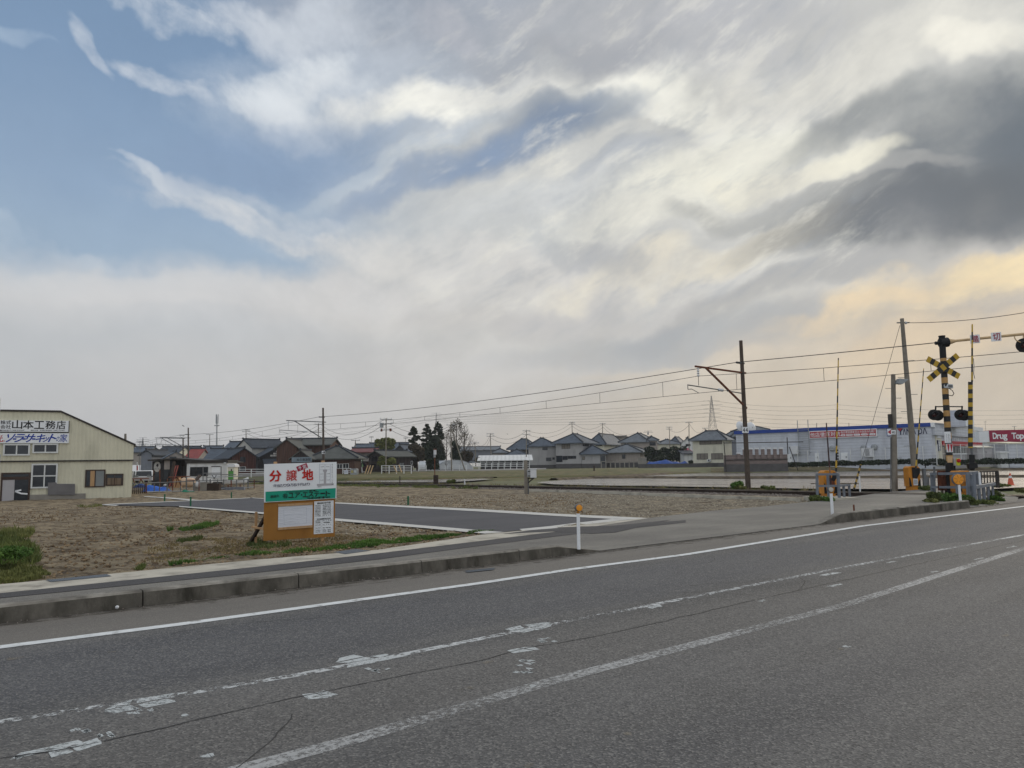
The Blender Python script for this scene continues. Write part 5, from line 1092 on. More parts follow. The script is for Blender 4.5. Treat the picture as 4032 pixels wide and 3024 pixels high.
# white wire fence before the store, on its own
def railfence(label, pts, Y, h, nposts, rails, m='frame_white', pw=.07, rw=.05, name='fence', cat='fence', group=None, wire=False):
    """pts: two photo points of the foot; Y: their distances"""
    a, b = P(*pts[0], Y[0]), P(*pts[1], Y[1]); t = thing(name, label, cat, a, 0, group)
    for k in range(nposts): c = a.lerp(b, k/(nposts-1)); MB().bar(c+Vector((0, 0, -.3)), c+Vector((0, 0, h)), pw).build('post', M[m], t)
    for z in rails: MB().bar(a+Vector((0, 0, z)), b+Vector((0, 0, z)), rw, rw).build('rail', M[m], t)
    if wire:
        g = MB(); d = (b-a); n = int(d.length/.25)
        for k in range(n): c = a+d*(k/n); g.bar(c+Vector((0, 0, .1)), c+Vector((0, 0, h)), .008)
        g.build('wire_mesh', M['frame_white'], t)
    return t
railfence('white wire fence running along the grey store wall', [Z8(935, 862), S2(1000, 772)], (136, 116), 2.6, 14, (.1, 1.3, 2.55), wire=True, rw=.035, pw=.09)
railfence('white wire fence before the drugstore outbuildings', [S2(1020, 770), S2(2250, 750)], (118, 122), 2.8, 9, (.1, 1.4, 2.75), wire=True, rw=.035, pw=.09)
# drugstore
fr = Fr(P(*S2(1590, 760), 152), P(*S2(2400, 756), 150)); q = fr.pix
t = thing('drugstore', 'drugstore with broad magenta fascia and rounded white lettering', 'store', fr.o, fr.yaw)
w = q(*S2(2500, 756))[0]; zt = q(*S2(1900, 330))[1]; zf = q(*S2(1900, 487))[1]; xf = q(*S2(1703, 400))[0]
MB().box(0, w, 0, 20, -1.5, zf).build('wall', M['wall_white'], t, world=False)
MB().box(0, xf-.02, -.3, 20, zf, zt).build('white_fascia', M['white_paint'], t, world=False)
f = MB().box(xf, w, -.4, 20, zf, zt+.1).build('fascia', M['magenta'], t, world=False)
for s, a, b in [('D', 1757, 1815), ('r', 1815, 1855), ('u', 1855, 1905), ('g', 1903, 1958), ('T', 2015, 2078), ('o', 2072, 2128), ('p', 2128, 2186), ("'", 2190, 2200), ('s', 2200, 2245)]:
    v0, v1 = (362, 440) if s in 'DT' else (385, 440) if s not in 'gp' else (385, 465)
    (xa, za), (xb, zb2) = q(*S2(a, v0), -.4), q(*S2(b, v1), -.4); LT(s, xa, xb, zb2, za, 'white_paint', -.4, .05, f)
# outbuildings
def hut(label, Z, a, x1, top, Y, wall, roof, name='shed', cat='shed', depth=3, slope=.3):
    p = P(*Z(*a), Y); fr = Frame(p, 0); w = fr.pix(zx(Z, x1), Z(*a)[1])[0]; h = fr.pix(Z(*a)[0], zy(Z, top))[1]
    t = thing(name, label, cat, p, 0); MB().box(0, w, 0, depth, -1, h-.12).build('wall', M[wall], t, world=False)
    MB().prism([(-.15, -.2, h-.12), (w+.15, -.2, h-.12), (w+.15, depth+.2, h-.12+slope), (-.15, depth+.2, h-.12+slope)], (0, 0, .14)).build('roof', M[roof], t, world=False); return t, w, h
t, w, h = hut('grey double door storage hut with cream roof', S2, (1555, 740), 1760, 555, 126, 'sign_grey', 'wall_ivory')
for k in (0, 1): d = MB().box(w*(.06+.46*k), w*(.48+.46*k), -.05, 0, -.2, h-.5).build('door', M['sign_grey'], t, world=False); MB().box(w*(.40+.16*k), w*(.43+.16*k), -.12, -.05, 1.2, 1.5).build('handle', M['steel'], d, world=False)
t, w, h = hut('grey outbuilding with corrugated cream roof before the drugstore', S2, (1985, 752), 2260, 500, 126, 'wall_store', 'wall_cream', depth=5)
t, w, h = hut('pale grey panel enclosure behind the striped post', S2, (1225, 752), 1395, 645, 121, 'sign_grey', 'white_paint', depth=1.2, slope=.02)
t, w, h = hut('small white meter cabinet between the two huts', S2, (1870, 750), 1970, 620, 124, 'dish', 'white_paint', name='cabinet', cat='cabinet', depth=1, slope=.05)
# low block wall with capped piers, in front of the store's near end
fr = Frame(P(*Z8(10, 905), 128), 0); q = fr.pix
t = thing('block_wall', 'long brownish block wall carrying two rows of white capped piers', 'wall', fr.o, 0)
x1, zt = q(*Z8(932, 905))[0], q(*Z8(300, 705))[1]; zm = q(*Z8(300, 775))[1]
MB().box(0, x1, 0, .3, -1, zt).build('wall', M['brick'], t, world=False); MB().box(-.02, x1+.02, -.06, .32, -1.02, q(*Z8(300, 838))[1]).build('plinth', M['plinth'], t, world=False)
g = MB(); g.bar((0, -.1, zm), (x1, -.1, zm), .12); g.bar((0, -.3, zt+2.0), (x1+2.6, -.3, zt+2.0), .12); g.bar((.2, -.3, -.5), (0, -.3, zt+2.2), .12); g.bar((x1, -.3, zt), (x1, -.3, zt+2.8), .12); g.bar((x1+1.5, -.3, -.4), (x1+.3, -.3, zt+1.2), .1); g.build('pipe_frame', M['trim_dark'], t, world=False)
for k in range(8):
    x, z = q(*Z8(195+88*k, 760)); d = MB().box(x-.05, x+.5, -.22, -.01, zm+.1, zt+(.9 if k else .2)).build('pier', M['brick'], t, world=False)
    MB().box(x-.15, x+.62, -.28, .1, zt+(.9 if k else .2), zt+(1.15 if k else .4)).build('cap', M['dish'], d, world=False)
# garden walls of the house group
def lowwall(label, a, b, Y, top, m='plinth', Z=Z7):
    p = P(*Z(*a), Y); fr = Frame(p, 0); w = fr.pix(*Z(*b))[0]; h = fr.pix(*Z(a[0], top))[1]; t = tag(MB().box(p.x, p.x+w, p.y, p.y+.25, p.z-1.2, p.z+h).build('garden_wall', M[m]), label, 'wall'); return t
lowwall('low concrete boundary wall below the blue tarpaulins', (655, 885), (2040, 885), 160, 835, 'plinth')
lowwall('square concrete wall end beside the single storey taupe house', (655, 850), (790, 850), 168, 730, 'footing')
railfence('low grey paling before the single storey taupe house', [Z7(72, 882), Z7(735, 882)], (176, 176), 1.3, 10, (1.25,), 'footing', .2, .16)
# far white guard rails along the road
GR = 'white guard rails along the far road'
for lab, Z, u0, u1, v, Y, n, h in [('white guard rail before the dark timber house', Z4, 150, 640, 1205, 126, 3, 3.2*.8), ('white guard rail behind the notice box', Z5, 0, 125, 1068, 128, 3, 2.2), ('white guard rail in front of the weathered board house', Z5, 615, 1085, 1040, 128, 5, 2.6), ('short white guard rail by the clipped hedge', Z5, 1200, 1320, 1005, 140, 2, 1.9),
                        ('white guard rail in front of the polytunnels', Z5, 1520, 1960, 1000, 142, 5, 2.0), ('white guard rail below the open shed', Z6, -170, 815, 982, 148, 10, 2.3)]:
    railfence(lab, [Z(u0, v), Z(u1, v)], (Y, Y), h*.42, n, (h*.12, h*.26, h*.40), rw=.09, pw=.14, name='guard_rail', cat='guard rail', group=GR)
# polytunnels
def tunnel(label, Z, u0, u1, vb, vt, Y, depth):
    p = P(*Z(u0, vb), Y); fr = Frame(p, 0); w = fr.pix(*Z(u1, vb))[0]; h = fr.pix(*Z(u0, vt))[1]; t = thing('polytunnel', label, 'greenhouse', p, 0)
    pr = [(depth/2-depth/2*math.cos(math.pi*k/14), max(0, h*math.sin(math.pi*k/14)**.8)) for k in range(15)]
    MB().prism([(0, y, z) for y, z in pr], (w, 0, 0)).build('film', M['film'], t, world=False)
    for k in range(int(w/2.2)+1):
        g = MB(); x = w*k/int(w/2.2)
        for (ya, za), (yb, zb) in zip(pr, pr[1:]): g.bar((x, ya, za+.03), (x, yb, zb+.03), .06)
        g.build('hoop', M['galv'], t, world=False)
    return t
tunnel('long white polytunnel whose end stops behind the leaning strut', Z5, 1195, 1680, 1000, 868, 158, 6)
p = P(*Z5(1480, 1003), 150); t = thing('polytunnel', 'white polytunnel with its rounded end turned to the road', 'greenhouse', p, math.radians(-52)); w_, d_ = 9.0, 26.0
h = Frame(p, 0).pix(*Z5(1800, 852))[1]; pr = [(w_/2-w_/2*math.cos(math.pi*k/14), max(0, h*math.sin(math.pi*k/14)**.8)) for k in range(15)]
fr = Frame(p, 0); wd = fr.pix(*Z5(2065, 1003))[0]
t.rotation_euler = (0, 0, 0); TF[t.name] = (p, 0)
pr = [(k*wd/18, h*(1-abs(1-2*k/18)**2.4)**.62 if 0 < k < 18 else 0) for k in range(19)]
MB().prism([(x, 0, z) for x, z in pr], (-6, 16, 0)).build('film', M['film'], t, world=False)
for j in (0, 1, 2):
    g = MB()
    for (xa, za), (xb, zb) in zip(pr, pr[1:]): g.bar((xa-j*2, j*5.3-.03, za+.03), (xb-j*2, j*5.3-.03, zb+.03), .07)
    g.build('hoop', M['galv'], t, world=False)
for x in (.35, .65): g = MB().bar((wd*x, -.06, 0), (wd*x, -.06, h*.93), .08).build('end_post', M['galv'], t, world=False)
# ------------------------------------------------------------------ trees and plants
def leafmat(k, a, b, rough=.8):
    m = mat(k, a, rough, .3, .55, rgb2=b, lo=.3, hi=.7, detail=6); M[k] = m
leafmat('leaf_dark', (40, 50, 38), (62, 72, 50)); leafmat('leaf_mid', (74, 88, 44), (108, 118, 62)); leafmat('leaf_olive', (92, 100, 52), (130, 132, 76)); leafmat('leaf_brown', (70, 66, 52), (96, 86, 68)); leafmat('leaf_bright', (58, 92, 36), (96, 128, 54)); leafmat('leaf_dry', (118, 106, 70), (146, 130, 92)); leafmat('leaf_hedge', (34, 44, 32), (54, 66, 42))
def leaf_cloud(mb, c, r, n, size, rn, core=.25):
    """n leaf-sized faces through an ellipsoid, thinner towards its middle"""
    c = Vector(c)
    for _ in range(n):
        while True:
            v = Vector((rn.uniform(-1, 1), rn.uniform(-1, 1), rn.uniform(-1, 1)))
            if core < v.length < 1: break
        p = c+Vector((v.x*r[0], v.y*r[1], v.z*r[2])); s = size*rn.uniform(.6, 1.4)
        a = Vector((rn.uniform(-1, 1), rn.uniform(-1, 1), rn.uniform(-.6, .6))).normalized(); b = a.cross(Vector((rn.uniform(-1, 1), rn.uniform(-1, 1), rn.uniform(-1, 1)))).normalized()
        mb.quad(p-a*s, p+b*s*.55, p+a*s, p-b*s*.55)
def limb(mb, p, d, ln, r, depth, rn, spread=.5, up=.15, n=5, tips=None):
    q = p+d*ln; mb.tube(p, q, r, r*.6, n, False)
    if depth == 0:
        if tips is not None: tips.append(q)
        return
    for _ in range(rn.choice((2, 3, 3))):
        e = (d+Vector((rn.uniform(-1, 1), rn.uniform(-1, 1), rn.uniform(-.5, .7)))*spread+Vector((0, 0, up))).normalized()
        limb(mb, p.lerp(q, rn.uniform(.45, 1)), e, ln*rn.uniform(.55, .8), r*.5, depth-1, rn, spread, up, 4, tips)
def px_m(Y): return Y/F
def tree(label, Z, base, top, halfw, Y, blobs, leaf, n, size, name='tree', seed=1, trunk=.25, cat='tree', group=None, tr_top=.8):
    """blobs: photo ellipses (u, v, ru, rv) making up the crown"""
    rn = random.Random(seed); b = P(*Z(*base), Y); k = Z(1, 0)[0]-Z(0, 0)[0]; s = k*Y/F; t = thing(name, label, cat, b, 0, group)
    ht = P(*Z(*top), Y).z-b.z; tp = P(*Z(*top), Y)
    mb = MB(); mid = b.lerp(Vector((tp.x, b.y, b.z+ht)), tr_top); mb.tube(b-Vector((0, 0, .4)), mid, trunk, trunk*.35, 7, False)
    for u, v, ru, rv in blobs:
        c = P(*Z(u, v), Y); f = b.lerp(mid, min(.95, max(.25, (c.z-b.z-rv*s*.6)/max(.1, mid.z-b.z)))); mb.tube(f, c, trunk*.4, trunk*.12, 5, False)
    mb.build('trunk', M['bark'], t)
    mb = MB(); tot = sum(q[2]*q[3] for q in blobs)
    for u, v, ru, rv in blobs:
        c = P(*Z(u, v), Y); leaf_cloud(mb, c, (ru*s, min(ru, rv)*s*1.1, rv*s), int(n*ru*rv/tot)+6, size, rn)
    mb.build('crown', M[leaf], t); return t
def layered(Z, cx, top, bot, w, seed, flare=1.0):
    rn = random.Random(seed); out = []; v = top
    while v < bot:
        f = (v-top)/(bot-top); ww = w*(.22+.78*min(1, f*2.0))*(1 if f < .75 else .8)
        for sgn in (-1, 1):
            if rn.random() < .9: out.append((cx+sgn*ww*rn.uniform(.35, .62), v+rn.uniform(-9, 9), ww*rn.uniform(.26, .40), rn.uniform(10, 17)))
        out.append((cx+rn.uniform(-.15, .15)*ww, v, ww*.22, 14)); v += 29
    return out
tree('slim dark conifer, first of the tall row behind the polytunnels', Z5, (1125, 870), (1125, 318), 100, 172, layered(Z5, 1120, 330, 600, 122, 3), 'leaf_dark', 1250, .24, 'conifer_tree', 3)
tree('broad dark conifer in the middle of the tall row', Z5, (1325, 870), (1330, 278), 100, 174, layered(Z5, 1332, 290, 690, 132, 4), 'leaf_dark', 1900, .24, 'conifer_tree', 4)
tree('tallest dark conifer, with a pylon rising behind its tip', Z5, (1505, 870), (1512, 240), 100, 176, layered(Z5, 1512, 252, 570, 122, 5), 'leaf_dark', 1400, .24, 'conifer_tree', 5)
tree('dense dark evergreen filling the space under the tallest conifer', Z5, (1450, 880), (1450, 450), 150, 170, [(1450, 560, 95, 110), (1390, 680, 110, 125), (1510, 690, 100, 130), (1450, 790, 165, 85), (1320, 770, 80, 90), (1570, 780, 60, 90)], 'leaf_dark', 5600, .3, 'evergreen_tree', 6)
tree('brownish shrubby tree at the end of the weathered house', Z5, (1180, 1030), (1160, 590), 100, 145, [(1130, 650, 95, 55), (1200, 700, 90, 70), (1170, 790, 75, 80), (1140, 880, 35, 90), (1250, 790, 40, 60)], 'leaf_brown', 3000, .24, 'tree', 7)
tree('round yellow-green tree standing above the pinkish roof', Z5, (680, 880), (680, 490), 150, 168, [(690, 560, 130, 62), (600, 610, 95, 60), (770, 570, 60, 60), (680, 650, 140, 40), (545, 550, 40, 30)], 'leaf_olive', 4200, .26, 'tree', 8)
tree('budding yellow-green willow before the weathered house', Z5, (675, 1045), (680, 780), 150, 132, [(620, 830, 55, 45), (600, 900, 60, 40), (770, 850, 65, 42), (690, 900, 70, 60), (800, 880, 40, 30), (640, 960, 45, 35), (730, 935, 50, 30)], 'leaf_olive', 1500, .2, 'willow_tree', 9, .3, tr_top=.5)
tree('small dark tree between the bare trees and the leaning strut', Z5, (1780, 880), (1770, 545), 60, 160, [(1765, 590, 40, 45), (1790, 680, 60, 70), (1760, 770, 60, 70), (1830, 790, 50, 60)], 'leaf_hedge', 1500, .26, 'tree', 10)
tree('green bushy growth beyond the rounded polytunnel', Z5, (1980, 900), (1960, 690), 100, 176, [(1930, 760, 60, 50), (2010, 770, 60, 55), (1960, 830, 90, 40), (2150, 850, 60, 40)], 'leaf_brown', 1700, .26, 'shrub', 11, cat='shrub')
tree('garden pine rising over the clipped hedge', Z7, (870, 760), (870, 568), 80, 182, [(865, 600, 35, 28), (850, 640, 60, 24), (920, 660, 70, 24), (850, 685, 75, 22), (960, 690, 60, 20)], 'leaf_mid', 1500, .24, 'pine_tree', 12)
tree('dark green garden tree at the end of the hedge', Z7, (1320, 790), (1310, 655), 80, 180, [(1310, 690, 65, 32), (1360, 730, 75, 34), (1270, 720, 40, 30)], 'leaf_dark', 1300, .24, 'tree', 13)
tree('low shrub at the corner of the ivory house', Z7, (1490, 830), (1490, 775), 40, 164, [(1490, 802, 38, 26)], 'leaf_dark', 260, .2, 'shrub', 14, .1, cat='shrub')
tree('round dark shrub against the store fence', S2, (840, 800), (850, 745), 40, 118, [(850, 775, 72, 30)], 'leaf_hedge', 600, .18, 'shrub', 15, .1, cat='shrub')
def bare(label, Z, base, top, Y, seed, lean=0, depth=5, spread=.42, leafy=None):
    rn = random.Random(seed); b = P(*Z(*base), Y); tp = P(*Z(*top), Y); h = tp.z-b.z; t = thing('bare_tree', label, 'tree', b, 0)
    mb = MB(); mb.tube(b-Vector((0, 0, .3)), b+Vector(((tp.x-b.x)*.9, 0, h*.9)), h*.018, h*.005, 6, False); mb.build('trunk', M['bark'], t)
    mb = MB(); tips = []
    for k in range(34):
        f = rn.uniform(.16, .92); p = b+Vector(((tp.x-b.x)*f, 0, h*f)); a = rn.uniform(0, 6.28); d = Vector((math.cos(a)*.8, math.sin(a)*.5, rn.uniform(.5, 1.1))).normalized()
        limb(mb, p, d, h*.26*(1.12-f), h*.0055*(1.1-f*.6), 3, rn, spread, .2, 4, tips)
    mb.build('limb', M['bark'], t)
    if leafy:
        mb = MB()
        for q in tips: leaf_cloud(mb, q, (.5, .5, .5), 2, .13, rn, 0)
        mb.build('crown', M[leafy], t)
    return t
bare('leafless tree with a fine spreading crown behind the power pole', Z5, (1800, 900), (1800, 232), 166, 21, leafy='leaf_brown')
bare('lower leafless tree next to the fine spreading crown', Z5, (1925, 900), (1920, 270), 170, 22)
bare('thin leafless tree right of the dark evergreens', Z5, (1640, 900), (1640, 400), 164, 23)
bare('tiny leafless tree in front of the polytunnel', Z5, (1640, 985), (1640, 845), 140, 24, depth=3)
def hedge(label, Z, pts, Y, h, d, leaf, n, size, name='hedge', cat='hedge', seed=3):
    rn = random.Random(seed); a, b = P(*Z(*pts[0]), Y[0]), P(*Z(*pts[1]), Y[1]); t = thing(name, label, cat, a, 0); mb = MB()
    for k in range(n):
        f = rn.random(); p = a.lerp(b, f); hh = h*(.75+.35*mnoise.noise(Vector((f*(b-a).length*.5, seed, 0)))); s = size*rn.uniform(.6, 1.4)
        q = p+Vector((rn.uniform(-.1, .1), rn.uniform(0, d), rn.uniform(.02, hh))); u = Vector((rn.uniform(-1, 1), rn.uniform(-1, 1), rn.uniform(-.3, .8))).normalized(); v = u.cross(Vector((rn.uniform(-1, 1), rn.uniform(-1, 1), rn.uniform(-1, 1)))).normalized()
        mb.quad(q-u*s, q+v*s*.6, q+u*s, q-v*s*.6)
    mb.build('foliage', M[leaf], t); return t
hedge('clipped dark hedge above the blue tarpaulins', Z7, [(775, 790), (1440, 800)], (176, 176), 4.2, 2, 'leaf_hedge', 3600, .22)
hedge('clipped dark hedge beside the short guard rail', Z5, [(1315, 1000), (1510, 1000)], (140, 140), 2.4, 1.5, 'leaf_hedge', 1500, .16)
hedge('dark ground creeper along the foot of the store fence', Z8, [(935, 880), (3110, 828)], (130, 116), .95, 1.6, 'leaf_hedge', 5200, .16, 'creeper_hedge')
hedge('dark ground creeper below the drugstore fence', S2, [(1000, 800), (2250, 775)], (116, 118), 1.0, 1.6, 'leaf_hedge', 3600, .16, 'creeper_hedge', seed=5)
def tarp(label, pts, m, name='tarpaulin', cat='tarpaulin', d=2.0, seed=1, Z=None, Y=100):
    """a slumped cover over a heap: closed ridge with creases"""
    n = 26; pl = resample([P(*Z(*q), Y) for q in pts], n); zb = min(p.z for p in pl)-.05; mb = MB(); vs = []; K = 7
    for i, p in enumerate(pl):
        for j in range(K+1):
            f = j/K; c = 1-abs(1-2*f)**1.6; x = p.x+.12*mnoise.noise(Vector((i*.7, j*.9, seed))); z = zb+(p.z-zb)*c*(1+.18*mnoise.noise(Vector((i*.5, j*1.1, seed+4)))); vs.append((x, p.y-d/2+d*f, z))
    fs = [(i*(K+1)+j, (i+1)*(K+1)+j, (i+1)*(K+1)+j+1, i*(K+1)+j+1) for i in range(n) for j in range(K)]
    return tag(mb.add(vs, fs).build(name, M[m], smooth=True), label, cat)
tarp('dark blue tarpaulin heaped along the garden hedge', [(795, 832), (830, 788), (900, 800), (1000, 778), (1110, 760), (1180, 800), (1250, 790), (1330, 815), (1400, 775), (1445, 832)], 'tarp_dark', Z=Z7, Y=166, d=3)
# ------------------------------------------------------------------ poles, masts, pylons
def pole(label, b, tp, Y, r0, r1, m='pole_conc', name='utility_pole', cat='utility pole', group=None, ext=.5):
    a = P(*b, Y); c = P(*tp, Y); t = thing(name, label, cat, a, 0, group); MB().tube(a-Vector((0, 0, ext)), c, r0, r1, 12).build('pole', M[m], t); return t, a, c
def crossarm(t, a, c, f, half, n=3, up=True, m='steel', dirv=(1, .25, 0)):
    o = a.lerp(c, f); d = Vector(dirv).normalized(); arm = MB().bar(o-d*half, o+d*half, .09).build('crossarm', M[m], t)
    for k in range(n):
        p = o-d*half+d*(2*half)*(k+.15)/(n-.7); MB().lathe([(.05, 0), (.10, .08), (.05, .14), (.10, .2), (.04, .28)], p, n=7).build('insulator', M['dish'], arm)
UGRP = 'utility poles among the houses'
t, a, c = pole('utility pole with transformer can rising before the weathered house', Z5(680, 1045), Z5(686, 187), 130, .12, .085)
crossarm(t, a, c, .975, 1.0, 4); crossarm(t, a, c, .90, 1.1, 3); crossarm(t, a, c, .78, 1.0, 4)
p = a.lerp(c, .875); g = MB().tube(p+Vector((-.75, 0, -.45)), p+Vector((-.75, 0, .35)), .33, .33, 12); g.box(p.x-.8, p.x, p.y-.05, p.y+.05, p.z-.05, p.z+.05); g.build('transformer', M['galv'], t)
for dx in (-.75, .75): p = a.lerp(c, .78)+Vector((dx, -.1, 0)); MB().tube(p-Vector((0, 0, .25)), p+Vector((0, 0, .25)), .16, .16, 8).build('switch_box', M['rust'], t)
for sx in (-.55, -.2, .15): b = P(*Z5(415+sx*120, 1060), 126); tag(MB().tube(b-Vector((0, 0, .1)), P(*Z5(462+sx*120, 935), 126), .09, .09, 8).build('guy_guard', M['cream_paint']), 'yellow guy wire guard leaning before the grey gable, %s of three' % {-.55: 'outermost', -.2: 'middle', .15: 'innermost'}[sx], 'guy guard', 'yellow guy guards before the weathered house')
for k, (u0, v0, u1, v1) in enumerate([(855, 1048, 808, 938), (930, 1042, 888, 925)]): tag(MB().tube(P(*Z5(u0, v0), 125), P(*Z5(u1, v1), 125), .09, .09, 8).build('guy_guard', M['cream_paint']), ['yellow guy guard crossing the white rail beside the willow', 'yellow guy guard crossing the far end of that white rail'][k], 'guy guard', 'yellow guy guards before the weathered house')
t, a, c = pole('grey utility pole in front of the polytunnel with a leaning strut', Z5(1723, 1008), Z5(1707, 285), 142, .15, .10); crossarm(t, a, c, .985, .8, 2, dirv=(1, .1, 0))
MB().tube(P(*Z5(1932, 1008), 142), P(*Z5(1722, 362), 142), .13, .10, 10).build('strut', M['pole_conc'], t); MB().bar(a.lerp(c, .40)+Vector((-.6, 0, .15)), a.lerp(c, .40), .22, .1).build('lamp', M['dish'], t)
for lab, Z, b, tp, Y, arms in [('utility pole beside the pale blue warehouse', Z5, (2105, 910), (2090, 570), 165, 1), ('short pole above the pinkish red roof', Z5, (195, 700), (200, 535), 160, 1), ('leaning thin pole at the canopy shed end', Z6, (150, 800), (135, 378), 180, 2), ('pole rising above the grey ridge between barns', Z4, (300, 700), (305, 402), 190, 2), ('pole behind the moss roofed barn ridge', Z4, (1563, 700), (1567, 298), 176, 1), ('small pole beyond the barn roof end', Z4, (1925, 800), (1925, 632), 200, 0), ('thin pole behind the radio mast', Z2, (1440, 720), (1442, 485), 200, 1),
                              ('utility pole above the grey house with two arms', Z6, (1566, 500), (1557, 180), 205, 2), ('utility pole above the cream gallery house', Z6, (2088, 500), (2092, 203), 215, 1), ('utility pole with a ladder frame behind the tiled roofs', Z7, (1156, 560), (1147, 240), 215, 2), ('tallest slim pole beside the white gable house', Z7, (1462, 700), (1459, 160), 176, 1), ('short pole over the ivory house roof', Z7, (1716, 420), (1714, 262), 215, 1), ('pole stub above the store roof band', Z8, (1347, 420), (1347, 243), 220, 0), ('second pole stub over the store roof band', Z8, (1816, 420), (1816, 240), 220, 0), ('thin pole at the workshop eave', Z1, (1366, 760), (1366, 575), 60, 0), ('pole among the far roofs beside the lattice pylon', Z2, (312, 760), (314, 668), 190, 1), ('plain pole on the skyline beyond the drugstore', S2, (2055, 380), (2052, 272), 260, 1),
                              ('pole crossing the tall grey house corner', Z6, (760, 930), (766, 320), 176, 2)]:
    t, a, c = pole(lab, Z(*b), Z(*tp), Y, .115, .08, group=UGRP)
    for k in range(arms): crossarm(t, a, c, .97-.10*k, .9, 3)
def pylon(label, b, tp, wb, Y, arms, r=.075):
    a = P(*b, Y); c = P(*tp, Y); w = wb*Y/F/2; h = c.z-a.z; t = thing('pylon', label, 'pylon', a, 0, 'lattice pylons on the skyline'); mb = MB()
    ww = lambda f: w*(1-f)**1.15*.92+w*.08
    lv = [0, .18, .34, .48, .60, .70, .79, .87, .94, 1.0]; cs = ((-1, -1), (1, -1), (1, 1), (-1, 1))
    for f0, f1 in zip(lv, lv[1:]):
        for i in range(4):
            (x, y), (x2, y2) = cs[i], cs[(i+1) % 4]; q = lambda X, Y_, f: a+Vector((X*ww(f), Y_*ww(f), h*f))
            mb.bar(q(x, y, f0), q(x, y, f1), r*1.3); mb.bar(q(x, y, f0), q(x2, y2, f1), r*.8); mb.bar(q(x2, y2, f0), q(x, y, f1), r*.8); mb.bar(q(x, y, f1), q(x2, y2, f1), r*.7)
    mb.build('lattice', M['steel'], t)
    for f, hw in arms: MB().bar(a+Vector((-hw, 0, h*f)), a+Vector((hw, 0, h*f)), r*1.4).build('arm', M['steel'], t)
    return t
pylon('tall lattice pylon standing over the ivory house roof', S3(268, 1010), S3(249, 650), 30, 420, [(.86, 4.5), (.755, 5.8), (.645, 4.6), (.53, 4.6), (.42, 5.2), (.31, 4.4)])
pylon('lattice pylon rising behind the tallest conifer', Z5(1480, 500), Z5(1472, 100), 14, 520, [(.98, 3), (.86, 6), (.72, 6.5)])
pylon('small lattice pylon above the roofs past the workshop', Z2(272, 720), Z2(272, 543), 8, 600, [(.97, 3), (.8, 5), (.6, 5)], .15)
pylon('tiny distant pylon beside the wide hip roof', Z7(812, 370), Z7(812, 305), 5, 780, [(.9, 4), (.6, 5)], .2)
t, a, c = pole('pale radio mast with a ring platform above the cream house', Z2(1563, 760), Z2(1568, 180), 330, .34, .2, 'galv', 'radio_mast', 'radio mast')
MB().lathe([(1.1, 0), (1.1, .35), (.5, .35)], a.lerp(c, .72), n=12).build('platform', M['galv'], t)
for k in range(3): p = a.lerp(c, .93); MB().tube(p+Vector((math.cos(k*2.1)*.5, math.sin(k*2.1)*.5, -2)), p+Vector((math.cos(k*2.1)*.5, math.sin(k*2.1)*.5, 2)), .16).build('antenna', M['galv'], t)
for lab, Z, b, tp, Y in [('thin aerial mast near the workshop corner', Z2, (225, 1080), (226, 600), 120), ('thin aerial beside the wide temple-like roof', Z5, (450, 620), (452, 475), 190), ('second thin aerial above the wide temple-like roof', Z5, (993, 600), (994, 495), 190), ('roof aerial of the house behind the pole', Z8, (405, 300), (405, 195), 188), ('roof aerial next to the thick brown pole', Z8, (258, 300), (250, 140), 188), ('distant mast on the skyline beyond the store', S2, (1660, 350), (1655, 200), 300)]:
    t, a, c = pole(lab, Z(*b), Z(*tp), Y, .05, .04, 'steel', 'aerial_mast', 'aerial'); 
    for f in (.86, .93, .99): MB().bar(a.lerp(c, f)-Vector((.55, 0, 0)), a.lerp(c, f)+Vector((.55, 0, 0)), .05).build('aerial_arm', M['steel'], t)
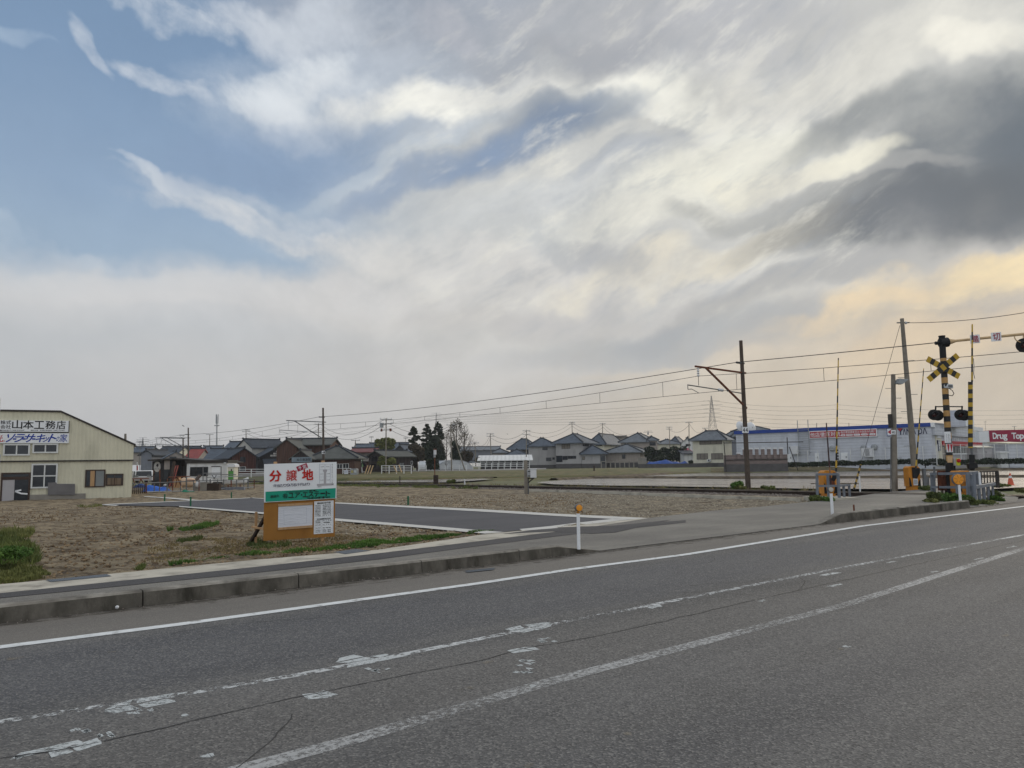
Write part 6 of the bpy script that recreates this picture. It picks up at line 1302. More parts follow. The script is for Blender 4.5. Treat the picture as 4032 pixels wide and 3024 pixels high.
# ------------------------------------------------------------------ catenary poles and wires over the track
CP = 'catenary poles along the track'
S0 = -.4; SP = [S0, S0+56, S0+108, S0+160]
def catpole(s, label, b, tp, plate=None, m='pole_brown', bracket='steel'):
    base = TT(s, 4.0, -.25)
    if not b:                                             # the foot stands on the pole line, straight below the seen top
        for _ in range(60):
            v = base-EYE; k = v.dot(FW); px = 2016+F*v.dot(RX)/k; py = 1512-F*v.dot(UP)/k
            tx = tp[0]+(py-tp[1])*(.0146+.105*(tp[0]-2016)/F*.2); s += (px-tx)*.02; base = TT(s, 4.0, -.25)
    if b: base = P(*b, 47.0) if s < 5 else base
    n0 = base.dot(TN)-TRA.dot(TN)-.53; s = (base-TRA).dot(TD)
    top = P(*tp, base.y); t = thing('catenary_pole', label, 'catenary pole', base, 0, CP)
    MB().tube(base-Vector((0, 0, .6)), top, .165, .105, 14).build('pole', M[m], t)
    at = lambda z: base.lerp(top, (z-base.z)/(top.z-base.z))
    L = n0+.35
    e = at(7.02)-TN*L+Vector((0, 0, .08)); a7 = at(7.02)
    MB().bar(a7+TN*.35, e-TN*.25, .09, .10).build('cantilever_arm', M['rust' if bracket == 'rust' else 'steel'], t)
    MB().bar(e+TN*.75-Vector((0, 0, .03)), at(4.85)+TN*.25, .09, .10).build('cantilever_stay', M['rust' if bracket == 'rust' else 'steel'], t)
    ins = MB().lathe([(.02, 0), (.06, -.08), (.03, -.12), (.09, -.2), (.03, -.26), (.09, -.34), (.03, -.4), (.09, -.48), (.02, -.55)], e+Vector((0, 0, -.05)), n=8)
    ins.build('insulator', M['dish'], t); q = e+Vector((0, 0, -.6)); rod = TT(s, -.1); mw = Vector((e.x, e.y, 6.45))
    MB().tube(q, Vector((e.x, e.y, 6.0)), .016).build('hanger', M['wire'], t)
    A = Vector((e.x, e.y, 5.98))-TN*1.0; B = at(5.75)-TN*.2
    MB().tube(A, A.lerp(B, .55), .035).build('steady_tube', M['steel'], t); MB().lathe([(.03, 0), (.09, .05), (.09, .42), (.03, .48)], A.lerp(B, .55), B-A, 8).build('insulator', M['dish'], t); MB().tube(A.lerp(B, .72), B, .035).build('steady_rod', M['steel'], t)
    g = MB(); C_ = Vector((e.x, e.y, 5.56)); pts = [A, A-Vector((0, 0, .25)), A-Vector((0, 0, .22))+TN*.35, C_]
    g.path(pts, .022); g.build('registration_arm', M['steel'], t)
    f = at(7.62); MB().tube(f+TN*.2, f-TN*.55, .07, .07, 8).build('feeder_insulator', M['steel'], t)
    if plate:
        pz_ = at(plate[1]); fwd = (Vector((0, 0, pz_.z))-pz_); fwd.z = 0; fwd.normalize(); ux = Vector((-fwd.y, fwd.x, 0)); o = pz_+fwd*.2
        k = MB().prism([o-ux*.19+Vector((0, 0, -.18)), o+ux*.19+Vector((0, 0, -.18)), o+ux*.19+Vector((0, 0, .18)), o-ux*.19+Vector((0, 0, .18))], fwd*.02).build('number_plate', M['white_paint'], t)
        lo = o+fwd*.02-base; 
        for i, ch in enumerate(plate[0]): lettering(k, ch, lo, ux, (0, 0, 1), fwd, (-.14, .02)[i], (-.02, .14)[i], -.12, .12, 'ink', bold=.02)
    return dict(s=s, arm=e, feed=f-TN*.6, cont=C_, mess=Vector((e.x, e.y, 6.55)))
cps = [catpole(S0, 'thick brown concrete catenary pole standing by the flooded paddy', S3(620, 1577), S3(545, 103), ('44', 3.5), bracket='rust'),
       catpole(SP[1], 'brown catenary pole rising directly behind the sale board', None, (1272, 1606), ('41', 3.4)),
       catpole(SP[2], 'reddish catenary pole rising behind the dark yard shed', None, Z2(1067, 372)),
       catpole(SP[3], 'farthest catenary pole above the grey gable roof', None, Z2(977, 545))]
# the next mast of the line stands outside the picture beyond the crossing; the wires run to it
s5 = S0-50; near = dict(arm=TT(s5, 0, 7.1), feed=TT(s5, 3.4, 7.6), cont=TT(s5, 0, 5.5), mess=TT(s5, 0, 6.55))
seq = [near]+cps+[dict(arm=TT(205, 0, 7.1), feed=TT(205, 3.4, 7.6), cont=TT(205, 0, 5.5), mess=TT(205, 0, 6.55))]
def span(a, b, sag, n=14): return [a.lerp(b, k/n)-Vector((0, 0, 4*sag*(k/n)*(1-k/n))) for k in range(n+1)]
def wire(name, label, pts, r, group='overhead wires of the railway', cat='wire'): return tag(MB().path(pts, r, 5).build(name, M['wire']), label, cat, group)
pts = []
for a, b in zip(seq, seq[1:]): pts += span(a['feed'], b['feed'], .45)
wire('feeder_wire', 'thick topmost black cable running between the catenary poles', pts, .022)
pts = []; dr = []
for a, b in zip(seq, seq[1:]):
    pts += span(a['mess'], b['mess'], .68)
    ln = (b['mess']-a['mess']).length; k = max(2, int(ln/5.0))
    for i in range(k): f = (i+.5)/k; m_ = a['mess'].lerp(b['mess'], f)-Vector((0, 0, 4*.68*f*(1-f))); c_ = a['cont'].lerp(b['cont'], f); dr.append((m_, c_))
mw = wire('messenger_wire', 'upper thin catenary wire with short droppers over the track', pts, .014)
for m_, c_ in dr: MB().tube(m_, c_, .012, .012, 4).build('dropper', M['wire'], mw)
pts = []
for a, b in zip(seq, seq[1:]): pts += span(a['cont'], b['cont'], .03, 4)
wire('contact_wire', 'lowest contact wire hanging level over the rails', pts, .013)
# distribution wires between the far poles and the high-voltage lines
def farwire(label, seqpts, sag, r=.03, group='power lines over the houses'):
    pts = []
    for a, b in zip(seqpts, seqpts[1:]): pts += span(a, b, sag, 10)
    wire('power_line', label, pts, r, group)
w3 = [P(*Z4(320, 415), 190), P(*Z4(1600, 312), 176), P(*Z5(640, 215), 130)]
farwire('uppermost power line sagging from the barn poles to the transformer pole', w3, 2.4); farwire('lower power line sagging from the barn poles to the transformer pole', [p-Vector((0, 0, .8)) for p in w3], 2.6)
w4 = [P(*Z5(725, 270), 130), P(*Z5(1715, 300), 142), P(*Z5(2095, 580), 165), P(*Z6(140, 390), 180), P(*Z6(770, 332), 176), P(*Z6(1560, 195), 205), P(*Z6(2100, 220), 215), P(*Z7(600, 345), 220)]
farwire('power line dipping from the transformer pole across the middle houses', w4, 1.6); farwire('second power line below the one across the middle houses', [p-Vector((0, 0, .9)) for p in w4], 1.7)
w5 = [P(*Z7(1120, 262), 215), P(*Z7(1470, 205), 176), P(*Z7(1700, 275), 215), P(*Z7(2200, 292), 230)]
farwire('power line running over the ivory house roof', w5, 1.5)
for k, (y0, y1, ym) in enumerate([(698, 738, 735), (740, 782, 778), (780, 830, 826), (820, 872, 868), (858, 918, 912), (898, 950, 944)]):
    a = P(*S3(262, y0), 420); b = P(*S3(1500, y1), 480); c = P(*S2(2600, 40+k*62), 520); d = P(S3(232, y0)[0], S3(232, y0)[1], 420); e = P(*Z5(1480, 130+k*22), 520)
    farwire('high voltage line %s of six strung from the tall pylon' % ['topmost', 'second', 'third', 'fourth', 'fifth', 'lowest'][k], [e, d, a, b, c], 2.2, .055, 'high voltage lines')
for k, (va, vb) in enumerate([(100, 175), (150, 245), (195, 300)]): farwire('faint far line %s of three crossing behind the conifers' % ['highest', 'middle', 'lowest'][k], [P(*Z5(-900, va+320), 560), P(*Z5(1472, va+20), 520)], 3, .05, 'high voltage lines')
# ------------------------------------------------------------------ contractor's yard on the left
ZY = zoom(600, 1780, .19892)
YD = lambda label, Z, a, x1, top, Y, depth, wall, roof, name, cat, **k: None
fr = Frame(P(*Z2(430, 1300), 78), 0); q = fr.pix
t = thing('yard_shed', 'dark timber yard shed with long flat roof sloping down to the site office', 'shed', fr.o, 0)
x1 = q(*Z2(1560, 1300))[0]; z0 = q(*Z2(430, 925))[1]; z1 = q(*Z2(860, 905))[1]; z2 = q(*Z2(1600, 968))[1]; xm = q(*Z2(860, 905))[0]; xr = q(*Z2(1640, 968))[0]
MB().prism([(0, 0, -.8), (xm, 0, -.8), (xm, 0, z1-.2), (0, 0, z0-.2)], (0, 6, 0)).build('wall', M['wall_black'], t, world=False)
MB().prism([(xm, 1.2, -.8), (x1, 1.2, -.8), (x1, 1.2, z2-.1), (xm, 1.2, z1-.2)], (0, 5, 0)).build('wall', M['board_dark'], t, world=False)
MB().prism([(-.25, -.5, z0-.16), (-.25, -.5, z0-.02), (xm, -.5, z1+.03), (xr, -.5, z2+.05), (xr, -.5, z2-.07), (xm, -.5, z1-.12)], (0, 7, 0)).build('roof', M['trim_dark'], t, world=False)
def yb(u0, v0, u1, v1, m, name, yo=-.03, d=.05, par=None, Z=Z2):
    (a, e), (b, c) = q(*Z(u0, v0), yo), q(*Z(u1, v1), yo); return MB().box(a, b, yo-d, yo, c, e).build(name, M[m], par or t, world=False)
yb(485, 1105, 565, 1290, 'glass', 'doorway'); yb(655, 940, 745, 1098, 'wall_taupe', 'panel_board'); yb(655, 1100, 720, 1290, 'glass', 'doorway'); yb(430, 1110, 482, 1290, 'board_brown', 'side_boards')
yb(890, 1045, 955, 1215, 'wall_dark', 'sliding_door', 1.18); yb(975, 1045, 1025, 1215, 'wall_dark', 'sliding_door', 1.18); yb(835, 1030, 890, 1215, 'tarp_blue', 'blue_sheet', 1.15); yb(850, 935, 940, 1000, 'wall_bluegrey', 'upper_panel', 1.17)
x, z = q(*Z2(533, 1053)); e = MB().lathe([(.42, 0), (.42, .08)], (x, -.02, z), (0, -1, 0), 20); 
for i, v in enumerate(e.v): e.v[i] = (x+(v[0]-x)*.8, v[1], z+(v[2]-z)*1.25)
e = e.build('oval_sign', M['plaster'], t, world=False); MB().prism([(x-.1, -.125, z+.1), (x-.02, -.125, z+.3), (x+.12, -.125, z+.32), (x+.14, -.125, z+.1), (x+.04, -.125, z-.02)], (0, .02, 0)).build('figure_print', M['trim_dark'], e, world=False); lettering(e, 'ヨシダ', (0, -.1, 0), (1, 0, 0), (0, 0, 1), (0, -1, 0), x-.25, x+.25, z-.28, z-.12, 'trim_dark', thick=.015)
# site office
fr = Frame(P(*Z2(1035, 1255), 74), 0); q = fr.pix; t = thing('site_office', 'white panelled site office container with flat black roof', 'site office', fr.o, 0)
x1 = q(*Z2(1742, 1255))[0]; zt = q(*Z2(1400, 990))[1]; xs = q(*Z2(1085, 1200))[0]
MB().box(0, x1, 0, 2.6, -.4, zt).build('wall', M['wall_white'], t, world=False); MB().box(-.1, x1+.08, -.12, 2.7, zt, zt+.28).build('roof', M['trim_dark'], t, world=False); MB().box(0, x1, -.02, 2.6, -.6, -.38).build('base_frame', M['trim_dark'], t, world=False)
def pw(u0, v0, u1, v1, k, nx, Z=Z2): (a, e), (b, c) = q(*Z(u0, v0)), q(*Z(u1, v1)); return window(t, a, b, c, e, k, nx)
pw(1105, 1058, 1410, 1212, 'd', 3); (a, e), (b, c) = q(*Z2(1482, 1048)), q(*Z2(1615, 1250)); MB().box(a, b, -.04, .0, c, e).build('door', M['white_paint'], t, world=False); MB().bar((a-.04, -.05, e), (b+.04, -.05, e), .07).build('door_head', M['trim_dark'], t, world=False); MB().bar((xs, -.03, -.4), (xs, -.03, zt), .05).build('corner_trim', M['white_paint'], t, world=False); yb(1690, 978, 1725, 992, 'white_paint', 'roof_lamp', -.15, .1)
# portable toilet
fr = Frame(P(*Z2(1748, 1262), 72), 0); q = fr.pix; t = thing('portable_toilet', 'portable toilet with green door and rounded cream roof', 'portable toilet', fr.o, 0); w = q(*Z2(1868, 1262))[0]; h = q(*Z2(1748, 1060))[1]
MB().box(0, w, 0, 1, -.3, h).build('body', M['wall_ivory'], t, world=False, bevel=.03)
MB().prism([(-.06, -.06, h), (w+.1, -.06, h), (w+.06, -.06, h+.22), (w*.8, -.06, h+.32), (w*.2, -.06, h+.32), (-.02, -.06, h+.22)], (0, 1.1, 0)).build('roof', M['dish'], t, world=False)
d = MB().box(.1, w-.1, -.05, 0, -.2, h-.35).build('door', M['toilet_green'], t, world=False); MB().box(w-.3, w-.22, -.1, -.05, .7, .9).build('handle', M['trim_dark'], d, world=False)
# cab-over truck
fr = Frame(P(*Z2(95, 1330), 62), math.radians(25)); q = fr.pix; t = thing('white_truck', 'white cab-over truck parked nose-on beside the workshop', 'truck', fr.o, fr.yaw); w = q(*Z2(445, 1330))[0]; h = q(*Z2(200, 1118))[1]; k = w/2.0
zw0, zw1 = q(*Z2(200, 1242))[1], q(*Z2(200, 1130))[1]; xw = q(*Z2(152, 1200))[0]
cab = MB().prism([(0, 0, .15), (0, 0, zw0), (0, .18, h-.06), (0, .3, h), (0, 1.7, h), (0, 1.8, .15)], (w, 0, 0)).build('cab', M['white_paint'], t, world=False, bevel=.04)
MB().prism([(xw, .0, zw0), (w-.06, .0, zw0), (w-.12, .16, zw1), (xw+.05, .16, zw1)], (0, -.025, 0)).build('windscreen', M['glass'], t, world=False)
MB().prism([(.04, .0, zw0), (xw-.08, .0, zw0), (xw-.06, .16, zw1), (.08, .16, zw1)], (0, -.02, 0)).build('side_window', M['glass'], t, world=False)
MB().box(.05, w-.05, -.06, 0, .15, .42).build('bumper', M['sign_grey'], t, world=False); MB().box(.15, w-.15, -.04, 0, .5, zw0-.12).build('grille', M['white_paint'], t, world=False)
for x in (.18, w-.42): MB().box(x, x+.24, -.07, -.01, .45, .60).build('headlight', M['glass_pale'], t, world=False)
for x in (.3, w-.5): MB().lathe([(.34, 0), (.36, .05), (.36, .2), (.34, .25)], (x-.1, .7, .25), (1, 0, 0), 14).build('wheel', M['black_paint'], t, world=False)
MB().box(0, w, 2.0, 5.5, .6, .8).build('load_bed', M['steel'], t, world=False); MB().bar((w-.03, -.05, zw0+.05), (w+.16, -.14, zw0+.35), .05).build('mirror', M['black_paint'], t, world=False)
t = thing('marker_pole', 'red and white banded pole standing behind the truck cab', 'pole', P(*Z2(178, 1330), 66), 0); MB().tube(P(*Z2(178, 1330), 66), P(*Z2(178, 972), 66), .06).build('pole', stripes('redwhite', (180, 60, 56), (214, 214, 212), .95), t)
tarp('bright blue tarpaulin slumped over a heap by the yard fence', [(335, 1462), (370, 1370), (440, 1372), (520, 1392), (580, 1408), (640, 1395), (680, 1425), (712, 1462)], 'tarp_blue', Z=Z2, Y=60, d=1.6, seed=2)
tarp('small blue tarpaulin fold nearer the truck', [(150, 1380), (200, 1352), (270, 1348), (340, 1375), (360, 1400)], 'tarp_dark', Z=Z2, Y=61, d=.9, seed=3)
tarp('green netting bundle lying at the fence foot', [(950, 1510), (975, 1465), (1000, 1445), (1040, 1460), (1060, 1478), (1160, 1480), (1180, 1505)], 'net_green', Z=Z2, Y=59, d=.8, seed=4, name='net_bundle', cat='netting')
def sack(label, Z, c, rx, rz, Y, m, group=None, seed=1, name='bulk_bag'):
    p = P(*Z(*c), Y); s = (Z(1, 0)[0]-Z(0, 0)[0])*Y/F; mb = MB(); vs = []; n = 18; K = 9
    for k in range(K+1):
        f = k/K; r = (1-abs(2*f-1)**3.2)**.45 if 0 < k < K else .03
        for i in range(n):
            a = 2*math.pi*i/n; cu = abs(math.cos(a))**.7*(1 if math.cos(a) > 0 else -1); su = abs(math.sin(a))**.7*(1 if math.sin(a) > 0 else -1); w = 1+.12*mnoise.noise(Vector((cu*2, su*2, f*3+seed)))
            vs.append((p.x+cu*rx*s*r*w, p.y+su*rx*s*.8*r*w, p.z+(f-.5)*2*rz*s*w))
    fs = [(k*n+i, k*n+(i+1) % n, (k+1)*n+(i+1) % n, (k+1)*n+i) for k in range(K) for i in range(n)]
    return tag(mb.add(vs, fs).build(name, M[m], smooth=True), label, 'bag', group)
sack('large tan bulk bag behind the middle of the yard fence', Z2, (1090, 1325), 92, 82, 64, 'bag_tan', 'bulk bags in the yard', 1); sack('tan bulk bag half behind the red ladder foot', Z2, (1000, 1320), 60, 78, 65, 'bag_tan', 'bulk bags in the yard', 2); sack('pale blue plastic bag leaning on the concrete block', Z2, (1235, 1365), 40, 48, 62, 'bag_white', None, 3, 'plastic_bag'); sack('small white bag on the ground beside the blue tarpaulin', Z2, (668, 1372), 28, 20, 60, 'bag_white', None, 4, 'plastic_bag'); sack('white rolled cover behind the right part of the yard fence', Z2, (1455, 1308), 40, 34, 66, 'bag_white', None, 5, 'rolled_cover')
t = thing('cardboard_stack', 'brown board stack behind the red ladder', 'stack', P(*Z2(860, 1400), 66), 0); fr = Frame(P(*Z2(810, 1400), 66), 0); w, h = fr.pix(*Z2(930, 1240)); TF[t.name] = (fr.o, 0); t.location = fr.o
for k in range(4): MB().box(w*k/4+.01, w*(k+1)/4-.01, 0, .5, -.1, h*(.8+.2*((k*7) % 3)/2)).build('board', M['wood'], t, world=False)
t = thing('ladder', 'rust red ladder leaning against the dark yard shed', 'ladder', P(*Z2(755, 1400), 72), 0); mb = MB(); A, B = P(*Z2(735, 1405), 72), P(*Z2(855, 1035), 76); C_, D_ = P(*Z2(790, 1410), 72), P(*Z2(890, 1035), 76); mk('red_rust', (126, 60, 48), .8, .25, 5)
MB().bar(A, B, .09).build('side_rail', M['red_rust'], t); MB().bar(C_, D_, .09).build('side_rail', M['red_rust'], t)
for k in range(9): MB().bar(A.lerp(B, (k+.6)/9.4), C_.lerp(D_, (k+.6)/9.4), .05).build('rung', M['red_rust'], t)
for lab, a, b, r in [('dark plank leaning on the shed wall beside the ladder', (760, 1330), (822, 965), .14), ('grey log leaning steeply behind the fence', (1195, 1290), (1270, 1205), .16)]: tag(MB().bar(P(*Z2(*a), 70), P(*Z2(*b), 71), r*1.6, r).build('plank', M['wood_dark' if r < .15 else 'bark']), lab, 'plank')
t = thing('white_boat', 'small white skiff resting on trestles in the yard', 'boat', P(*Z2(1800, 1400), 66), 0); fr = Frame(P(*Z2(1700, 1375), 66), 0); TF[t.name] = (fr.o, 0); t.location = fr.o; q = fr.pix
L0 = q(*Z2(2110, 1375))[0]; zt = q(*Z2(1700, 1295))[1]; zb = q(*Z2(1800, 1365))[1]; zk = q(*Z2(2045, 1230))[1]
vs = []; n = 12
for k in range(n+1):
    f = k/n; x = L0*f; wd = .55*(1-max(0, f-.55)**2*4.2); wd = max(.04, wd); top = zt+(zk-zt)*max(0, (f-.6)/.4)**1.6; bt = zb+.12*f**4
    vs += [(x, -wd, top), (x, -wd*.75, bt+.1), (x, 0, bt), (x, wd*.75, bt+.1), (x, wd, top), (x, wd*.9, top-.02), (x, 0, bt+.08), (x, -wd*.9, top-.02)]
MB().add(vs, [(k*8+i, k*8+(i+1) % 8, (k+1)*8+(i+1) % 8, (k+1)*8+i) for k in range(n) for i in range(8)]+[tuple(range(8)), tuple(range(n*8, n*8+8))[::-1]]).build('hull', M['white_paint'], t, world=False)
for x in (.25, .75): MB().bar((L0*x, -.5, zb-.5), (L0*x, -.5, zb), .08).build('trestle', M['rust'], t, world=False)
for lab, u0, u1, v, tp in [('low concrete block wall at the yard edge', 1160, 1385, 1470, 1330), ('weathered timber skid under the yard fence end', 1390, 1600, 1455, 1345)]:
    a, b, c = P(*Z2(u0, v), 62), P(*Z2(u1, v), 62), P(*Z2(u0, tp), 62); g = MB().box(a.x, b.x, a.y, a.y+.5, a.z-.2, c.z).build('concrete_block' if 'concrete' in lab else 'timber_skid', M['footing' if 'concrete' in lab else 'wood_dark']); tag(g, lab, 'block' if 'concrete' in lab else 'timber')
# the fence of scaffold pipe
t = thing('pipe_fence', 'rusty scaffold pipe fence closing the yard from the lot', 'fence', P(*Z2(90, 1530), 56), 0)
fa, fb = P(*Z2(90, 1535), 56), P(*Z2(2215, 1438), 66)
def fpt(u, v): f = (u-90)/2125; return P(*Z2(u, v), 56+10*f)
for i, u in enumerate([335, 475, 565, 700, 795, 935, 1035, 1160, 1255, 1450, 1580, 1685, 1815, 1910, 2035, 2110, 2215]): MB().tube(fpt(u, 1545-.045*(u-90)), fpt(u, (1320 if i < 4 else 1285 if i % 2 else 1225) if u < 1200 else 1270), .04 if i % 3 else .055, None, 6).build('post', M['steel' if i % 4 else 'rust'], t)
for a, b, m in [((95, 1345), (580, 1325), 'steel'), ((330, 1340), (1200, 1300), 'steel'), ((720, 1235), (1100, 1218), 'rust'), ((1030, 1285), (1180, 1285), 'rust'), ((1200, 1300), (2215, 1270), 'steel'), ((1330, 1165), (1650, 1162), 'steel'), ((1395, 1190), (1900, 1190), 'steel'), ((1400, 1235), (2010, 1215), 'galv'), ((340, 1490), (1160, 1470), 'galv'), ((1450, 1448), (2215, 1405), 'galv'), ((95, 1262), (380, 1255), 'rust')]: MB().tube(fpt(*a), fpt(*b), .035, None, 6).build('rail', M[m], t)
for a, b in [((110, 1265), (130, 1350)), ((240, 1262), (215, 1345)), ((240, 1262), (290, 1345)), ((880, 1225), (845, 1400)), ((880, 1225), (940, 1390)), ((1480, 1190), (1520, 1260)), ((1560, 1190), (1520, 1260)), ((1390, 1165), (1390, 1480)), ((1325, 1045), (1325, 1300)), ((1640, 1045), (1640, 1300)), ((2130, 1275), (2095, 1330)), ((705, 1260), (705, 1400)), ((580, 1285), (580, 1400)), ((570, 1100), (572, 1330))]: MB().tube(fpt(*a), fpt(*b), .04, None, 6).build('strut', M['rust' if a[0] < 1000 else 'steel'], t)
for k in range(7): a = fpt(100+k*34, 1535); MB().bar(a-Vector((0, 0, .1)), fpt(100+k*34+8, 1350+12*(k % 3)), .06, .03).build('stake', M['wood_dark'], t)
# boards of the yard ground
tag(MB().box(fpt(1600, 1440).x, fpt(2215, 1425).x, 63.5, 63.9, -.12, .12).build('timber_plank', M['wall_bluegrey']), 'grey plank laid along the yard fence foot', 'plank')
# roadside things near the barns
t = thing('notice_board', 'small white notice board on the guard rail by the road', 'sign', P(*Z5(50, 1070), 124), 0); MB().prism([P(*Z5(18, 1072), 124), P(*Z5(82, 1072), 124), P(*Z5(82, 1012), 124), P(*Z5(18, 1012), 124)], (0, .08, 0)).build('board', M['paper'], t)
for u in (25, 75): MB().bar(P(*Z5(u, 1078), 124)+Vector((0, .1, -.3)), P(*Z5(u, 1015), 124)+Vector((0, .12, 0)), .07).build('leg', M['steel'], t)
g = MB()
for v in (1026, 1036, 1046): g.bar(P(*Z5(28, v), 124)-Vector((0, .01, 0)), P(*Z5(72, v), 124)-Vector((0, .01, 0)), .04, .03)
g.build('print', M['sign_line'], t)
t = thing('collection_bin', 'rounded silver waste collection bin standing by the road', 'bin', P(*Z5(118, 1060), 124), 0); fr = Frame(P(*Z5(118, 1060), 124), 0); TF[t.name] = (fr.o, 0); t.location = fr.o; w, h = fr.pix(*Z5(222, 985))
MB().prism([(0, 0, -.3), (w, 0, -.3), (w, 0, h*.8), (w*.93, 0, h*.95), (w*.85, 0, h), (w*.15, 0, h), (w*.07, 0, h*.95), (0, 0, h*.8)], (0, 1.4, 0)).build('body', M['galv'], t, world=False)
MB().box(w*.12, w*.48, -.05, 0, h*.1, h*.62).build('notice', M['poster_yellow'], t, world=False); MB().box(w*.52, w*.9, -.05, 0, h*.1, h*.62).build('lid', M['film'], t, world=False); MB().bar((w*.5, -.03, 0), (w*.5, -.03, h), .06).build('seam', M['steel'], t, world=False)
t = thing('banner_flag', 'pale green banner flag on a white pole by the lean-to', 'banner', P(*Z5(305, 1055), 126), 0); MB().tube(P(*Z5(305, 1055), 126), P(*Z5(297, 845), 126), .06).build('pole', M['frame_white'], t); mk('flag_green', (150, 206, 130), .8, .1, 1); vs = []
fl = MB().prism([P(*Z5(300, 848), 125.9), P(*Z5(311, 868), 125.9), P(*Z5(323, 950), 125.9), P(*Z5(303, 952), 125.9)], (0, .05, 0)).build('cloth', M['flag_green'], t)
o = P(*Z5(311, 868), 125.85)
for i, ch in enumerate('大売出し'): c = P(*Z5(309+i*2, 880+i*18), 125.85)-TF[fl.name][0]; lettering(fl, ch, c, (1, 0, 0), (0, 0, 1), (0, -1, 0), -.22, .22, -.28, .28, 'ink', bold=.02, thick=.02)
t = thing('parked_car', 'dark red car parked in shade beside the lean-to', 'car', P(*Z5(235, 1035), 134), 0); fr = Frame(P(*Z5(240, 1040), 134), 0); TF[t.name] = (fr.o, 0); t.location = fr.o; w = fr.pix(*Z5(400, 1040))[0]; mk('car_red', (64, 28, 32), .35, .1, 1, spec=.5)
MB().prism([(0, 0, .25), (w, 0, .25), (w, 0, .8), (w*.85, 0, 1.0), (w*.72, 0, 1.55), (w*.2, 0, 1.6), (w*.02, 0, 1.0)], (0, 1.6, 0)).build('body', M['car_red'], t, world=False, bevel=.06); MB().prism([(w*.1, -.02, 1.0), (w*.8, -.02, 1.0), (w*.69, -.02, 1.48), (w*.22, -.02, 1.5)], (0, .03, 0)).build('side_window', M['glass'], t, world=False)
for x in (.18, .8): MB().lathe([(.2, 0), (.32, .02), (.32, .2), (.2, .22)], (w*x, -.05, .3), (0, 1, 0), 14).build('wheel', M['black_paint'], t, world=False)
# trackside: marker, post, cabinet, stubs
t = thing('whistle_marker', 'thin trackside post with a tall white reflector tube', 'marker post', P(*Z5(1458, 1200), 71), 0); b = P(*Z5(1455, 1200), 71); MB().tube(b-Vector((0, 0, .3)), P(*Z5(1455, 760), 71), .045).build('post', M['rust'], t); MB().tube(P(*Z5(1459, 765), 71), P(*Z5(1460, 680), 71), .13).build('tube', M['dish'], t); MB().tube(P(*Z5(1460, 690), 71), P(*Z5(1460, 672), 71), .14).build('cap', M['rust'], t); MB().bar(P(*Z5(1452, 810), 70.9), P(*Z5(1452, 770), 70.9), .18).build('clamp', M['galv'], t)
tag(MB().bar(P(*Z5(1472, 1205), 70)-Vector((0, 0, .2)), P(*Z5(1474, 1088), 70), .42, .3).build('timber_post', M['wood_dark']), 'short thick weathered timber post beside the rails', 'post'); tag(MB().tube(P(*Z5(903, 1190), 78)-Vector((0, 0, .2)), P(*Z5(903, 1105), 78), .05, .05).build('marker_stake', M['wood_dark']), 'thin dark stake beside the rails near the puddled paddy', 'stake'); tag(MB().tube(P(*Z5(1930, 1200), 66)-Vector((0, 0, .2)), P(*Z5(1928, 1150), 66), .06, .05).build('marker_stake', M['dish']), 'small white stub post beside the rails', 'stake')
tag(MB().tube(P(*Z6(1943, 1035), 105), P(*Z6(1945, 945), 105), .10, .08).build('marker_stake', M['wood_dark']), 'dark stake standing in the grass bank before the grey house', 'stake')
Yc = 45; t = thing('signal_cabinet', 'pale grey trackside cabinet mounted on a slim concrete post', 'cabinet', P(*Z6(768, 1385), Yc), 0); b, c = P(*Z6(757, 1390), Yc), P(*Z6(752, 850), Yc)
MB().bar(b-Vector((0, 0, .4)), c, .20, .18).build('post', M['pole_conc'], t); MB().bar(P(*Z6(790, 1385), Yc+.1)-Vector((0, 0, .3)), P(*Z6(788, 1160), Yc+.1), .12, .12).build('post', M['steel'], t)
A, B = P(*Z6(832, 1155), Yc-.1), P(*Z6(936, 1003), Yc-.1); bx = MB().box(A.x, B.x, A.y-.25, A.y+.35, A.z, B.z).build('cabinet_body', M['dish'], t, bevel=.015); A2 = P(*Z6(775, 1150), Yc); MB().box(A2.x, A.x-.005, A.y-.22, A.y+.2, A.z+.04, B.z-.05).build('terminal_box', M['galv'], t, bevel=.01)
MB().box(A.x-.02, B.x+.02, A.y-.28, A.y+.38, B.z, B.z+.03).build('lid', M['white_paint'], bx); MB().bar(P(*Z6(800, 1240), Yc), P(*Z6(890, 1160), Yc), .07).build('bracket', M['trim_dark'], t); MB().bar(P(*Z6(778, 1165), Yc), P(*Z6(905, 1160), Yc), .07).build('bracket', M['trim_dark'], t)
for v in (1045, 1125): p = P(*Z6(788, v), Yc-.3); MB().bar(p, p+Vector((.18, 0, 0)), .05).build('cable_gland', M['black_paint'], t)
# green survey pegs on the lot
mk('peg', (24, 92, 62), .6, .1, 3)
for lab, px, py, h in [('green survey peg beside the far gutter corner', 648, 1975, .4), ('green survey peg at the near gutter beginning', 750, 1995, .45), ('green survey peg on the soil just past the sale board', 1607, 1990, .4), ('small green survey peg by the upper gutter near the yard', 911, 1962, .35)]: p = G(px, py, -.1); tag(MB().tube(p-Vector((0, 0, .2)), p+Vector((0, 0, h)), .04, .04).build('survey_peg', M['peg']), lab, 'peg', 'green survey pegs')
